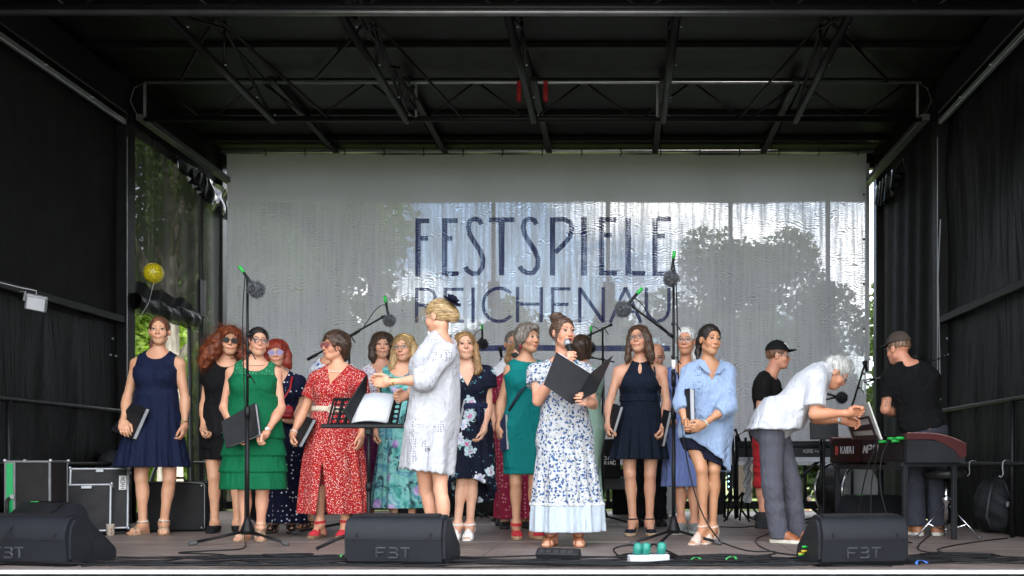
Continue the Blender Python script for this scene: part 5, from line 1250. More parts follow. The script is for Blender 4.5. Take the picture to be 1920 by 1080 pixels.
# ---------------------------------------------------------------- 7 brown hair, magenta top
p = person('woman with brown shoulder-length hair and a white and magenta patterned top, pearl earring', 716, 988, 615, 12, headyaw=16, tone=(.60, .37, .28), J=dict(neck=(715, 682, 0), shl=(686, 702, 0), shr=(752, 702, 0), head=(717, 648, .02)), hg=.005)
hair(p, 'bob', H_brown, .016, [('path', [(-.045, .06, -.02, .05), (-.08, -.02, -.02, .042), (-.085, -.10, -.01, .036), (-.075, -.15, .0, .02)]), ('path', [(.05, .06, -.02, .05), (.078, -.02, -.02, .04), (.082, -.10, -.01, .034)]), ('path', [(0, 0, -.07, .06), (0, -.10, -.07, .06)])], flow='down', strands=120, ears=False, seed=7, hline=.004, curl=.002)
MB().lathe([(.001, 0), (.006, -.006), (.008, -.016), (.006, -.024), (.001, -.028)], p.hp(-.083, -.042, -.005), (0, 0, 1), 10).build('earring', pearl_m, p.o, smooth=True)
mag = printed('magenta_print', (.72, .68, .72), [(24, (.12, .22), (.20, .02, .16), .9, .03, 5), (24, .05, (.25, .02, .2), .9, .03, 5), (48, (.20, .30), (.28, .04, .22), 1, .03, 6)], warp=.06)
garment(p, 'blouse', mag, neck=('v', .09, .13), sleeve=.35, sleeve_r=.022)
garment(p, 'skirt', printed('plum_print', (.09, .012, .06), [(40, .16, (.30, .12, .28), 1, .03, 7)]), vlo=-.2, off=.016, skirt=[(775, 690, 742), (860, 684, 748), (955, 678, 752)], folds=(8, .01), extra=lambda G, l: np.maximum(G.D, (l['v'] - .36 * l['Lt']).astype(f32), out=G.D))
garment(p, 'sash', fab('plum_sash', (.20, .01, .07), .6), vlo=.28, off=.02, extra=lambda G, l: np.maximum(G.D, (l['v'] - .40 * l['Lt']).astype(f32), out=G.D))
shoes(p, 'sandal', blk_leather, blk_leather)

# ---------------------------------------------------------------- 8 blond, teal floral
p = person('blond woman with a golden headband, glasses and a teal watercolour floral dress', 752, 998, 621, 4, headyaw=-6, roll=-4, tone=(.62, .40, .30), bust=.8, build=1.04,
    J=dict(neck=(752, 686, 0), shl=(716, 702, 0), shr=(790, 702, 0), ell=(711, 765, 0), wrl=(706, 808, .05), hdl=(704, 828, .06), head=(757, 653, .03), anl=(741, 980, 0), anr=(773, 980, 0)), hl=(('grip', dict(T=(0, -1, 0), N=(1, 0, 0))), 'rel'), spread=.05)
hair(p, 'long', H_blond, .014, [('path', [(-.04, .06, -.02, .045), (-.078, -.01, -.01, .036), (-.09, -.09, .0, .034), (-.11, -.16, .02, .03), (-.135, -.21, .03, .012)]), ('path', [(.045, .06, -.02, .05), (.082, -.01, -.01, .042), (.095, -.09, -.0, .04), (.10, -.17, .01, .034), (.09, -.23, .02, .014)]), ('path', [(0, 0, -.07, .06), (0, -.14, -.07, .05)])], flow='down', strands=160, slen=.06, ears=False, seed=8, curl=.0015)
ring(p, 'headband', p.hp(0, .03, .0), p.hs * 0 + p.hf * .85 - p.hu * .5, .098 * p.hk, .004, gold, flat=.9)
glasses(p, (.20, .12, .09), 'clear', (.0265, .016), .0016, (.9, .9, .9), 'glasses', 3)
def teal_m():
    t = MT('teal_watercolour'); n1 = t.noise(7, 3, dist=.8); n2 = t.noise(11, 2, t.map(loc=(3, 1, 2)), dist=1.2); n3 = t.noise(5, 2, t.map(loc=(7, 4, 1)))
    c = t.ramp(n1, [(.30, (.02, .10, .10)), (.42, (.05, .30, .28)), (.52, (.22, .52, .48)), (.62, (.06, .26, .36)), (.74, (.40, .62, .60))])
    c = t.mix(t.step(n2, .56, .62, 0, .9), c, (.012, .045, .06)); d = t.voro(6.5, t.map(loc=(1, 2, 3)), 1.); k = t.math('MULTIPLY', t.step(d, .22, .32, 1, 0), t.step(n3, .4, .5, 0, 1))
    c = t.mix(k, c, t.ramp(n1, [(.4, (.22, .12, .36)), (.6, (.55, .42, .66))])); t.color(c); t.set(Roughness=.8); t.bump(t.noise(38, 3), .2, .006); return t.m
garment(p, 'dress', teal_m(), neck=('round', .095, .10), arm_cut=(.15, .72), off=.013, skirt=[(770, 718, 782), (830, 712, 786), (952, 697, 800)], folds=(10, .014))
necklace(p, silver, .075, .09, .0012)
shoes(p, 'sandal', blk_leather, blk_leather)
folder([(715, 770, .05), (729, 770, .11), (725, 832, .10), (707, 835, .05)], 'black folder hanging from the hand of the woman in the teal watercolour dress', p.Y, thick=.02, fan=.01)

# ---------------------------------------------------------------- 6 red floral dress
p = person('woman with short dark brown hair, pearl necklace, tinted glasses and a long red floral dress', 628, 1008, 616, -8, headyaw=-42, pitch=3, tone=(.60, .36, .26), build=1.16, bust=.9,
    J=dict(neck=(636, 686, 0), shl=(593, 710, 0), shr=(676, 710, 0), ell=(568, 775, .0), wrl=(550, 812, .10), hdl=(549, 832, .12), elr=(684, 775, -.02), wrr=(678, 812, .05), hdr=(676, 835, .07), head=(628, 650, .02), anl=(600, 980, 0), anr=(648, 978, 0), pelvis=(628, 820, 0)), hl=(('grip', dict(T=(0, -1, 0), N=(1, 0, 0))), 'rel'), footyaw=(-8, -2), heel=.0)
hair(p, 'fluffy', H_mid if False else hair_mat('hair_espresso', (.055, .030, .019)), .024, [('e', (0, .07, -.03), (.088, .055, .088)), ('path', [(0, .02, -.07, .065), (.0, -.06, -.07, .052), (0, -.10, -.06, .03)]), ('path', [(.06, .06, -.0, .04), (.08, .02, -.03, .035), (.075, -.03, -.045, .03)]), ('path', [(-.06, .07, .02, .035), (-.07, .04, .03, .02)])], flow='mess', curl=.003, strands=200, slen=.035, seed=11, ears=True)
glasses(p, (.30, .03, .04), 'rose', (.027, .021), .002, (.45, .2, .22), 'sunglasses', 2.2)
redp = printed('red_floral', (.36, .006, .010), [(80, .25, ((.75, .68, .6), (.8, .75, .7)), 1., .04, 8), (50, .20, ((.75, .16, .03), (.80, .45, .30)), 1., .04, 9), (120, .18, (.75, .62, .55), 1., .05, 10)], warp=.02, wscale=30)
garment(p, 'dress', redp, neck=('v', .085, .17), sleeve=.55, sleeve_r=.024, skirt=[(775, 586, 668), (800, 582, 674), (860, 570, 684), (962, 560, 692)], folds=(9, .011), slit=(617, 870, .10))
lim = lambda G, l: np.maximum(G.D, (l['v'] - .42 * l['Lt']).astype(f32), out=G.D)
garment(p, 'belt', mat('cream_woven_belt', (.60, .50, .38), .8, bump=.6, bs=90), vlo=.345, off=.026, extra=lim)
b0 = p.tl(.03, .165, .38); ring(p, 'belt_buckle', b0, np.array((0, -1., 0)), .028, .006, mat('cream_woven_belt', (.60, .50, .38), .8))
necklace(p, pearl_m, .078, .07, .0048, beads=46, name='pearl_necklace')
shoes(p, 'wedge', mat('red_suede', (.45, .02, .03), .8), mat('cork', (.42, .24, .15), .8, var=.3, vs_=60))
wrist_band(p, 'l', pearl_m, .0045)
folder([(578, 782, .12), (590, 786, .20), (562, 838, .18), (552, 830, .10)], 'black folder seen nearly edge-on in the hand of the woman in the red dress', p.Y, thick=.02, fan=.008)

# ---------------------------------------------------------------- 11 / 12 hidden pair left of the teal dress
p = person('grey-haired man with glasses and a white shirt, mostly hidden behind the teal dress', 962, 984, 614, 10, man=True, tone=(.52, .28, .20), J=dict(neck=(963, 678, 0), shl=(936, 702, 0), shr=(1000, 702, 0), head=(963, 645, 0), ell=(932, 750, 0)), bust=0, hg=.006)
hair(p, 'short', H_grey, .006, [], flow='down', strands=40, slen=.015, hline=-.01)
glasses(p, (.2, .2, .2), 'clear')
garment(p, 'shirt', fab('white_shirt', (.74, .75, .78), .8), neck=('v', .06, .05), sleeve=.6, sleeve_r=.02, vlo=-.1)
trousers(p, fab('dark_trousers', (.006, .006, .008), .85)); shoes(p, 'leather', blk_leather)
p = person('woman with sunglasses and a long maroon lace dress, half hidden behind the teal dress', 966, 990, 640, 14, tone=(.58, .36, .27), J=dict(neck=(962, 700, 0), shl=(930, 720, 0), shr=(1000, 720, 0), head=(969, 668, .02), ell=(922, 770, -.02), wrl=(930, 812, .02)), hg=.005)
hair(p, 'bob', H_dblond, .012, [('path', [(-.05, .05, -.02, .045), (-.075, -.03, -.02, .035), (-.07, -.08, -.02, .02)]), ('path', [(0, 0, -.07, .06), (0, -.07, -.06, .05)])], flow='down', strands=50, ears=False)
glasses(p, (.02, .02, .02), 'dark', (.029, .022), .002, (.01, .01, .01), 'sunglasses')
garment(p, 'dress', printed('maroon_lace', (.20, .008, .03), [(30, (.16, .26), (.48, .20, .22), .5, .03, 11), (30, .06, (.5, .25, .25), .5, .03, 11)], warp=.01), neck=('round', .07, .05), sleeve=.7, sleeve_r=.012, skirt=[(770, 938, 994), (850, 934, 1000), (972, 928, 1006)], folds=(8, .012))
shoes(p, 'flat', blk_leather)

# ---------------------------------------------------------------- 10 young woman
p = person('young woman with long dark blond hair, a navy floral wrap dress and white heels', 880, 1011, 618, 8, headyaw=14, pitch=6, roll=-3, tone=(.64, .43, .34), bust=.55,
    J=dict(neck=(876, 683, 0), shl=(843, 701, 0), shr=(916, 701, 0), ell=(838, 760, 0), wrl=(846, 800, .06), hdl=(850, 820, .08), elr=(916, 762, -.01), wrr=(908, 803, .08), hdr=(901, 826, .10), head=(872, 649, .03), anl=(858, 985, 0), anr=(881, 985, 0), knl=(866, 900, .02), knr=(886, 900, .02)), hl=(('grip', dict(T=(0, -1, 0), N=(1, 0, 0))), 'soft'), heel=.045, footyaw=(-4, 0))
hair(p, 'long', H_dblond, .009, [('path', [(-.04, .06, -.02, .04), (-.073, -.01, -.02, .028), (-.07, -.10, -.02, .022)]), ('path', [(.045, .06, -.02, .04), (.076, -.01, -.0, .028), (.085, -.10, .02, .028), (.09, -.20, .05, .030), (.07, -.24, .07, .016)]), ('path', [(0, 0, -.07, .05), (0, -.14, -.08, .045)])], flow='down', strands=110, slen=.05, ears=False, seed=12, groove=.0016)
nf = printed('navy_big_floral', (.004, .006, .018), [(6.5, (.18, .30), ((.35, .55, .55), (.70, .68, .74)), 1., .05, 12), (6.5, .18, ((.55, .05, .22), (.45, .5, .7)), 1., .05, 12), (6.5, .05, (.75, .7, .6), 1., .02, 12), (16, .12, (.16, .42, .52), 1, .05, 13)], warp=.10, wscale=34)
garment(p, 'dress', nf, neck=('v', .09, .19), sleeve=.42, sleeve_r=.03, ruffle=.006, skirt=[(758, 850, 908), (790, 846, 914), (860, 838, 924), (945, 832, 930)], folds=(9, .018), hemvar=(.20, 265))
garment(p, 'waist_tie', fab('navy_tie', (.012, .018, .05), .8), vlo=.31, off=.020, extra=lambda G, l: np.maximum(G.D, (l['v'] - .40 * l['Lt']).astype(f32), out=G.D))
MB().tube([p.tl(.07, .125, .36), p.tl(.08, .15, .30), p.tl(.075, .16, .10)], [.012, .016, .012], 6, flat=.4).build('tie_end', fab('navy_tie', (.012, .018, .05), .8), p.o, smooth=True)
necklace(p, silver, .07, .12, .001)
shoes(p, 'heels', mat('white_leather', (.78, .76, .72), .45), heel=.045)
folder([(850, 752, .06), (871, 750, .14), (859, 806, .13), (846, 800, .06)], 'black folder in the hand of the young woman in navy floral', p.Y, thick=.02, fan=.01)

# ---------------------------------------------------------------- 13 teal dress
p = person('woman with a grey bob, red drop earring and a plain teal sleeveless dress, looking right', 983, 1009, 601, 28, headyaw=48, pitch=2, tone=(.50, .31, .22), bust=.35, build=.96,
    J=dict(neck=(985, 675, 0), shl=(955, 694, .03), shr=(1028, 694, -.04), ell=(939, 755, .03), wrl=(935, 800, .08), hdl=(937, 822, .09), elr=(1030, 760, -.1), head=(990, 635, .03), anl=(968, 984, .0), anr=(1003, 984, 0), knl=(967, 905, .03), knr=(1002, 905, .03)), hl=(('soft', dict(T=(.6, -1, 0), N=(1, 0, 0))), 'rel'), footyaw=(10, 24))
hair(p, 'bob', H_grey, .018, [('path', [(-.045, .06, 0, .05), (-.075, .0, -.01, .038), (-.075, -.05, -.01, .022)]), ('path', [(.05, .06, -.0, .045), (.075, .0, -.01, .034), (.07, -.04, -.01, .02)]), ('path', [(0, .03, -.07, .065), (0, -.05, -.07, .055), (0, -.085, -.06, .03)]), ('path', [(-.05, .085, .05, .022), (0, .08, .075, .02), (.05, .085, .05, .02)])], flow='down', strands=110, slen=.03, ears=False, seed=14, groove=.0022)
MB().lathe([(.001, 0), (.010, -.012), (.013, -.026), (.008, -.045), (.001, -.052)], p.hp(-.083, -.045, .0), (0, 0, 1), 12).build('earring', mat('red_bead', (.20, .01, .015), .5, bump=.5, bs=200), p.o, smooth=True)
teal = fab('teal_cloth', (.001, .16, .155), .75, .07)
garment(p, 'dress', teal, neck=('round', .09, .02), arm_cut=(.135, .71), off=.012, skirt=[(770, 953, 1016), (830, 948, 1022), (889, 944, 1028)], folds=(5, .008))
MB().tube([p.tl(.10, -.0, .97), p.tl(.06, .10, .85), p.tl(-.02, .135, .66), p.tl(-.10, .12, .45), p.tl(-.15, .05, .20)], .013, 6, flat=.3).build('bag_strap', mat('navy_strap', (.02, .03, .05), .7), p.o, smooth=True)
shoes(p, 'wedge', mat('red_suede', (.40, .02, .03), .8), mat('tan_sole', (.45, .27, .15), .6))
folder([(940, 790, .10), (949, 775, .14), (952, 842, .14), (941, 846, .10)], 'dark blue folder held edge-on against the plain teal dress', p.Y, thick=.018, fan=.008, m=mat('folder_blue', (.02, .028, .06), .45))

# ---------------------------------------------------------------- 15 hidden behind the speaker
p = person('dark-haired woman in a pale green dress hidden behind the woman with the microphone', 1095, 995, 630, -12, headyaw=170, tone=(.55, .34, .25), J=dict(neck=(1094, 688, 0), shl=(1062, 705, 0), shr=(1118, 705, 0), elr=(1119, 765, .0), wrr=(1117, 805, .04), hdr=(1115, 828, .05), head=(1091, 655, 0), anl=(1066, 982, 0), anr=(1092, 982, 0)), hl=(None, ('soft', dict(T=(-1, -.5, 0), N=(-1, 0, 0)))), hg=.005, heel=.05)
hair(p, 'bob', H_auburn if False else H_brown, .018, [('path', [(0, .03, -.06, .06), (0, -.06, -.05, .05)]), ('path', [(-.05, .03, -.02, .04), (-.06, -.06, -.02, .03)]), ('path', [(.05, .03, -.02, .04), (.06, -.06, -.02, .03)])], flow='down', strands=80, ears=False, curl=.003)
garment(p, 'dress', fab('pale_green_cloth', (.30, .45, .36), .85), neck=('round', .08, .05), sleeve=.3, sleeve_r=.018, skirt=[(770, 1068, 1118), (850, 1062, 1124), (975, 1056, 1132)], folds=(7, .01))
shoes(p, 'heels', mat('white_leather', (.78, .76, .72), .45), heel=.05)
wrist_band(p, 'r', gold, .004, 'watch', gold)

# ---------------------------------------------------------------- 14 the speaker with the microphone
p = person('woman speaking into a microphone in a long white dress with blue flowers', 1058, 1023, 582, 14, headyaw=34, pitch=2, tone=(.60, .35, .265), build=1.16, bust=.9, mouth='open',
    J=dict(neck=(1053, 676, 0), shl=(1003, 698, .02), shr=(1098, 698, -.02), ell=(1008, 752, .12), wrl=(1058, 676, .26), hdl=(1068, 670, .35), elr=(1112, 758, .05), wrr=(1108, 754, .36), hdr=(1086, 747, .50), head=(1056, 624, .04), anl=(1036, 1000, 0), anr=(1084, 1000, 0), pelvis=(1060, 830, 0)),
    hl=(('grip', dict(T=(.0, .0, 1), N=(1, .35, 0))), ('soft', dict(T=(0, 0, 1), N=(0, 1, 0)))), footyaw=(-14, 6))
hair(p, 'bun', hair_mat('hair_chestnut', (.070, .038, .024)), .010, [('e', (-.02, .115, -.05), (.055, .042, .052)), ('e', (-.01, .02, -.10), (.05, .05, .03)), ('path', [(-.066, .0, .012, .009), (-.072, -.05, .01, .006), (-.068, -.09, .012, .004)])], flow='back', strands=140, slen=.03, seed=15, groove=.0024)
bf = printed('blue_flower_print', (.52, .53, .55), [(44, (.30, .37), (.22, .19, .10), .9, .03, 17), (42, .38, ((.012, .045, .16), (.035, .10, .25)), .8, .05, 16), (42, .08, (.30, .40, .52), .8, .02, 16), (75, .20, (.04, .09, .26), 1, .04, 18)], warp=.035, wscale=26)
garment(p, 'dress', bf, neck=('v', .09, .17), sleeve=.42, sleeve_r=.030, ruffle=.010, skirt=[(775, 1018, 1100), (800, 1014, 1104), (880, 1006, 1118), (951, 1001, 1127)], folds=(12, .014))
lo_hem = PX(0, 952, p.Y)[2]
garment(p, 'hem_band', printed('pale_blue_denim', (.46, .52, .58), [(160, .2, (.60, .68, .76), 1, .1, 19)]), vlo=5., skirt=[(945, 1001, 1128), (996, 997, 1130)], folds=(12, .014), foldstart=40., zoff=-.0)
def trimline(G, l): pass
garment(p, 'trim', printed('trim_print', (.60, .60, .58), [(60, .25, (.05, .12, .30), .2, .03, 20)], warp=0), vlo=5., skirt=[(941, 999, 1129), (948, 999, 1129)], folds=(12, .015), foldstart=40.)
shoes(p, 'strappy', mat('brown_leather', (.25, .09, .035), .5), mat('brown_sole', (.22, .10, .05), .6))
ring(p, 'finger_ring', p.wr['r'] + unit(p.hd['r'] - p.wr['r']) * .10, p.hd['r'] - p.wr['r'], .011, .0025, silver)
speaker = p
mc = PX(1066, 661, p.Y - .285); md = unit(PX(1081, 693, p.Y - .30) - PX(1061, 641, p.Y - .25)); m0 = PX(1064, 643, p.Y - .26)
mo = empty('handheld_microphone', m0, 'black handheld microphone with silver grille held to the mouth of the speaking woman', 'microphone')
MB().lathe([(.002, -.028), (.016, -.024), (.025, -.010), (.026, .004), (.023, .018)], m0, md, 16).build('grille', mat('mic_grille', (.42, .43, .45), .4, .8, bump=.8, bs=400), mo, smooth=True)
MB().lathe([(.0275, .018), (.0275, .026), (.021, .034), (.0175, .09), (.0165, .17)], m0, md, 16).build('grip', mat('mic_black', (.015, .015, .016), .4), mo, smooth=True)
MB().lathe([(.0172, .145), (.0172, .157)], m0, md, 16).build('blue_ring', mat('blue_band', (.04, .30, .55), .5), mo)
MB().lathe([(.0175, .172), (.018, .205), (.016, .212)], m0, md, 16).build('green_tape', mat('green_tape_bright', (.02, .5, .06), .55), mo)
fo = empty('open_folder', PX(1090, 715, p.Y - .36), 'open black folder held up in front of the speaking woman', 'folder'); cv = mat('folder_black', (.014, .014, .016), .45)
A_, B_, C2, D_ = PX(1043, 660, p.Y - .38), PX(1107, 700, p.Y - .30), PX(1072, 758, p.Y - .40), PX(1019, 721, p.Y - .46)
E2, F2 = PX(1149, 666, p.Y - .52), PX(1118, 735, p.Y - .55)
def slab(name, q, m, t, par, sh=0.):
    n = unit(np.cross(q[1] - q[0], q[3] - q[0])); q = [a + n * sh for a in q]
    return MB().add(list(q) + [a + n * t for a in q], [(0, 1, 2, 3), (4, 5, 6, 7), (0, 1, 5, 4), (1, 2, 6, 5), (2, 3, 7, 6), (3, 0, 4, 7)]).build(name, m, par)
slab('cover', (A_, B_, C2, D_), cv, .0025, fo); slab('cover', (B_, E2, F2, C2), cv, .0025, fo)
pp = mat('paper', (.50, .51, .54), .8)
up = unit(B_ - C2)
inn = lambda q: q + up * .004 + np.array((-.0, .012, .0))
slab('pages', [inn(B_ * .97 + E2 * .03), inn(B_ * .06 + E2 * .94), inn(C2 * .06 + F2 * .94), inn(C2 * .97 + B_ * .0 + F2 * .03)], pp, .006, fo)
slab('pages', [inn(B_ * .97 + A_ * .03), inn(B_ * .06 + A_ * .94), inn(C2 * .06 + D_ * .94), inn(C2 * .97 + D_ * .03)], pp, .006, fo)

# ---------------------------------------------------------------- 17 bald man
p = person('bald man in a white shirt hidden behind the woman in the navy halter dress', 1218, 986, 640, 0, man=True, tone=(.56, .30, .22), J=dict(neck=(1226, 695, 0), shl=(1176, 712, 0), shr=(1256, 712, 0), head=(1230, 668, .03)), bust=0, pitch=-18, hg=.006)
glasses(p, (.2, .05, .05), 'clear')
garment(p, 'shirt', fab('white_shirt', (.74, .75, .78), .8), neck=('v', .06, .05), sleeve=.9, sleeve_r=.02, vlo=-.1)
trousers(p, fab('dark_trousers', (.006, .006, .008), .85)); shoes(p, 'leather', blk_leather)

# ---------------------------------------------------------------- 16 halter dress
p = person('woman with long straight brown hair, glasses and a navy halter dress with a keyhole neckline', 1200, 1003, 604, -4, headyaw=-14, pitch=8, roll=-5, tone=(.60, .37, .28), bust=.75, build=1.02,
    J=dict(neck=(1201, 677, 0), shl=(1158, 697, 0), shr=(1243, 697, 0), ell=(1143, 755, 0), wrl=(1139, 797, .08), hdl=(1142, 818, .10), elr=(1250, 757, 0), wrr=(1243, 800, .08), hdr=(1240, 820, .10), head=(1197, 637, .02), anl=(1187, 978, 0), anr=(1218, 978, 0), knl=(1181, 890, .03), knr=(1219, 890, .03)), hl=(('grip', dict(T=(0, -1, 0), N=(1, 0, 0))), ('grip', dict(T=(0, -1, 0), N=(-1, 0, 0)))), heel=.05, footyaw=(-12, 4))
hair(p, 'long', hair_mat('hair_straight_brown', (.060, .028, .016), (.16, .085, .05)), .012, [('path', [(-.035, .07, .0, .04), (-.070, .01, .01, .026), (-.085, -.08, .02, .024), (-.09, -.15, .03, .026), (-.10, -.19, .04, .012)]), ('path', [(.04, .07, .0, .045), (.076, .01, .01, .034), (.090, -.08, .02, .036), (.10, -.16, .04, .036), (.11, -.22, .05, .014)]), ('path', [(0, 0, -.07, .055), (0, -.12, -.08, .05)])], flow='down', strands=160, slen=.06, ears=False, seed=16, groove=.0018)
glasses(p, (.03, .03, .025), 'clear', (.027, .018), .0017, (.9, .9, .9), 'glasses', 2.8)
nh = fab('navy_halter_cloth', (.005, .009, .020), .8)
garment(p, 'dress', nh, neck=('round', .055, .015), arm_cut=(.155, .60), halter=.065, off=.013, keyhole=(.86, .015, .045), skirt=[(770, 1163, 1237), (800, 1158, 1243), (861, 1145, 1253)], folds=(13, .012))
garment(p, 'waistband', nh, vlo=.34, off=.019, extra=lambda G, l: np.maximum(G.D, (l['v'] - .46 * l['Lt']).astype(f32), out=G.D))
shoes(p, 'espadrille', mat('navy_canvas', (.012, .015, .025), .85), mat('jute', (.42, .30, .18), .9, var=.35, vs_=90), heel=.05)
MB().tube([p.tl(.11, -.02, .95), p.tl(.115, .07, .88), p.tl(.13, .10, .7), p.tl(.155, .07, .4), p.tl(.16, .03, .2)], .008, 6, flat=.35).build('bag_strap', mat('navy_strap', (.02, .03, .05), .7), p.o, smooth=True)
wrist_band(p, 'l', silver, .003)
folder([(1152, 757, .07), (1166, 762, .15), (1148, 822, .14), (1140, 812, .07)], 'black folder in the left-hand grip of the woman in the navy halter dress', p.Y, thick=.02, fan=.01)
folder([(1247, 768, .08), (1257, 772, .14), (1243, 838, .13), (1234, 832, .07)], 'black folder held between the navy halter dress and the blue linen dress', p.Y, thick=.02, fan=.01)

# ---------------------------------------------------------------- 18 white hair
p = person('white-haired woman with large round glasses, a long blue linen dress and grey sneakers', 1277, 1000, 609, -6, headyaw=-14, pitch=1, tone=(.54, .31, .22), bust=.5, build=.98,
    J=dict(neck=(1284, 688, 0), shl=(1253, 705, 0), shr=(1318, 705, 0), ell=(1249, 758, 0), wrl=(1262, 795, .1), hdl=(1270, 785, .15), head=(1286, 640, .02), anl=(1277, 980, 0), anr=(1302, 980, 0), knl=(1275, 905, 0), knr=(1300, 905, 0)), hl=(None, None), footyaw=(-20, 10))
hair(p, 'pulled', H_white, .010, [('e', (.0, .02, -.09), (.06, .06, .04)), ('path', [(.03, -.01, -.10, .035), (.05, -.08, -.09, .04), (.06, -.14, -.07, .03)])], flow='back', strands=110, slen=.035, curl=.0015, seed=18)
glasses(p, (.22, .17, .12), 'clear', (.030, .028), .0016, (.9, .9, .9), 'glasses', 2.1)
garment(p, 'dress', fab('blue_linen', (.14, .19, .42), .9, .12, .1, .35), neck=('v', .08, .20), sleeve=.6, sleeve_r=.025, skirt=[(770, 1249, 1306), (850, 1245, 1312), (912, 1242, 1316)], folds=(6, .008))
shoes(p, 'sneaker', mat('grey_sneaker', (.22, .23, .22), .8, var=.3, vs_=50, bump=.5, bs=90), mat('light_sole', (.55, .55, .53), .7))

# ---------------------------------------------------------------- 19 light blue shirt dress
p = person('dark-haired woman in an oversized light blue eyelet shirt dress and beige block heels, looking right', 1325, 1019, 603, 8, headyaw=24, pitch=0, roll=4, tone=(.46, .27, .17), brows=(.012, .009, .008), eyes=(.03, .018, .012), build=1.0, bust=.5,
    J=dict(neck=(1330, 680, 0), shl=(1290, 700, .03), shr=(1365, 698, -.03), ell=(1279, 756, .16), wrl=(1284, 790, .24), hdl=(1297, 802, .30), elr=(1364, 762, .17), wrr=(1319, 796, .27), hdr=(1301, 804, .32), head=(1331, 638, .03), anl=(1319, 988, .03), anr=(1336, 990, -.03), knl=(1316, 880, .08), knr=(1339, 880, .03), pelvis=(1322, 815, 0)),
    hl=(('grip', dict(T=(.2, -1, .4), N=(0, .3, -1))), ('soft', dict(T=(0, -.5, 1), N=(0, 1, .2)))), heel=.05, footyaw=(-38, -30))
hair(p, 'pulled', H_black, .011, [('e', (-.02, .0, -.10), (.045, .05, .035)), ('path', [(-.03, -.03, -.10, .03), (-.06, -.09, -.07, .022), (-.065, -.15, -.05, .012)])], flow='back', strands=120, slen=.035, seed=19)
lb = eyelet('light_blue_eyelet', (.26, .35, .52), 7.0, 62, (.03, .06, .14), (.20, .34))
garment(p, 'shirt_dress', lb, neck=('v', .07, .15), sleeve=1.38, sleeve_r=.026, off=.022, skirt=[(735, 1284, 1368), (780, 1276, 1374), (830, 1272, 1372), (886, 1274, 1366)], folds=(5, .012), hemvar=(.26, 200), wr=.004, ryk=.85)
for q in (-1, 1):
    c0_ = p.tl(q * .02, .145, .80); MB().add([p.tl(q * .012, .135, .82), p.tl(q * .055, .110, .99), p.tl(q * .08, .045, 1.03), p.tl(q * .095, .095, .93), p.tl(q * .05, .145, .84)] + [p.tl(q * .012, .129, .82), p.tl(q * .055, .100, .985), p.tl(q * .08, .035, 1.025), p.tl(q * .095, .085, .925), p.tl(q * .05, .137, .835)],
        [(0, 1, 2, 3, 4), (5, 6, 7, 8, 9), (0, 1, 6, 5), (1, 2, 7, 6), (2, 3, 8, 7), (3, 4, 9, 8), (4, 0, 5, 9)]).build('collar', lb, p.o)
garment(p, 'underskirt', fab('navy_jersey', (.008, .010, .024), .85), vlo=-.3, off=.014, skirt=[(800, 1290, 1360), (850, 1290, 1364), (882, 1292, 1366)], folds=(3, .003), hemvar=(.10, 200), extra=lambda G, l: np.maximum(G.D, (l['v'] - .3 * l['Lt']).astype(f32), out=G.D))
shoes(p, 'heels', mat('beige_leather', (.60, .46, .38), .5), heel=.05)
for sd_ in 'lr':
    a_ = p.el[sd_] + (p.wr[sd_] - p.el[sd_]) * .30; d_ = unit(p.wr[sd_] - p.el[sd_])
    MB().lathe([(.046, -.045), (.054, -.04), (.056, .0), (.055, .018), (.050, .020), (.048, .0)], a_, d_, 20, cap=False).build('cuff', lb, p.o, smooth=True)
wrist_band(p, 'r', mat('mint_band', (.55, .70, .60), .5), .004); wrist_band(p, 'l', silver, .0025)
folder([(1288, 730, .20), (1297, 728, .26), (1299, 812, .30), (1289, 815, .22)], 'black ring binder held upright against the light blue shirt dress', p.Y, thick=.03, fan=.006)

# ---------------------------------------------------------------- 9 conductor in white
p = person('blond conductor in a white eyelet dress turning pages, seen from behind', 812, 1030, 566, -118, headyaw=-112, pitch=-10, tone=(.60, .37, .28), bust=.4, build=.98,
    J=dict(neck=(826, 634, 0), shl=(802, 660, -.12), shr=(836, 662, .15), elr=(795, 712, .22), wrr=(733, 716, .26), hdr=(706, 716, .25), ell=(790, 712, -.14), wrl=(762, 742, -.06), hdl=(738, 746, .02), head=(822, 594, .02), anl=(816, 1010, -.06), anr=(834, 1012, .06), knl=(799, 920, -.05), knr=(826, 920, .06), pelvis=(806, 800, 0)),
    hl=(('soft', dict(T=(-.2, -.3, 1), N=(0, 0, -1))), ('soft', dict(T=(0, 0, 1), N=(0, -1, -.4)))))
hair(p, 'bun', H_blondb, .010, [('e', (0, -.010, -.115), (.052, .060, .045)), ('e', (0, .04, -.10), (.05, .05, .03))], flow='back', strands=160, slen=.04, seed=9, groove=.0013)
wsp = MB()
for k in range(7):
    z = k * .004; wsp.tube([p.hp(-.03 + z, .075, .07), p.hp(-.03, .07 + z, .13), p.hp(-.04 + z, .03, .18 + z), p.hp(-.05, -.05 + 2 * z, .20 + z)], [.0009, .0007, .0005, .0003], 4)
wsp.build('loose_strand', H_blond, p.o, smooth=True)
glasses(p, (.7, .66, .62), 'clear', (.025, .017), .0014)
fl = empty('hair_flower', p.hp(0, .085, -.12), 'dark blue fabric flower pinned to the bun of the blond conductor', 'hair flower')
flm = mat('dark_blue_petal', (.010, .011, .030), .7, var=.4); fr_ = random.Random(3); axf = unit(p.hu * .7 - p.hf * .7); ff_ = frame(axf); fc = p.hp(.030, .062, -.128)
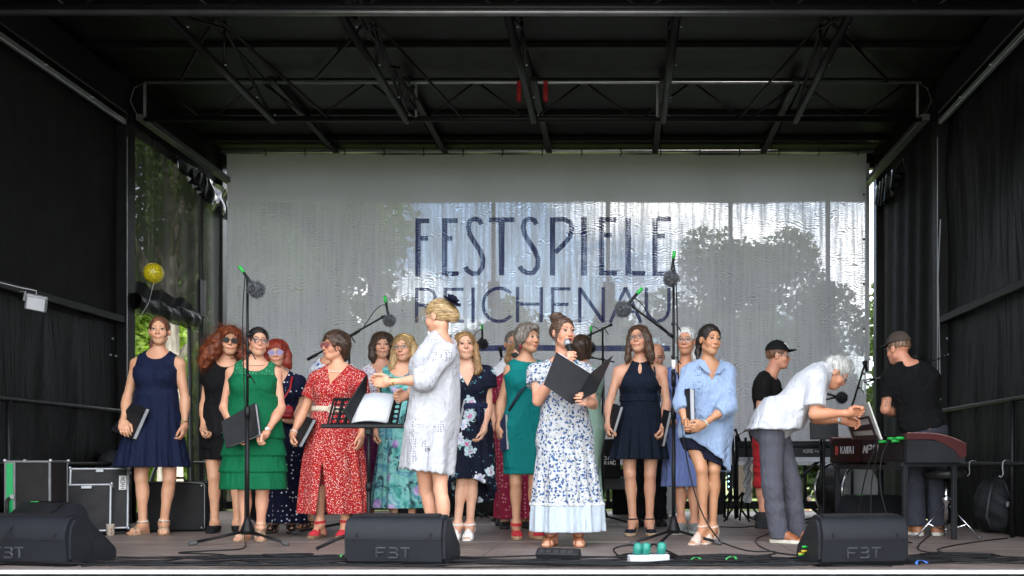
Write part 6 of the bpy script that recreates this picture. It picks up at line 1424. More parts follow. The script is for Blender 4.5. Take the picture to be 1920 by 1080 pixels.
for k in range(26):
    lay = k // 9; an_ = k * 2.4; rr = (.068, .052, .034)[min(lay, 2)]; tl_ = (.2, .6, 1.1)[min(lay, 2)]
    d0 = math.cos(an_) * ff_[0] + math.sin(an_) * ff_[1]; sd0 = np.cross(axf, d0); c0_ = fc + axf * (.006 + .010 * lay)
    def petal(u, v, d0=d0, sd0=sd0, c0_=c0_, rr=rr, tl_=tl_):
        w_ = (v - .5) * .062 * np.sin(np.clip(u, 0.05, 1) * 2.6 + .2); l_ = u * rr
        return c0_ + np.outer(l_ * math.cos(tl_), d0) + np.outer(l_ * math.sin(tl_) + .004 * np.sin(v * 9), axf) + np.outer(w_, sd0)
    grid_obj('petal', petal, 4, 4, flm, fl, thick=.0015)
wm = eyelet('white_eyelet', (.47, .47, .50), 7.5, 62, (.16, .16, .19), (.18, .40))
garment(p, 'dress', wm, neck=('round', .075, .03), sleeve=1.25, sleeve_r=.034, off=.022, skirt=[(680, 774, 861), (735, 770, 862), (800, 760, 859), (894, 751, 849)], folds=(6, .014), scallop=.012, hemvar=(.05, 200), wr=.003, ryk=1.05)
necklace(p, silver, .07, .01, .0018)
wrist_band(p, 'r', gold, .005)
shoes(p, 'sandal', mat('white_leather', (.78, .76, .72), .45))
conductor = p

# ---------------------------------------------------------------- 20 man in cap and red shorts
p = person('man in a flat-brimmed black cap, dark T-shirt and red shorts behind the bending man', 1440, 990, 646, 62, headyaw=78, man=True, tone=(.60, .33, .25), bust=0, build=1.04,
    J=dict(neck=(1440, 706, 0), shl=(1432, 722, .17), shr=(1450, 722, -.17), head=(1459, 668, 0), ell=(1424, 775, .17), wrl=(1450, 800, .2), pelvis=(1436, 800, 0), anl=(1430, 968, .08), anr=(1462, 965, -.08), knl=(1430, 900, .08), knr=(1462, 900, -.08)), hl=('rel', 'rel'), hg=.005, spread=.09)
hair(p, 'short', hair_mat('hair_ginger', (.16, .07, .035)), .006, [], flow='down', strands=40, slen=.012, back=.02)
glasses(p, (.5, .5, .5), 'dark', (.028, .02), .002, (.01, .01, .01), 'sunglasses')
def cap(p, m, visor=True, back=False, thick=.016, pos=.0):
    hk = p.hk; A = np.array((p.hs, p.hu, p.hf)); C = p.hp(0, .040, -.012)
    G = Field(C - .16, C + .16, .005); G.add(ell(C, np.array((.073 + thick, .092 + thick, .092 + thick)) * hk, A)); X, Y, Z = G.co(tuple(slice(0, n) for n in G.D.shape))
    u = ((X - C[0]) * p.hu[0] + (Y - C[1]) * p.hu[1] + (Z - C[2]) * p.hu[2]); f = ((X - C[0]) * p.hf[0] + (Y - C[1]) * p.hf[1] + (Z - C[2]) * p.hf[2])
    np.maximum(G.D, ((.012 + pos) * hk - u - .0 * f).astype(f32), out=G.D); V, Q = G.nets(); o = mesh_obj('cap', V, None, m, p.o, quads=Q)
    if visor:
        def vf(a, b):
            s = (a - .5) * 2; r = b * .075 * np.sqrt(np.clip(1.05 - s ** 2 * .6, 0, 1)); base = .090 * np.sqrt(np.clip(1 - (s * .80) ** 2, 0, 1))
            return p.hp(0, 0, 0) + hk * (np.outer(s * .072, p.hs) + np.outer(.058 + pos - .006 * s ** 2 * 2 - b * .004, p.hu) + np.outer(base + r, p.hf))
        grid_obj('visor', vf, 12, 5, m, o, thick=.004)
    MB().lathe([(.001, .006), (.006, .004), (.007, 0)], p.hp(0, .148 if thick > .01 else .14, -.012), p.hu, 10).build('button', m, o, smooth=True)
    return o
co_ = cap(p, mat('black_cap', (.010, .010, .011), .8))
em = mat('cap_embroidery', (.75, .75, .75), .8)
lt = MB()
def capletters(mb, rows, side, u0, f0, sz):
    pass
# block letters on the crown front and a small word on its side, following the crown
def cap_pt(s_, u_, off=.0):
    r = np.array((.089, .108, .108)); f2 = max(0, 1 - (s_ / r[0]) ** 2 - ((u_ - .040) / r[1]) ** 2); return p.hp(s_, u_, -.012 + r[2] * math.sqrt(f2) + off)
GL = {'D': [(0, 0, 0, 1), (0, 1, .8, .8), (.8, .8, .8, .2), (.8, .2, 0, 0)], 'K': [(0, 0, 0, 1), (0, .45, .9, 1), (.3, .6, .9, 0)], 'I': [(.4, 0, .4, 1)], 'X': [(0, 0, .9, 1), (0, 1, .9, 0)]}
for r_, word in enumerate(('DKI', 'IXD')):
    for c_, ch in enumerate(word):
        for x0, y0, x1, y1 in GL[ch]:
            a = (-.035 + c_ * .022, .098 - r_ * .022); lt.tube([cap_pt(a[0] + x0 * .017, a[1] + y0 * .017, .002), cap_pt(a[0] + x1 * .017, a[1] + y1 * .017, .002)], .0028, 5)
lt.build('emblem', em, co_)
garment(p, 'shirt', fab('charcoal_tee', (.009, .008, .008), .9), neck=('round', .075, .02), sleeve=.55, sleeve_r=.025, off=.018, vlo=-.02, wr=.004)
trousers(p, fab('red_cotton', (.42, .012, .02), .85), name='shorts', bottom=.56, r0=.10, r1=.078, r2=.085)
shoes(p, 'boot', mat('dark_boot', (.03, .032, .034), .8, var=.3), mat('rubber_sole', (.03, .03, .03), .7))

# ---------------------------------------------------------------- 22 man in black tee, back view
p = person('man in a black T-shirt and brown flat cap seen from behind', 1722, 1004, 629, 186, headyaw=212, pitch=-6, man=True, tone=(.56, .30, .21), bust=0, build=1.08,
    J=dict(neck=(1704, 684, 0), shl=(1668, 706, 0), shr=(1746, 706, 0), ell=(1660, 768, -.02), wrl=(1694, 780, -.28), hdl=(1712, 778, -.34), elr=(1752, 768, -.06), wrr=(1735, 790, -.28), head=(1684, 655, -.03), pelvis=(1733, 808, 0), anl=(1718, 975, 0), anr=(1758, 975, 0), knl=(1716, 895, -.0), knr=(1757, 895, -.0)), hl=('soft', 'soft'), footyaw=(195, 150), spread=.07)
hair(p, 'short', hair_mat('hair_light_brown_short', (.16, .09, .055)), .005, [], flow='down', strands=60, slen=.010, back=.0)
c22 = cap(p, mat('brown_cap', (.055, .038, .030), .9, var=.25, bump=.4), True, pos=-.002)
garment(p, 'shirt', fab('black_tee', (.005, .005, .0055), .9), neck=('round', .065, .02, .012), sleeve=.62, sleeve_r=.022, off=.016, vlo=.02, wr=.005)
trousers(p, fab('grey_blue_denim', (.040, .042, .056), .9, .15), r0=.10, r1=.080, r2=.08, wr=.003)
shoes(p, 'leather', mat('tan_shoe', (.30, .12, .05), .5), mat('white_sole', (.6, .58, .52), .7))
tt = MB(); sh_, el_ = p.sh['l'], p.el['l']
for k in range(3):
    pts = []
    for i in range(14):
        q = i / 13; a = q * (5 + k); c_ = sh_ + (el_ - sh_) * (.66 + .10 * k + .06 * math.sin(a)); o_ = .012 * math.cos(a * 1.3 + k)
        pts.append(c_ + np.array((o_ - .004, -.0415 * p.g, 0)) + np.array((0, abs(o_) * .22, 0)))
    tt.tube(pts, .0016, 4)
tt.build('tattoo', mat('tattoo_ink', (.10, .08, .08), .7), p.o, smooth=True)

# ---------------------------------------------------------------- 21 old man bending
p = person('elderly white-haired man in a white short-sleeved shirt and grey trousers bending over the piano', 1450, 1018, 600, 78, headyaw=84, pitch=-42, man=True, tone=(.58, .31, .21), bust=0, build=1.05, heel=.0,
    J=dict(pelvis=(1445, 800, 0), neck=(1545, 700, .0), head=(1567, 699, .01), shl=(1530, 712, .20), shr=(1528, 704, -.18), ell=(1527, 776, .24), wrl=(1588, 775, .24), hdl=(1612, 770, .22), elr=(1528, 784, -.10), wrr=(1580, 788, .02), hdr=(1604, 792, .05), hipl=(1447, 812, .09), hipr=(1456, 812, -.09), knl=(1447, 905, .10), knr=(1483, 905, -.06), anl=(1461, 994, .10), anr=(1494, 996, -.06)),
    hl=(('grip', dict(T=(0, -.4, 1), N=(.3, .3, -1))), ('soft', dict(T=(0, -.6, 1), N=(0, .5, -1)))), footyaw=(60, 52), Yset=6.95)
hair(p, 'short', H_white, .007, [], flow='mess', curl=.001, strands=500, slen=.040, seed=21, hline=-.02, ears=True)
glasses(p, (.15, .13, .12), 'clear', (.025, .018), .0015)
garment(p, 'shirt', fab('white_linen_shirt', (.60, .61, .65), .85, .04, .2, .3), neck=('round', .06, .02), sleeve=.78, sleeve_r=.040, off=.028, vlo=.08, wr=.004, hollow=False, thigh=.125,
        skirt=[(745, 1432, 1522), (780, 1408, 1514), (806, 1396, 1504)], folds=(5, .010), ryk=1.12, cyoff=0)
trousers(p, top_v=-.02, m=fab('grey_trousers', (.085, .085, .105), .9, .12), r0=.100, r1=.078, r2=.074, wr=.0035)
shoes(p, 'leather', mat('chestnut_shoe', (.26, .085, .03), .4, var=.3), mat('cream_sole', (.62, .58, .48), .7))
wrist_band(p, 'r', silver, .006, 'watch', silver)
# ================================================================ equipment
plast = mat('speaker_plastic', (.012, .0135, .017), .48, 0, var=.12, vs_=5, bump=.35, bs=260); plast_d = mat('speaker_recess', (.014, .015, .018), .6); grille_m = mat('speaker_grille', (.022, .022, .024), .55, .4, bump=.9, bs=320)
def monitor(px, fy, w_, yaw, label, sc_=1., tapes=(), logo=True, dark=False):
    """wedge floor monitor; its moulded rear faces the camera, the sloping grille faces the stage"""
    Y = 1015.0 / (fy - 870); c = PX(px, HY, Y); c[2] = 0; a = R(yaw); X_ = np.array((math.cos(a), math.sin(a), 0)); D_ = np.array((-math.sin(a), math.cos(a), 0)); Z_ = np.array((0, 0, 1.)); W = w_ * sc_
    o = empty('floor_monitor', c, label, 'floor monitor', 'wedge floor monitors on the stage')
    pr = [(.045, .0), (.012, .03), (.0, .125), (-.004, .150), (-.006, .165), (.0, .200), (.012, .235), (.030, .262), (.052, .278), (.125, .290), (.150, .284), (.40, .085), (.415, .062), (.415, .030), (.395, .0)]
    pr = [(d * sc_, z * sc_) for d, z in pr]
    pm = MB().prism(pr, c, D_, Z_, X_, -W / 2, W / 2); b = pm.build('cabinet', plast, o, angle=35)
    # side cheeks, a little proud, with chamfer
    for s_ in (-1, 1):
        cheek = [(.06, .006), (.022, .045), (.018, .160), (.03, .225), (.06, .262), (.12, .272), (.15, .262), (.36, .095), (.38, .045), (.35, .006)]
        cheek = [(d * sc_, z * sc_) for d, z in cheek]
        MB().prism(cheek, c, D_, Z_, X_ * s_, W / 2 - .001, W / 2 + .018 * sc_).build('side_panel', plast, o)
        hand = [(.20, .055), (.20, .14), (.245, .16), (.30, .115), (.30, .055)]; hand = [(d * sc_, z * sc_) for d, z in hand]
        MB().prism(hand, c, D_, Z_, X_ * s_, W / 2 + .0175 * sc_, W / 2 + .020 * sc_).build('handle_recess', plast_d, o)
    P = lambda x, d, z: c + X_ * x * sc_ + D_ * d * sc_ + Z_ * z * sc_
    MB().prism([(.055 * sc_, .2805 * sc_), (.122 * sc_, .2925 * sc_), (.122 * sc_, .296 * sc_), (.055 * sc_, .284 * sc_)], c, D_, Z_, X_, -W / 2 + .03, W / 2 - .03).build('top_grille', grille_m, o)
    MB().prism([(.158 * sc_, .284 * sc_), (.388 * sc_, .103 * sc_), (.392 * sc_, .107 * sc_), (.162 * sc_, .288 * sc_)], c, D_, Z_, X_, -W / 2 + .03, W / 2 - .03).build('grille', grille_m, o)
    MB().box(P(0, -.006, .156), (W * .99, .006, .004), rotz(a)).build('seam', plast_d, o)
    for s_ in (-1, 1): MB().box(P(s_ * (W / sc_ / 2 - .06), -.008, .178), (.010 * sc_, .012, .028 * sc_), rotz(a), .002).build('clip', plast_d, o)
    if logo:   # raised lettering: F B T
        L_ = {'F': [(0, 0, 0, 1), (0, 1, 1, 1), (0, .52, .75, .52)], 'B': [(.1, 1, .85, 1), (.85, 1, .95, .75), (.95, .75, .75, .52), (.15, .52, .75, .52), (.75, .52, 1, .25), (1, .25, .85, 0), (0, 0, .85, 0)], 'T': [(0, 1, 1, 1), (.5, 1, .5, 0)]}
        for k, ch in enumerate('FBT'):
            m = MB()
            for x0_, y0_, x1_, y1_ in L_[ch]:
                p0 = P(-.10 + k * .07 + x0_ * .054, .004 - (.05 + y0_ * .055) * .04, .050 + y0_ * .055); p1 = P(-.10 + k * .07 + x1_ * .054, .004 - (.05 + y1_ * .055) * .04, .050 + y1_ * .055); m.tube([p0, p1], .0068 * sc_, 4)
            m.build('letter', mat('logo_relief', (.040, .043, .050), .4), o)
    return o, P
m1, P1 = monitor(738, 1063, .545, -4, 'grey-black wedge floor monitor in the centre front with FBT lettering')
m2, P2 = monitor(1622, 1063, .50, 9, 'black wedge floor monitor at the right front with yellow and green plugs in its side')
m3, P3 = monitor(16, 1062, .72, -9, 'wedge floor monitor at the left front corner with a thin cable over it')
m4, P4 = monitor(125, 1018, .52, 150, 'black wedge monitor with green tape standing behind the left front monitor', 1.05, logo=False)
m5, P5 = monitor(1640, 992, .55, 165, 'dark wedge monitor with green tape under the piano', 1.05, logo=False)
gt = mat('green_tape', (.015, .36, .05), .55)
for P_, par in ((P4, m4), (P5, m5)): MB().box(P_(.12, .15, .292), (.05, .035, .004), rotz(.4)).build('tape', gt, par)
yel = mat('yellow_plug', (.50, .34, .02), .5); cabm = mat('cable_black', (.012, .012, .013), .5)
for k, (dx, dz, m) in enumerate(((-.29, .075, yel), (-.29, .055, yel), (-.285, .10, gt), (-.29, .05, gt))):
    q = P2(dx, .20 + .05 * (k % 2), dz); MB().tube([q + np.array((.02, .0, 0)), q + np.array((-.012, -.006, .0))], .007, 8).build('plug', m, m2, smooth=True)

# ---- mic stands
stm = mat('stand_black', (.012, .012, .013), .35, .2); fur = mat('grey_fur', (.10, .105, .115), .95, var=.5, vs_=40); furb = mat('black_fur', (.03, .03, .033), .95, var=.5, vs_=40)
def stand(px, fy, topy, label, legs=.34, legang=(200, 320, 80), base=.10):
    Y = 1015.0 / (fy - 870); c = PX(px, HY, Y); c[2] = 0; o = empty('microphone_stand', c, label, 'microphone stand', 'black microphone stands'); zt_ = CAMZ + (870 - topy) / SC(Y); zm = min(.95, zt_ * .6)
    MB().tube([c + (0, 0, base), c + (0, 0, zm)], .0145, 10).build('pole', stm, o, smooth=True); MB().tube([c + (0, 0, zm), c + (0, 0, zt_)], .0095, 10).build('extension', stm, o, smooth=True)
    MB().lathe([(.019, -.04), (.021, 0), (.019, .04), (.012, .05)], c + (0, 0, zm), (0, 0, 1), 12).build('clutch', stm, o, smooth=True)
    MB().lathe([(.012, -.03), (.045, -.03), (.050, .0), (.028, .06), (.018, .10)], c + (0, 0, base), (0, 0, 1), 14).build('hub', stm, o, smooth=True)
    for a in legang:
        d = np.array((math.cos(R(a)), math.sin(R(a)), 0)); l = MB().tube([c + (0, 0, base - .01) + d * .03, c + d * legs + (0, 0, .022)], .0105, 8).build('leg', stm, o, smooth=True)
        MB().lathe([(.010, -.03), (.016, -.025), (.017, .02), (.008, .03)], c + d * legs + (0, 0, .018), d - (0, 0, .25), 10).build('rubber_foot', mat('rubber', (.06, .06, .062), .7), l, smooth=True)
    return o, c, Y, zt_
def furry(c, r, m, name, par, seed=1, axis=None, n=1500):
    g = np.random.RandomState(seed); d = g.normal(size=(n, 3)); d /= np.linalg.norm(d, axis=1)[:, None]; mb = MB(); mb.lathe([(max(.001, r * .8 * math.sin(a)), -r * .8 * math.cos(a)) for a in np.linspace(0.02, 3.12, 10)], c, (0, 0, 1), 14)
    for q in d:
        s_ = unit(np.cross(q, g.normal(size=3))); b = c + q * r * .7; t_ = c + q * r * g.uniform(.88, 1.10) + g.normal(size=3) * r * .14; mb.add([b - s_ * .0035, b + s_ * .0035, t_], [(0, 1, 2)])
    return mb.build(name, m, par, smooth=False, fix=False)
def micro(c, d, label, m=None, r=.058, par=None, tape=True, seed=1):
    o = empty('microphone', c, label, 'microphone', 'stage microphones with furry windshields'); d = unit(d)
    MB().tube([c, c - d * .15], .011, 10).build('mic_body', mat('mic_black', (.015, .015, .016), .4), o, smooth=True)
    if tape: MB().tube([c - d * .15, c - d * .205], .0125, 8).build('green_plug', gt, o, smooth=True)
    furry(c, r, m or fur, 'windshield', o, seed); return o
def boom(o, a, b, r=.009):
    MB().tube([a, b], r, 8).build('boom_arm', stm, o, smooth=True)
    MB().tube([a, a + (np.array(b) - a) * .12], r * 1.6, 8).build('counterweight', stm, o, smooth=True)
def clamp(o, c):
    MB().lathe([(.005, -.020), (.014, -.018), (.014, .018), (.005, .020)], c, (0, 1, 0), 12).build('swivel', stm, o, smooth=True); MB().tube([c + (0.02, -.01, 0), c + (.055, -.02, -.055)], .0045, 6).build('thumb_screw', stm, o, smooth=True)
def cable(pts, name='cable', label=None, r=.0045, par=None, m=None, grp=None, sm=4):
    P = [np.array(q, float) for q in pts]; out = []
    for i in range(len(P) - 1):
        p0, p1, p2, p3 = P[max(i - 1, 0)], P[i], P[i + 1], P[min(i + 2, len(P) - 1)]
        for k in range(sm):
            t = k / sm; out.append(.5 * ((2 * p1) + (p2 - p0) * t + (2 * p0 - 5 * p1 + 4 * p2 - p3) * t * t + (3 * p1 - p0 - 3 * p2 + p3) * t ** 3))
    out.append(P[-1]); mb = MB().tube(out, r, 6)
    if par is not None: return mb.build(name, m or cabm, par, smooth=True)
    o = mb.build(name, m or cabm, loc=P[0], smooth=True); return tag(o, label, 'cable', grp)
# left tall stand
o, c, Y, zt_ = stand(464, 1020, 522, 'tall microphone stand in front of the woman in green', .36, (205, 335, 95)); q = PX(467, 660, Y); clamp(o, q); clamp(o, PX(466, 705, Y)); clamp(o, PX(467, 628, Y))
c_ = PX(480, 543, Y - .02); m_ = micro(c_, PX(488, 556, Y) - PX(462, 520, Y), 'grey furry microphone on top of the tall stand at the left', fur, .062, seed=2); MB().tube([PX(465, 522, Y), c_], .008, 6).build('clip', stm, m_)
cable([PX(459, 519, Y), PX(455, 600, Y), PX(457, 700, Y), PX(460, 800, Y), PX(459, 950, Y), PX(458, 1012, Y)], par=o, r=.004)
# boom stand behind the red dress
o, c, Y, zt_ = stand(655, 1000, 640, 'microphone stand behind the woman in the red dress with a long boom', .42, (200, 330, 85)); q = PX(655, 631, Y); boom(o, PX(577, 674, Y + .1), PX(722, 592, Y - .1)); clamp(o, q); clamp(o, PX(718, 595, Y - .1))
micro(PX(730, 601, Y - .12), PX(732, 612, Y) - PX(725, 575, Y), 'grey furry microphone on the boom above the brown-haired woman', fur, .052, seed=3)
cable([PX(726, 574, Y - .12), PX(716, 572, Y - .1), PX(700, 586, Y - .08), PX(678, 618, Y - .05), PX(657, 632, Y)], par=o, r=.004)
# stand behind the young woman
o, c, Y, zt_ = stand(885, 975, 655, 'microphone stand hidden behind the young woman, its short boom pointing right', .3); clamp(o, PX(886, 652, Y)); boom(o, PX(884, 655, Y), PX(904, 633, Y)); micro(PX(905, 645, Y), PX(905, 650, Y) - PX(904, 622, Y), 'black furry microphone beside the head of the young woman', furb, .058, seed=4)
cable([PX(904, 621, Y), PX(900, 618, Y), PX(890, 628, Y), PX(884, 650, Y)], par=o, r=.004)
# bare mic
o, c, Y, zt_ = stand(939, 972, 672, 'microphone stand with a plain black microphone left of the teal dress', .3); q = PX(938, 655, Y); mo = empty('microphone', q, 'plain black microphone without windshield pointing up left of the teal dress', 'microphone')
MB().lathe([(.004, .030), (.020, .024), (.026, .008), (.025, -.006), (.018, -.018), (.013, -.09)], q, unit(np.array((-.15, -.2, 1))), 14).build('mic_body', mat('mic_black', (.015, .015, .016), .4), mo, smooth=True)
# stand right of the speaker
o, c, Y, zt_ = stand(1130, 985, 614, 'microphone stand between the speaking woman and the navy halter dress, two booms', .36, (210, 330, 90)); boom(o, PX(1148, 608, Y), PX(1098, 632, Y)); clamp(o, PX(1130, 617, Y)); boom(o, PX(1108, 670, Y), PX(1152, 679, Y), .007); clamp(o, PX(1129, 673, Y))
micro(PX(1106, 652, Y - .03), PX(1104, 656, Y) - PX(1106, 626, Y), 'black furry microphone right of the speaking woman', furb, .056, seed=5); cable([PX(1106, 622, Y), PX(1112, 612, Y), PX(1126, 622, Y), PX(1131, 640, Y), PX(1134, 800, Y)], par=o, r=.004)
# tall stand right, with boom
o, c, Y, zt_ = stand(1263, 1018, 505, 'tall microphone stand in front of the white-haired woman', .36, (215, 328, 250)); clamp(o, PX(1262, 607, Y)); clamp(o, PX(1262, 669, Y)); clamp(o, PX(1262, 697, Y)); MB().tube([PX(1263, 675, Y - .02), PX(1263, 692, Y - .02)], .0155, 8).build('white_label', white_m, o, smooth=True); MB().tube([PX(1263, 700, Y), PX(1263, 725, Y)], .018, 8).build('sleeve', stm, o, smooth=True)
m_ = micro(PX(1258, 523, Y - .03), PX(1260, 530, Y) - PX(1264, 498, Y), 'grey furry microphone at the top of the tall right stand', fur, .060, seed=6); boom(o, PX(1262, 632, Y), PX(1182, 572, Y - .15))
m_ = micro(PX(1168, 580, Y - .16), PX(1166, 582, Y) - PX(1186, 560, Y), 'grey furry microphone on the boom above the navy halter dress', fur, .060, seed=7); clamp(o, PX(1180, 571, Y - .15))
cable([PX(1187, 558, Y - .16), PX(1200, 566, Y - .12), PX(1222, 595, Y - .05), PX(1252, 622, Y)], par=o, r=.004)
cable([PX(1264, 497, Y), PX(1267, 520, Y - .04), PX(1270, 600, Y - .05), PX(1272, 700, Y - .05), PX(1279, 800, Y - .12), PX(1296, 900, Y - .25), PX(1320, 970, Y - .35), PX(1350, 1015, Y - .5)], par=o, r=.0048)
# vocal mic behind piano, furry by pianist
o, c, Y, zt_ = stand(1598, 975, 755, 'microphone stand behind the piano leaning to a plain microphone', .3); q = PX(1622, 681, Y); MB().tube([PX(1599, 757, Y), q], .011, 8).build('boom_arm', stm, o, smooth=True); clamp(o, PX(1609, 727, Y)); mo = empty('microphone', q, 'plain black microphone above the open music book on the piano', 'microphone')
MB().lathe([(.004, .030), (.022, .024), (.028, .008), (.027, -.006), (.018, -.018), (.013, -.09)], q, unit(np.array((-.3, -.2, 1))), 14).build('mic_body', mat('mic_black', (.015, .015, .016), .4), mo, smooth=True)
o, c, Y, zt_ = stand(1540, 985, 752, 'low microphone stand behind the bending man', .3); boom(o, PX(1538, 752, Y), PX(1566, 745, Y - .05)); micro(PX(1578, 746, Y - .06), PX(1582, 747, Y) - PX(1560, 741, Y), 'black furry microphone under the face of the bending man', furb, .056, seed=8)
# silver boom behind man in tee
Y = 8.3; o = MB().tube([PX(1620, 716, Y), PX(1640, 711, Y)], .014, 8).tube([PX(1640, 711, Y), PX(1786, 664, Y)], .006, 6).build('cymbal_boom', mat('chrome', (.5, .5, .52), .25, 1.), loc=PX(1700, 690, Y), smooth=True); tag(o, 'thin metal boom passing behind the man in the black T-shirt', 'boom arm')
o.parent = None
MB().tube([PX(1700, 691, Y + .01), PX(1702, 960, Y + .01)], .012, 8).build('boom_stand_pole', stm, o, smooth=True)

# ---- music stand with folder
Y = 6.42; s = SC(Y); o = empty('music_stand', PX(690, 800, Y) * np.array((1, 1, 0)), 'black orchestra music stand with round holes in front of the conductor', 'music stand'); bc_ = PX(690, 798, Y)
tilt = R(52); U_ = np.array((0, math.cos(tilt), math.sin(tilt))); X_ = np.array((1., 0, 0)); N_ = np.array((0, -math.sin(tilt), math.cos(tilt)))
# U_ runs up the desk away from the audience; the desk faces the conductor
deskH = .235; W0, W1 = -.275, .245
def D2(x, h, n=0.): return bc_ + X_ * x + U_ * h + N_ * n
# perforated plate: ring strips around round holes
dm = MB(); hx = np.arange(W0 + .035, W1 - .02, .052); hy = np.array([.04, .085, .13, .175, .215])
cell = .052
for i, x in enumerate(hx):
    for j, y in enumerate(hy):
        y0_ = y - .0225 if j else 0; y1_ = y + .0225; n = 16
        sq = []; ci = []
        for k in range(n):
            a = 2 * math.pi * k / n; cx_, sy_ = math.cos(a), math.sin(a); m = max(abs(cx_), abs(sy_)); ex = cx_ / m * cell / 2; ey = sy_ / m; ey = ey * (y1_ - y) if ey > 0 else ey * (y - y0_)
            sq.append(D2(x + ex, y + ey)); ci.append(D2(x + .0155 * cx_, y + .0155 * sy_))
        dm.add(sq + ci, [(k, (k + 1) % n, n + (k + 1) % n, n + k) for k in range(n)])
desk = dm.build('desk', stm, o, smooth=False, fix=False); md_ = desk.modifiers.new('thickness', 'SOLIDIFY'); md_.thickness = .003
MB().box(D2((W0 + W1) / 2, deskH + .008), (W1 - W0 + .02, .012, .016), rotx(tilt - R(90))).build('desk_rim', stm, o)
for x in (W0 - .004, W1 + .004): MB().box(D2(x, deskH / 2), (.014, .006, deskH + .02), rotx(tilt - R(90))).build('desk_rim', stm, o)
MB().box(bc_ + np.array(((W0 + W1) / 2 - .01, -.018, -.004)), (W1 - W0 + .06, .055, .030), None, .006).build('shelf', stm, o)
MB().tube([(bc_[0], bc_[1] + .02, .04), bc_ + (0, .02, -.40)], .0165, 10).build('pole', stm, o, smooth=True); MB().tube([bc_ + (0, .02, -.44), bc_ + (0, .02, -.02)], .0115, 10).build('extension', stm, o, smooth=True); MB().lathe([(.02, -.03), (.024, 0), (.02, .03)], bc_ + (0, .02, -.42), (0, 0, 1), 12).build('collar', stm, o, smooth=True); MB().box(bc_ + (0, .02, -.03), (.05, .05, .07), None, .008).build('bracket', stm, o)
for a in (215, 335, 90):
    d = np.array((math.cos(R(a)), math.sin(R(a)), 0)); MB().tube([(bc_[0], bc_[1] + .02, .16), np.array((bc_[0], bc_[1] + .02, .015)) + d * .36], .011, 8).build('leg', stm, o, smooth=True)
f_o = empty('open_folder', D2(0, .1, .02), 'open folder with white sheets lying on the music stand', 'folder'); pp = mat('paper', (.50, .51, .54), .8)
def sheet(u, v): return D2(0, 0, .012) + np.outer(-.11 + .24 * u + .012 * v, X_) + np.outer(.005 + .255 * v, U_) + np.outer(.010 + .020 * np.sin(u * 3.14), N_)
for k in range(3): 
    sh = grid_obj('pages', (lambda kk: lambda u, v: sheet(u, v) + np.outer(np.full(len(u), .004 * kk), N_) + np.outer(np.full(len(u), .006 * kk), X_))(k), 12, 4, pp, f_o, thick=.0015)
MB().add([D2(-.115, 0, .008), D2(.15, 0, .008), D2(.16, .27, .008), D2(-.105, .27, .008), D2(-.115, 0, .012), D2(.15, 0, .012), D2(.16, .27, .012), D2(-.105, .27, .012)], [(0, 1, 2, 3), (4, 5, 6, 7), (0, 1, 5, 4), (1, 2, 6, 5), (2, 3, 7, 6), (3, 0, 4, 7)]).build('cover', cv, f_o)
def turned(u, v): return D2(-.115, 0, .01) + np.outer(-.05 * u * 1.0 + .07 * v * u + .06 * v, X_) + np.outer(.27 * v, U_) + np.outer(.16 * u * (.6 + .4 * v), np.array((0, -.35, .94)))
grid_obj('cover', turned, 10, 8, cv, f_o, thick=.003)

# ---- power strips
Y = 1015 / (1052 - 870); c = PX(1047, HY, Y); c[2] = .042; o = empty('power_strip', c, 'black multi-socket power strip lying in front of the speaking woman', 'power strip'); M_ = rotz(R(-14)) @ rotx(R(32)); pb = mat('black_plastic', (.018, .018, .020), .35)
MB().box(c, (.27, .062, .05), M_, .006).build('housing', pb, o)
for k in range(5): q = c + M_ @ np.array((-.10 + k * .045, -.008, .026)); MB().lathe([(.001, -.012), (.016, -.012), (.018, .001), (.020, .001)], q, M_ @ np.array((0, 0, 1)), 14).build('socket', mat('socket_black', (.04, .04, .042), .3), o)
Y = 1015 / (1056 - 870); c = PX(1216, HY, Y); c[2] = .026; o = empty('power_strip', c, 'light grey power strip with three green plugs by the right microphone stand', 'power strip'); M_ = rotz(R(14)); MB().box(c, (.24, .07, .05), M_, .006).build('housing', mat('pale_grey_plastic', (.50, .54, .58), .45), o)
for k, (dx, dy) in enumerate(((-.07, -.0), (-.02, 0), (.075, .0))):
    q = c + M_ @ np.array((dx, dy, .03)); MB().lathe([(.008, -.01), (.026, .0), (.028, .035), (.022, .06), (.008, .066)], q, unit(np.array((.15, -.1, 1))), 14).build('plug', mat('green_plug_cap', (.02, .22, .17), .45), o, smooth=True)
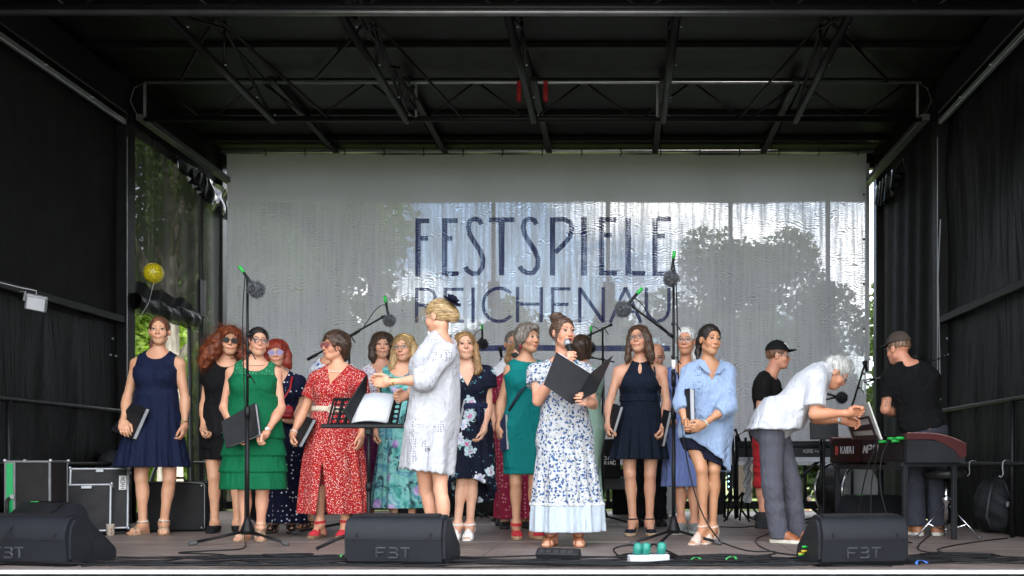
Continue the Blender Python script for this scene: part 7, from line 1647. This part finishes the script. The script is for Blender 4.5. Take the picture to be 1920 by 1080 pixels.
# ---- cables on the floor
g_ = random.Random(11); fl_z = .006
def fpt(px, py, z=fl_z): Y = 1015.0 / (py - 870); q = PX(px, HY, Y); q[2] = z; return q
def heap_off(): return g_.uniform(-.012, .012)
for k in range(13):
    yb = g_.uniform(1050, 1064); x = -60 if k % 3 else g_.uniform(0, 500); xe = 1990 if k % 2 else g_.uniform(1200, 1800); pts = []; i = 0
    while x < xe:
        pts.append(fpt(x, min(1066, max(1046, yb + 5 * math.sin(x * .007 + k * 1.7) + g_.uniform(-2.4, 2.4))), fl_z + .004 * (k % 4) + abs(g_.gauss(0, .004)))); x += g_.uniform(50, 110)
    cable(pts, label='thin black cable running lengthwise along the front edge of the stage', grp='black cables along the stage edge', r=g_.choice((.0038, .0048, .006)))
def loops(cx, cy, rx, n, lab, seed, ry=.5):
    g = random.Random(seed); c0 = fpt(cx, cy); pts = []
    for k in range(n * 8):
        a = k / 8 * 2 * math.pi; r = rx * g.uniform(.75, 1.15); pts.append(c0 + np.array((math.cos(a) * r + .02 * k / 8, math.sin(a) * r * ry, .004 + .005 * (k // 8) * .6 + abs(g.gauss(0, .003)))))
    cable(pts, 'coiled_cable', lab, r=.0052, grp='coiled black cables on the stage floor')
loops(1770, 1048, .26, 5, 'loose coil of black cable at the right of the right front monitor', 1); loops(1200, 1047, .16, 4, 'tangled black cable around the light grey power strip', 2, .6); loops(530, 1046, .15, 3, 'loose black cable loop between the left stand and the centre monitor', 3); loops(1350, 1049, .24, 3, 'flat coil of black cable right of the light grey power strip', 4, .35); loops(1690, 1055, .30, 2, 'black cable loops lying against the right front monitor', 5, .3); loops(600, 1050, .16, 3, 'tangled black cable at the leg of the music stand', 6, .5)
for i, (A_, lab) in enumerate((([(460, 1017), (455, 1030), (400, 1034), (335, 1038), (420, 1042), (425, 1052), (360, 1060)], 'black cable winding from the left microphone stand to the stage edge'),
        ([(1350, 1017), (1400, 1034), (1452, 1036), (1440, 1042), (1360, 1046)], 'black cable running from the right stand across the floor'), ([(1750, 1000), (1720, 1030), (1780, 1040), (1900, 1046), (1980, 1050)], 'black cable leaving the piano towards the right'),
        ([(1500, 985), (1420, 1010), (1445, 1035), (1520, 1045)], 'black cable lying behind the right front monitor'), ([(1890, 1010), (1800, 1022), (1760, 1036), (1900, 1058)], 'black cable in front of the backpack'), ([(1560, 965), (1500, 975), (1430, 985), (1380, 990), (1300, 985)], 'black cable running behind the bending man'))): cable([fpt(*q) for q in A_], label=lab, grp='single cables on the stage floor')
cable([PX(1170, 1050, 5.7), PX(1150, 1030, 5.8), PX(1185, 1022, 5.8), PX(1200, 1038, 5.6), PX(1188, 1048, 5.5)], 'cable', 'stiff black cable arching over the light grey power strip', r=.006); cable([fpt(1215, 1050, .06), PX(1225, 1020, 5.5), PX(1245, 1030, 5.5), fpt(1290, 1052), fpt(1340, 1060)], 'cable', 'black cable leaving the green plugs to the right', r=.006)
cable([PX(-10, 1030, 5.15), PX(25, 985, 5.3), PX(65, 972, 5.4), PX(95, 975, 5.6)], 'cable', 'thin black cable lying over the left front monitor', r=.005)
for px_, py_, col, lab in ((133, 1058, gt, 'curled green tape on the cables in front of the left monitor'), (180, 1052, gt, 'green tape stub beside the left front monitor'), (645, 1051, gt, 'green tape mark left of the centre monitor'), (676, 1060, gt, 'green cable marker in front of the centre monitor'), (1302, 1057, gt, 'green cable marker right of the grey power strip'), (1369, 1055, gt, 'green cable marker left of the white paper'), (1727, 1063, mat('blue_tie', (.03, .13, .5), .5), 'blue cable tie right of the right front monitor'), (1555, 1048, yel, 'yellow plug at the foot of the right monitor')):
    q = fpt(px_, py_, .018); tw = g_.uniform(-.4, .4)
    def tp(u, v, q=q, tw=tw): a = u * 3.6; return q + np.stack([.03 * np.cos(a + tw) + .012 * v, .008 * u + .01 * np.sin(a), .018 * np.sin(a) * (1 - .3 * v) + .004 * v], 1)
    tag(grid_obj('tape_strip', tp, 10, 3, col, loc=q, thick=.0015), lab, 'tape')
q = fpt(1468, 1052, .004); tag(MB().box(q, (.26, .14, .002), rotz(.15)).build('paper_sheet', pp, loc=q), 'white paper sheet lying left of the right front monitor', 'paper')
q = fpt(1492, 1050, .010); tag(MB().box(q, (.16, .10, .002), rotz(-.2)).build('paper_sheet', pp, loc=q), 'second white sheet half under the right front monitor', 'paper')

# ---- flight cases etc. on the left
alu_c = mat('case_edge', (.20, .205, .21), .4, .7, var=.15, vs_=20); bl_p = mat('case_panel', (.014, .013, .013), .55, var=.3, vs_=10)
def case(c, d, M_, label, green=False, name='flight_case', openf=False, latch=True):
    o = empty(name, c, label, 'flight case', 'flight cases at the left wall'); x, y, z = (a / 2 for a in d); e = .011
    MB().box(c, (d[0] - e, d[1] - e, d[2] - e), M_).build('panel', bl_p, o)
    for sx, sy, sz, dd in [(0, a, b, (d[0], e * 1.5, e * 1.5)) for a in (-1, 1) for b in (-1, 1)] + [(a, 0, b, (e * 1.5, d[1], e * 1.5)) for a in (-1, 1) for b in (-1, 1)] + [(a, b, 0, (e * 1.5, e * 1.5, d[2])) for a in (-1, 1) for b in (-1, 1)]:
        MB().box(c + M_ @ np.array((sx * (x - e * .6), sy * (y - e * .6), sz * (z - e * .6))), dd, M_, .003).build('edge', alu_c, o)
    for a in (-1, 1):
        for b in (-1, 1):
            for f in (-1, 1): q = c + M_ @ np.array((a * x, b * y, f * z)); MB().lathe([(.002, -.014), (.011, -.010), (.015, 0), (.011, .010), (.002, .014)], q, (0, 0, 1), 8).build('corner', alu, o, smooth=True)
    return o
o = case(np.array(PX(70, HY, 7.1)) * np.array((1, 1, 0)) + (0, 0, .305), (.315, .30, .60), rotz(R(8)), 'upright flight case with a bright green stripe and aluminium edges at the far left')
cc_ = np.array(PX(70, HY, 7.1)); Mg = rotz(R(8)); cc_[2] = .305
MB().box(cc_ + Mg @ np.array((-.118, -.155, 0)), (.075, .012, .60), Mg).build('edge', alu_c, o); MB().box(cc_ + Mg @ np.array((-.118, -.163, 0)), (.045, .006, .56), Mg).build('green_stripe', mat('case_green', (.01, .28, .08), .5), o)
MB().tube([cc_ + Mg @ np.array((-.118, -.17, .02)), cc_ + Mg @ np.array((-.118, -.205, .0)), cc_ + Mg @ np.array((-.118, -.205, -.12)), cc_ + Mg @ np.array((-.118, -.17, -.14))], .013, 8).build('handle', blk_leather, o, smooth=True)
for dz in (.03, -.16): MB().box(cc_ + Mg @ np.array((-.10, -.17, dz)), (.035, .012, .035), Mg, .004).build('latch', alu, o)
case(np.array((PX(108, HY, 7.75)[0], 7.75, .26)), (.25, .35, .50), rotz(R(5)), 'dark flight case behind the green-striped case')
Ma = rotz(R(26)) @ rotx(R(-17)); ca = np.array(PX(187, HY, 7.75)); ca[2] = .275
o = case(ca, (.43, .16, .52), Ma, 'large flight case with aluminium edges leaning back behind the left monitors'); MB().box(ca + Ma @ np.array((.17, -.083, .13)), (.055, .004, .12), Ma).build('label_plate', mat('label_white', (.55, .55, .53), .6), o)
tx = MB()
for k, ch in enumerate('NOAH'):
    GLn = {'N': [(0, 0, 0, 1), (0, 1, 1, 0), (1, 0, 1, 1)], 'O': [(0, 0, 0, 1), (0, 1, 1, 1), (1, 1, 1, 0), (1, 0, 0, 0)], 'A': [(0, 0, .5, 1), (.5, 1, 1, 0), (.2, .4, .8, .4)], 'H': [(0, 0, 0, 1), (1, 0, 1, 1), (0, .5, 1, .5)]}[ch]
    for x0_, y0_, x1_, y1_ in GLn:
        f2 = lambda a, b: ca + Ma @ np.array((.155 + b * .030, -.087, .178 - k * .027 - a * .018)); tx.tube([f2(x0_, y0_), f2(x1_, y1_)], .002, 4)
tx.build('lettering', mat('ink_black', (.01, .01, .01), .6), o)
ca2 = ca + np.array((-.02, -.16, -.06)); o = case(ca2, (.36, .08, .40), Ma, 'smaller slim flight case leaning against the large one'); MB().box(ca2 + Ma @ np.array((0, -.045, .17)), (.08, .010, .03), Ma, .004).build('latch', alu_c, o)
MB().box(ca + Ma @ np.array((0, -.085, .235)), (.06, .010, .03), Ma, .004).build('latch', alu_c, o)
# amp-like black case
c = np.array(PX(330, HY, 8.05)); c[2] = .215; Mb = rotz(R(12)); o = empty('instrument_case', c, 'large flat black instrument case with a thin light edge behind the navy dress', 'instrument case')
MB().box(c, (.52, .18, .43), Mb, .02).build('shell', mat('case_tolex', (.012, .012, .012), .6, bump=.5, bs=200), o); fr2 = [c + Mb @ np.array((a, -.093, b)) for a, b in ((.235, -.20), (.25, -.185), (.25, .185), (.235, .20), (.15, .207), (-.20, .207))]
MB().tube(fr2, .0045, 6).build('trim', alu_c, o, smooth=True); MB().tube([c + Mb @ np.array((a, 0, b)) for a, b in ((-.08, .215), (-.06, .245), (.06, .245), (.08, .215))], .010, 8).build('handle', blk_leather, o, smooth=True)
for a in (-.22, .225):
    for b in (-.18, .18): MB().lathe([(.001, .004), (.006, .003), (.007, 0)], c + Mb @ np.array((a, -.093, b)), (0, -1, 0), 8).build('stud', alu, o)
# cup
q = np.array(PX(207, HY, 1015 / (1004 - 870))); q[2] = 0; o = empty('paper_cup', q, 'small paper cup with a brown and cream print on the floor by the left monitors', 'cup')
cm = printed('cup_print', (.50, .42, .33), [(30, .3, (.30, .12, .07), 1, .1, 2)]); MB().lathe([(.026, 0), (.028, .002), (.032, .088), (.033, .092), (.030, .092), (.027, .006)], q, (0, 0, 1), 18, cap=True).build('wall', cm, o, smooth=True)
# dark bags behind the curly woman and by the wall
def lump(name, c, r, label, cat, m, seed=1, yaw=0, extra=()):
    G = Field(np.array(c) - np.array(r) * 1.5, np.array(c) + np.array(r) * 1.5, .014); A = rotz(R(yaw)).T; G.add(ell(c, r, A)); 
    for e in extra: G.add(ell(np.array(c) + A.T @ np.array(e[0]), np.array(e[1]), A, .04))
    X, Y_, Z = G.co(tuple(slice(0, n) for n in G.D.shape)); G.D += (.012 * snoise((X, Y_, Z), 14, seed) + .006 * snoise((X, Y_, Z), 34, seed + 3)).astype(f32); np.maximum(G.D, (.004 - Z), out=G.D); V, Q = G.nets(); o = empty(name, (c[0], c[1], 0), label, cat); mesh_obj('shell', V, None, m, o, quads=Q); return o
nyl = mat('black_nylon', (.014, .014, .016), .6, var=.4, bump=.4, bs=140)
c = np.array(PX(210, HY, 8.9)); c[2] = .36; lump('black_bag', c, (.16, .14, .36), 'soft black bag leaning on the left wall behind the leaning flight cases', 'bag', nyl, 2, 0)
c = np.array(PX(500, HY, 9.3)); c[2] = .22; lump('gear_bag', c, (.26, .16, .24), 'dark bag with light trims behind the legs of the woman in green', 'bag', nyl, 4)
# backpack
c = np.array(PX(1868, HY, 7.9)); c[2] = .225; o = lump('backpack', c, (.19, .13, .25), 'black backpack leaning against the right wall', 'backpack', nyl, 6, -20, extra=(((0, -.09, -.07), (.12, .06, .13)), ((0, 0, .12), (.12, .08, .12))))
for s_ in (-1, 1): MB().tube([c + (s_ * .05 - .02, -.10, .20), c + (s_ * .09 - .04, -.17, .08), c + (s_ * .10 - .05, -.17, -.08), c + (s_ * .07 - .03, -.14, -.18)], .012, 6, flat=.4).build('strap', mat('strap_grey', (.045, .045, .05), .6), o, smooth=True)
MB().tube([c + (-.04, -.02, .25), c + (-.03, -.03, .30), c + (.03, -.03, .30), c + (.04, -.02, .25)], .007, 6).build('carry_loop', nyl, o, smooth=True); MB().box(c + (.03, -.165, .02), (.03, .01, .045), rotz(.2), .004).build('buckle', mat('buckle_grey', (.18, .18, .2), .4), o)

# ---- piano
def piano():
    A_ = np.array((2.17, 7.02, 0)); B_ = np.array((1.885, 8.30, 0)); D_ = unit(B_ - A_); W_ = np.array((D_[1], -D_[0], 0)); Z_ = np.array((0, 0, 1.)); Lp = 1.31; o = empty('digital_piano', A_ + (.2, .6, .58), 'black and burgundy stage piano lettered KAWAI MP11 on its rear', 'piano')
    if W_[0] < 0: W_ = -W_
    P = lambda l, w_, z: A_ + D_ * l + W_ * w_ + Z_ * z
    bur = mat('burgundy_panel', (.070, .018, .019), .38, var=.15, vs_=6); pk = mat('piano_black', (.012, .011, .012), .35); end = mat('piano_end', (.020, .021, .024), .55, bump=.3, bs=200)
    MB().prism([(0, .595), (.45, .595), (.46, .64), (.46, .69), (.30, .70), (.28, .80), (.0, .80)], A_, W_, Z_, D_, .03, Lp - .03).build('body', pk, o)
    # end blocks with the curved burgundy cheek
    for l0, l1 in ((-.005, .035), (Lp - .035, Lp + .005)):
        MB().prism([(-.004, .59), (.485, .59), (.485, .63), (.46, .68), (.30, .755), (-.004, .765)], A_, W_, Z_, D_, l0, l1).build('end_block', end, o)
        top_ = [(w_, .812 - .075 * max(0, (w_ - .15) / .33) ** 2.0) for w_ in np.linspace(-.006, .49, 14)]; low = [(w_, .765 - .0 if w_ < .2 else .765 - .16 * ((w_ - .2) / .29) ** 1.6) for w_ in np.linspace(.40, -.006, 10)]
        MB().prism(top_ + [(.49, .635), (.43, .630)] + low, A_, W_, Z_, D_, l0 - .006, l1 + .006).build('cheek', bur, o, angle=30)
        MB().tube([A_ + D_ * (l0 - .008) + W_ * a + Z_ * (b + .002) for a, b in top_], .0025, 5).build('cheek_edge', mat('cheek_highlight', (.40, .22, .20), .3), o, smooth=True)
    MB().prism([(-.006, .60), (0.0, .60), (0.0, .795), (-.006, .795)], A_, W_, Z_, D_, .72, Lp - .04).build('rear_panel', mat('dark_maroon', (.014, .005, .005), .35), o)
    MB().box(P(.375, -.004, .70), (.006, .66, .18), np.stack([W_, D_, Z_], 1)).build('rear_panel', pk, o)
    # lettering on the rear, in view running left to right = from the far end to the near end
    let = mat('silver_print', (.55, .54, .55), .35, .5)
    G2 = {'K': [(0, 0, 0, 1), (0, .45, 1, 1), (.35, .6, 1, 0)], 'A': [(0, 0, .5, 1), (.5, 1, 1, 0), (.2, .35, .8, .35)], 'W': [(0, 1, .25, 0), (.25, 0, .5, 1), (.5, 1, .75, 0), (.75, 0, 1, 1)], 'I': [(.5, 0, .5, 1)], 'M': [(0, 0, .1, 1), (.1, 1, .5, .3), (.5, .3, .9, 1), (.9, 1, 1, 0)], 'P': [(0, 0, 0, 1), (0, 1, 1, 1), (1, 1, 1, .5), (1, .5, 0, .5)], '1': [(.2, .8, .6, 1), (.6, 1, .6, 0)]}
    def word(wd, l0, cw, hgt, z0, gap, th, slant=0., serif=False):
        for k, ch in enumerate(wd):
            m = MB(); l = l0 - k * (cw + gap)
            for x0_, y0_, x1_, y1_ in G2[ch]:
                f2 = lambda a, b: P(l - a * cw - b * slant, -.0105, z0 + b * hgt); m.tube([f2(x0_, y0_), f2(x1_, y1_)], th, 4)
                if serif:
                    for a, b in ((x0_, y0_), (x1_, y1_)):
                        if b in (0, 1): m.tube([f2(a - .18, b), f2(a + .18, b)], th * .6, 4)
            m.build('letter', let, o)
    word('KAWAI', 1.09, .040, .058, .67, .013, .0040, 0, True); word('MP11', .68, .055, .060, .67, .014, .0062, .02)
    em_ = MB()
    for a in (0, .018, .036): em_.tube([P(1.19 - a, -.0105, .66), P(1.19 - a, -.0105, .735)], .003, 4)
    em_.tube([P(1.20, -.0105, .70), P(1.14, -.0105, .70)], .003, 4).build('emblem', mat('emblem_red', (.35, .06, .05), .4), o)
    # keys on the player's side
    kw = mat('key_white', (.75, .75, .72), .3); wk = MB()
    for k in range(52): wk.box(P(.05 + (k + .5) * (Lp - .1) / 52, .38, .705), ((Lp - .1) / 52 - .0015, .15, .014), np.stack([D_, W_, Z_], 1))
    wk.build('keys', kw, o); o2 = [c for c in bpy.data.objects if c.name == 'keys'][0]; o2['kind'] = 'stuff'
    # green plugs and cables on the rear
    for k, l in enumerate((.03, .10, .16, .30)): MB().tube([P(l, -.01, .775 - .02 * (k % 2)), P(l + .01, -.07, .775 - .02 * (k % 2))], .012, 8).build('green_plug', gt, o, smooth=True)
    # stand
    st = empty('keyboard_stand', A_ + (.2, .6, 0), 'black square-tube table stand under the stage piano', 'keyboard stand'); sg_ = mat('stand_grey', (.022, .023, .026), .5, .2)
    for l in (.06, Lp - .10):
        for w_ in (.015, .43): MB().box(P(l, w_, .287), (.036, .036, .575), np.stack([W_, D_, Z_], 1), .003).build('leg', sg_, st)
        MB().box(P(l, .22, .575), (.50, .04, .03), np.stack([W_, D_, Z_], 1)).build('cross_bar', sg_, st)
    MB().box(P(Lp / 2, .02, .555), (.03, Lp - .1, .04), np.stack([W_, D_, Z_], 1)).build('cross_bar', sg_, st)
    for l0, l1 in ((.9, .1),): cable([P(.12, -.08, .77), P(.10, -.16, .62), P(.02, -.20, .35), P(-.05, -.12, .05), P(-.25, -.1, .01)], par=o, r=.005); cable([P(.35, -.06, .77), P(.42, -.12, .5), P(.5, -.15, .2), P(.6, -.2, .01)], par=o, r=.005); cable([P(.30, -.06, .77), P(.36, -.1, .45), P(.30, -.16, .1), P(.35, -.3, .01)], par=o, r=.005)
    return P, D_, W_
PP, PD, PW = piano()
# music rest and open book on the piano
o = empty('music_book', PX(1612, 800, 7.4), 'large white music board with black bars propped up on the piano', 'music book'); T_, U2 = PX(1578, 768, 7.55), PX(1622, 755, 7.15)
q = [PX(1577, 772, 7.65), PX(1627, 754, 7.05), PX(1652, 824, 6.98), PX(1598, 824, 7.60)]; whp = mat('board_white', (.58, .56, .52), .6)
slab('board', [q[0], q[1], q[2], q[3]], whp, .012, o)
def bil(a, b, off=.0):
    n = unit(np.cross(q[1] - q[0], q[3] - q[0])); n = n if n[1] < 0 else -n
    return (q[0] * (1 - a) + q[1] * a) * (1 - b) + (q[3] * (1 - a) + q[2] * a) * b + n * off
for a0, a1, b0, b1 in ((.25, .93, .34, .40), (.12, .95, .56, .72), (.10, .97, .86, .98), (.88, .94, .36, .95), (.12, .18, .5, .95)): slab('bar', [bil(a0, b0, .015), bil(a1, b0, .015), bil(a1, b1, .015), bil(a0, b1, .015)], pb, .004, o)
# second small music desk
Y = 8.6; c = PX(1545, 808, Y); o = empty('music_stand', c * np.array((1, 1, 0)), 'small black music stand between the bending man and the piano', 'music stand'); MB().box(c, (.26, .02, .16), rotx(R(-12)), .004).build('desk', stm, o); MB().tube([c, (c[0], c[1], .1)], .011, 8).build('pole', stm, o)
for a in (200, 330, 90): d = np.array((math.cos(R(a)), math.sin(R(a)), 0)); MB().tube([(c[0], c[1], .12), np.array((c[0], c[1], .012)) + d * .26], .009, 6).build('leg', stm, o)
# ---- KORG keyboard behind
def korg():
    Y = 9.35; x0_, x1_ = PX(1384, 0, Y)[0], PX(1578, 0, Y)[0]; z0_, z1_ = CAMZ + (870 - 868) / SC(Y), CAMZ + (870 - 830) / SC(Y); cx_ = (x0_ + x1_) / 2; W = x1_ - x0_; o = empty('keyboard', (cx_, Y, z0_), 'dark grey synthesizer lettered KORG seen from behind', 'keyboard'); gk = mat('korg_grey', (.035, .037, .040), .45); 
    MB().prism([(0, .02), (.32, .0), (.32, .07), (.12, .17), (0.0, .20)], (cx_, Y, z0_ + .02), (0, 1, 0), (0, 0, 1), (1, 0, 0), -W / 2, W / 2).build('body', gk, o); MB().tube([(x0_ - .02, Y + .01, z1_ - .02), (x1_, Y + .01, z1_ - .02)], .035, 12).build('rear_roll', gk, o, smooth=True)
    MB().box((cx_, Y - .004, z0_ + .035), (W * .98, .008, .045)).build('white_strip', mat('pale_strip', (.55, .58, .62), .5), o)
    G2 = {'K': [(0, 0, 0, 1), (0, .45, 1, 1), (.35, .6, 1, 0)], 'O': [(0, 0, 0, 1), (0, 1, 1, 1), (1, 1, 1, 0), (1, 0, 0, 0)], 'R': [(0, 0, 0, 1), (0, 1, 1, 1), (1, 1, 1, .5), (1, .5, 0, .5), (.5, .5, 1, 0)], 'G': [(1, .8, 1, 1), (1, 1, 0, 1), (0, 1, 0, 0), (0, 0, 1, 0), (1, 0, 1, .45), (1, .45, .5, .45)], 'P': [(0, 0, 0, 1), (0, 1, 1, 1), (1, 1, 1, .5), (1, .5, 0, .5)], 'a': [(0, 0, 0, .6), (0, .6, .8, .6), (.8, .6, .8, 0), (.8, 0, 0, 0)], '4': [(.7, 0, .7, 1), (.7, 1, 0, .4), (0, .4, 1, .4)], 'X': [(0, 0, 1, 1), (0, 1, 1, 0)]}
    lm_ = mat('silver_print', (.55, .54, .55), .35, .5)
    def word(w_, px0, py, cw, hg_, th):
        for k, ch in enumerate(w_):
            m = MB()
            for a, b, c2, d2 in G2[ch]:
                f2 = lambda u, v: PX(px0 + k * (cw + 1.6) + u * cw, py - v * hg_, Y) + (0, -.012, 0); m.tube([f2(a, b), f2(c2, d2)], th, 4)
            m.build('letter', lm_, o)
    word('KORG', 1506, 849, 3.2, 6, .0042); word('Pa4X', 1528, 848, 2.4, 4, .003)
    st = empty('keyboard_stand', (cx_, Y + .15, 0), 'folding black stand under the KORG synthesizer', 'keyboard stand')
    for s_ in (-1, 1): MB().tube([(cx_ - s_ * .36, Y + .05, .03), (cx_ + s_ * .30, Y + .05, z0_ + .02)], .018, 8).build('leg', stm, st); MB().tube([(cx_ + s_ * .36, Y - .1, .03), (cx_ + s_ * .36, Y + .3, .03)], .016, 8).build('foot_bar', stm, st)
korg()
# ---- drum throne
c = np.array(PX(1774, HY, 7.35)); c[2] = 0; o = empty('drum_throne', c, 'round black drum throne on a chrome tripod behind the piano', 'stool'); chrome = mat('chrome_bright', (.70, .70, .72), .18, 1.)
MB().lathe([(.02, .465), (.14, .465), (.155, .485), (.155, .515), (.145, .53), (.02, .535)], c, (0, 0, 1), 28).build('seat', mat('vinyl_black', (.015, .015, .015), .35), o, smooth=True)
MB().tube([c + (0, 0, .14), c + (0, 0, .47)], .017, 12).build('post', chrome, o, smooth=True); MB().lathe([(.02, .27), (.032, .275), (.032, .33), (.02, .335)], c, (0, 0, 1), 14).build('clamp', chrome, o, smooth=True); MB().tube([c + (0, 0, .30), c + (.08, -.02, .31)], .008, 6).build('wing_screw', chrome, o)
for a in (195, 320, 75):
    d = np.array((math.cos(R(a)), math.sin(R(a)), 0)); l = MB().tube([c + (0, 0, .25) + d * .03, c + d * .26 + (0, 0, .015)], .010, 8, flat=.6).build('leg', chrome, o, smooth=True); MB().tube([c + (0, 0, .06) + d * .02, c + d * .16 + (0, 0, .11)], .007, 6).build('brace', chrome, l, smooth=True); MB().lathe([(.008, 0), (.018, .004), (.018, .02), (.008, .028)], c + d * .26, (0, 0, 1), 10).build('rubber_foot', mat('rubber', (.06, .06, .062), .7), l, smooth=True)
# ---- drum kit bits, amps and racks in the dark behind
def drum(c, r, d, ax, label, rim=True, name='drum'):
    o = empty(name, c, label, 'drum', 'drum kit at the back'); MB().lathe([(r * .99, -d / 2), (r, -d / 2), (r, d / 2), (r * .99, d / 2)], c, ax, 28, cap=False).build('shell', mat('drum_shell', (.015, .014, .015), .3), o, smooth=False); ax = unit(ax)
    for s_ in (-1, 1):
        MB().lathe([(.001, s_ * d / 2), (r * .97, s_ * d / 2)], c, ax, 28, cap=False).build('skin', mat('drum_skin', (.025, .025, .028), .5) if s_ < 0 else mat('drum_skin_b', (.3, .3, .3), .6), o)
        fr = frame(ax); MB().tube([np.array(c) + ax * s_ * d / 2 + r * 1.02 * (math.cos(t) * fr[0] + math.sin(t) * fr[1]) for t in np.linspace(0, 6.2832, 29)], .013, 6, caps=False).build('hoop', chrome if rim else mat('hoop_black', (.02, .02, .02), .4), o, smooth=True)
    return o
drum((PX(1588, 0, 10.0)[0], 10.0, .30), .28, .38, (.55, -.8, 0), 'bass drum with a chrome hoop standing behind the piano')
drum((PX(1240, 0, 10.2)[0], 10.2, .26), .24, .3, (.2, -1, .1), 'dark drum with a pale green shell behind the legs of the halter dress woman')
def amp(px_, Y, w_, h_, label, name='amplifier', z=0.):
    x = PX(px_, 0, Y)[0]; o = empty(name, (x, Y, z), label, 'amplifier', 'amplifiers and speakers at the back'); MB().box((x, Y, z + h_ / 2), (w_, .3, h_), None, .012).build('cabinet', mat('amp_tolex', (.012, .012, .012), .7, bump=.4, bs=150), o); MB().box((x, Y - .152, z + h_ * .42), (w_ * .88, .006, h_ * .72)).build('front_cloth', mat('amp_cloth', (.022, .022, .023), .85, bump=.7, bs=300), o)
    for a in (-1, 1): MB().lathe([(.012, 0), (.012, .012), (.009, .015)], (x + a * w_ * .3, Y - .15, z + h_ * .9), (0, -1, 0), 10).build('knob', alu, o)
    return o
amp(905, 10.6, .55, .5, 'low black amplifier behind the feet of the young woman'); amp(1050, 10.7, .6, .55, 'black amplifier in the dark behind the speaking woman'); amp(800, 10.8, .7, .45, 'wide black speaker box in the dark behind the conductor'); amp(620, 10.9, .6, .42, 'low black speaker box behind the red dress')
Y = 9.9; c = PX(1140, 860, Y); o = empty('monitor_box', c, 'black box with white lettering DAY KING behind the speaking woman', 'equipment box'); MB().box(c + (0, .15, 0), (.26, .22, .42), None, .012).build('cabinet', mat('amp_tolex', (.012, .012, .012), .7), o)
G2 = {'D': [(0, 0, 0, 1), (0, 1, .8, .85), (.8, .85, .8, .15), (.8, .15, 0, 0)], 'A': [(0, 0, .5, 1), (.5, 1, 1, 0), (.2, .35, .8, .35)], 'Y': [(0, 1, .5, .5), (1, 1, .5, .5), (.5, .5, .5, 0)], 'K': [(0, 0, 0, 1), (0, .45, 1, 1), (.35, .6, 1, 0)], 'I': [(.5, 0, .5, 1)], 'N': [(0, 0, 0, 1), (0, 1, 1, 0), (1, 0, 1, 1)], 'G': [(1, .8, 1, 1), (1, 1, 0, 1), (0, 1, 0, 0), (0, 0, 1, 0), (1, 0, 1, .45)]}
for wd, x_, y_, cw in (('DAY', 1132, 862, 6), ('KING', 1133, 871, 4)):
    for k, ch in enumerate(wd):
        m = MB()
        for a, b, c2, d2 in G2[ch]: f2 = lambda u, v: PX(x_ + k * (cw + 1.6) + u * cw, y_ - v * 6.5, Y) + (0, .03, 0); m.tube([f2(a, b), f2(c2, d2)], .005, 4)
        m.build('letter', white_m, o)
Y = 10.3; c = PX(1140, 895, Y); c[2] = .34; tag(MB().box((c[0] + .1, Y, .37), (.75, .4, .13), None, .01).build('equipment_table', mat('grey_top', (.10, .10, .105), .5), loc=c), 'low grey riser top behind the speaking woman and the halter dress', 'riser')
for px_, lab in ((1368, 'black folded stand with thin vertical tubes right of the light blue dress'), (1392, 'second black stand next to the red shorts')):
    Y = 9.2; c = PX(px_, HY, Y); c[2] = 0; o = empty('equipment_stand', c, lab, 'stand')
    MB().tube([c + (-.05, 0, .05), c + (-.06, 0, .86), c + (.06, 0, .92), c + (.10, 0, .80)], .016, 8).build('frame_tube', stm, o, smooth=True); MB().tube([c + (.06, 0, .04), c + (.03, 0, .84)], .014, 8).build('frame_tube', stm, o, smooth=True)
    for a in (200, 340, 90): d = np.array((math.cos(R(a)), math.sin(R(a)), 0)); MB().tube([c + (0, 0, .30), c + d * .2 + (0, 0, .015)], .011, 6).build('leg', stm, o)
c = PX(1366, HY, 9.1); o = empty('light_strip', (c[0], 9.1, .2), 'vertical strip of small lit blue-white lamps right of the light blue dress', 'light strip'); MB().box((c[0], 9.1, .55), (.03, .02, .46)).build('housing', stm, o)
ml = MT('blue_lamp'); ml.color((.3, .7, 1.)); ml.b.inputs['Emission Color'].default_value = (.35, .75, 1, 1); ml.b.inputs['Emission Strength'].default_value = 1.6
for k in range(9): MB().lathe([(.001, .005), (.006, .004), (.007, 0)], (c[0], 9.088, .36 + k * .05), (0, -1, 0), 8).build('lamp', ml.m, o)
o = empty('plastic_sleeve', PX(1402, 900, 9.0), 'crumpled clear plastic bag hanging by the red shorts', 'plastic bag'); cs = PX(1402, 900, 9.0)
pm_ = MT('crumpled_plastic'); pm_.color((.35, .36, .38)); pm_.set(Roughness=.15); pm_.bump(pm_.noise(28, 4), 1., .03)
grid_obj('sheet', lambda u, v: cs + np.stack([-.035 + .07 * u + .01 * np.sin(v * 19), .02 * np.sin(u * 9 + v * 23), .22 - .44 * v], 1), 8, 24, pm_.m, o)
for nm_, px_, w_ in (('rack', 1330, .3), ('rack', 1180, .4)): amp(px_, 10.9, w_, .52, 'black rack in the dark behind the %s' % ('light blue dress' if px_ > 1200 else 'navy halter dress'), 'equipment_rack')
print('objects', len(bpy.data.objects), 'tris', sum(len(m.polygons) for m in bpy.data.meshes) * 2)
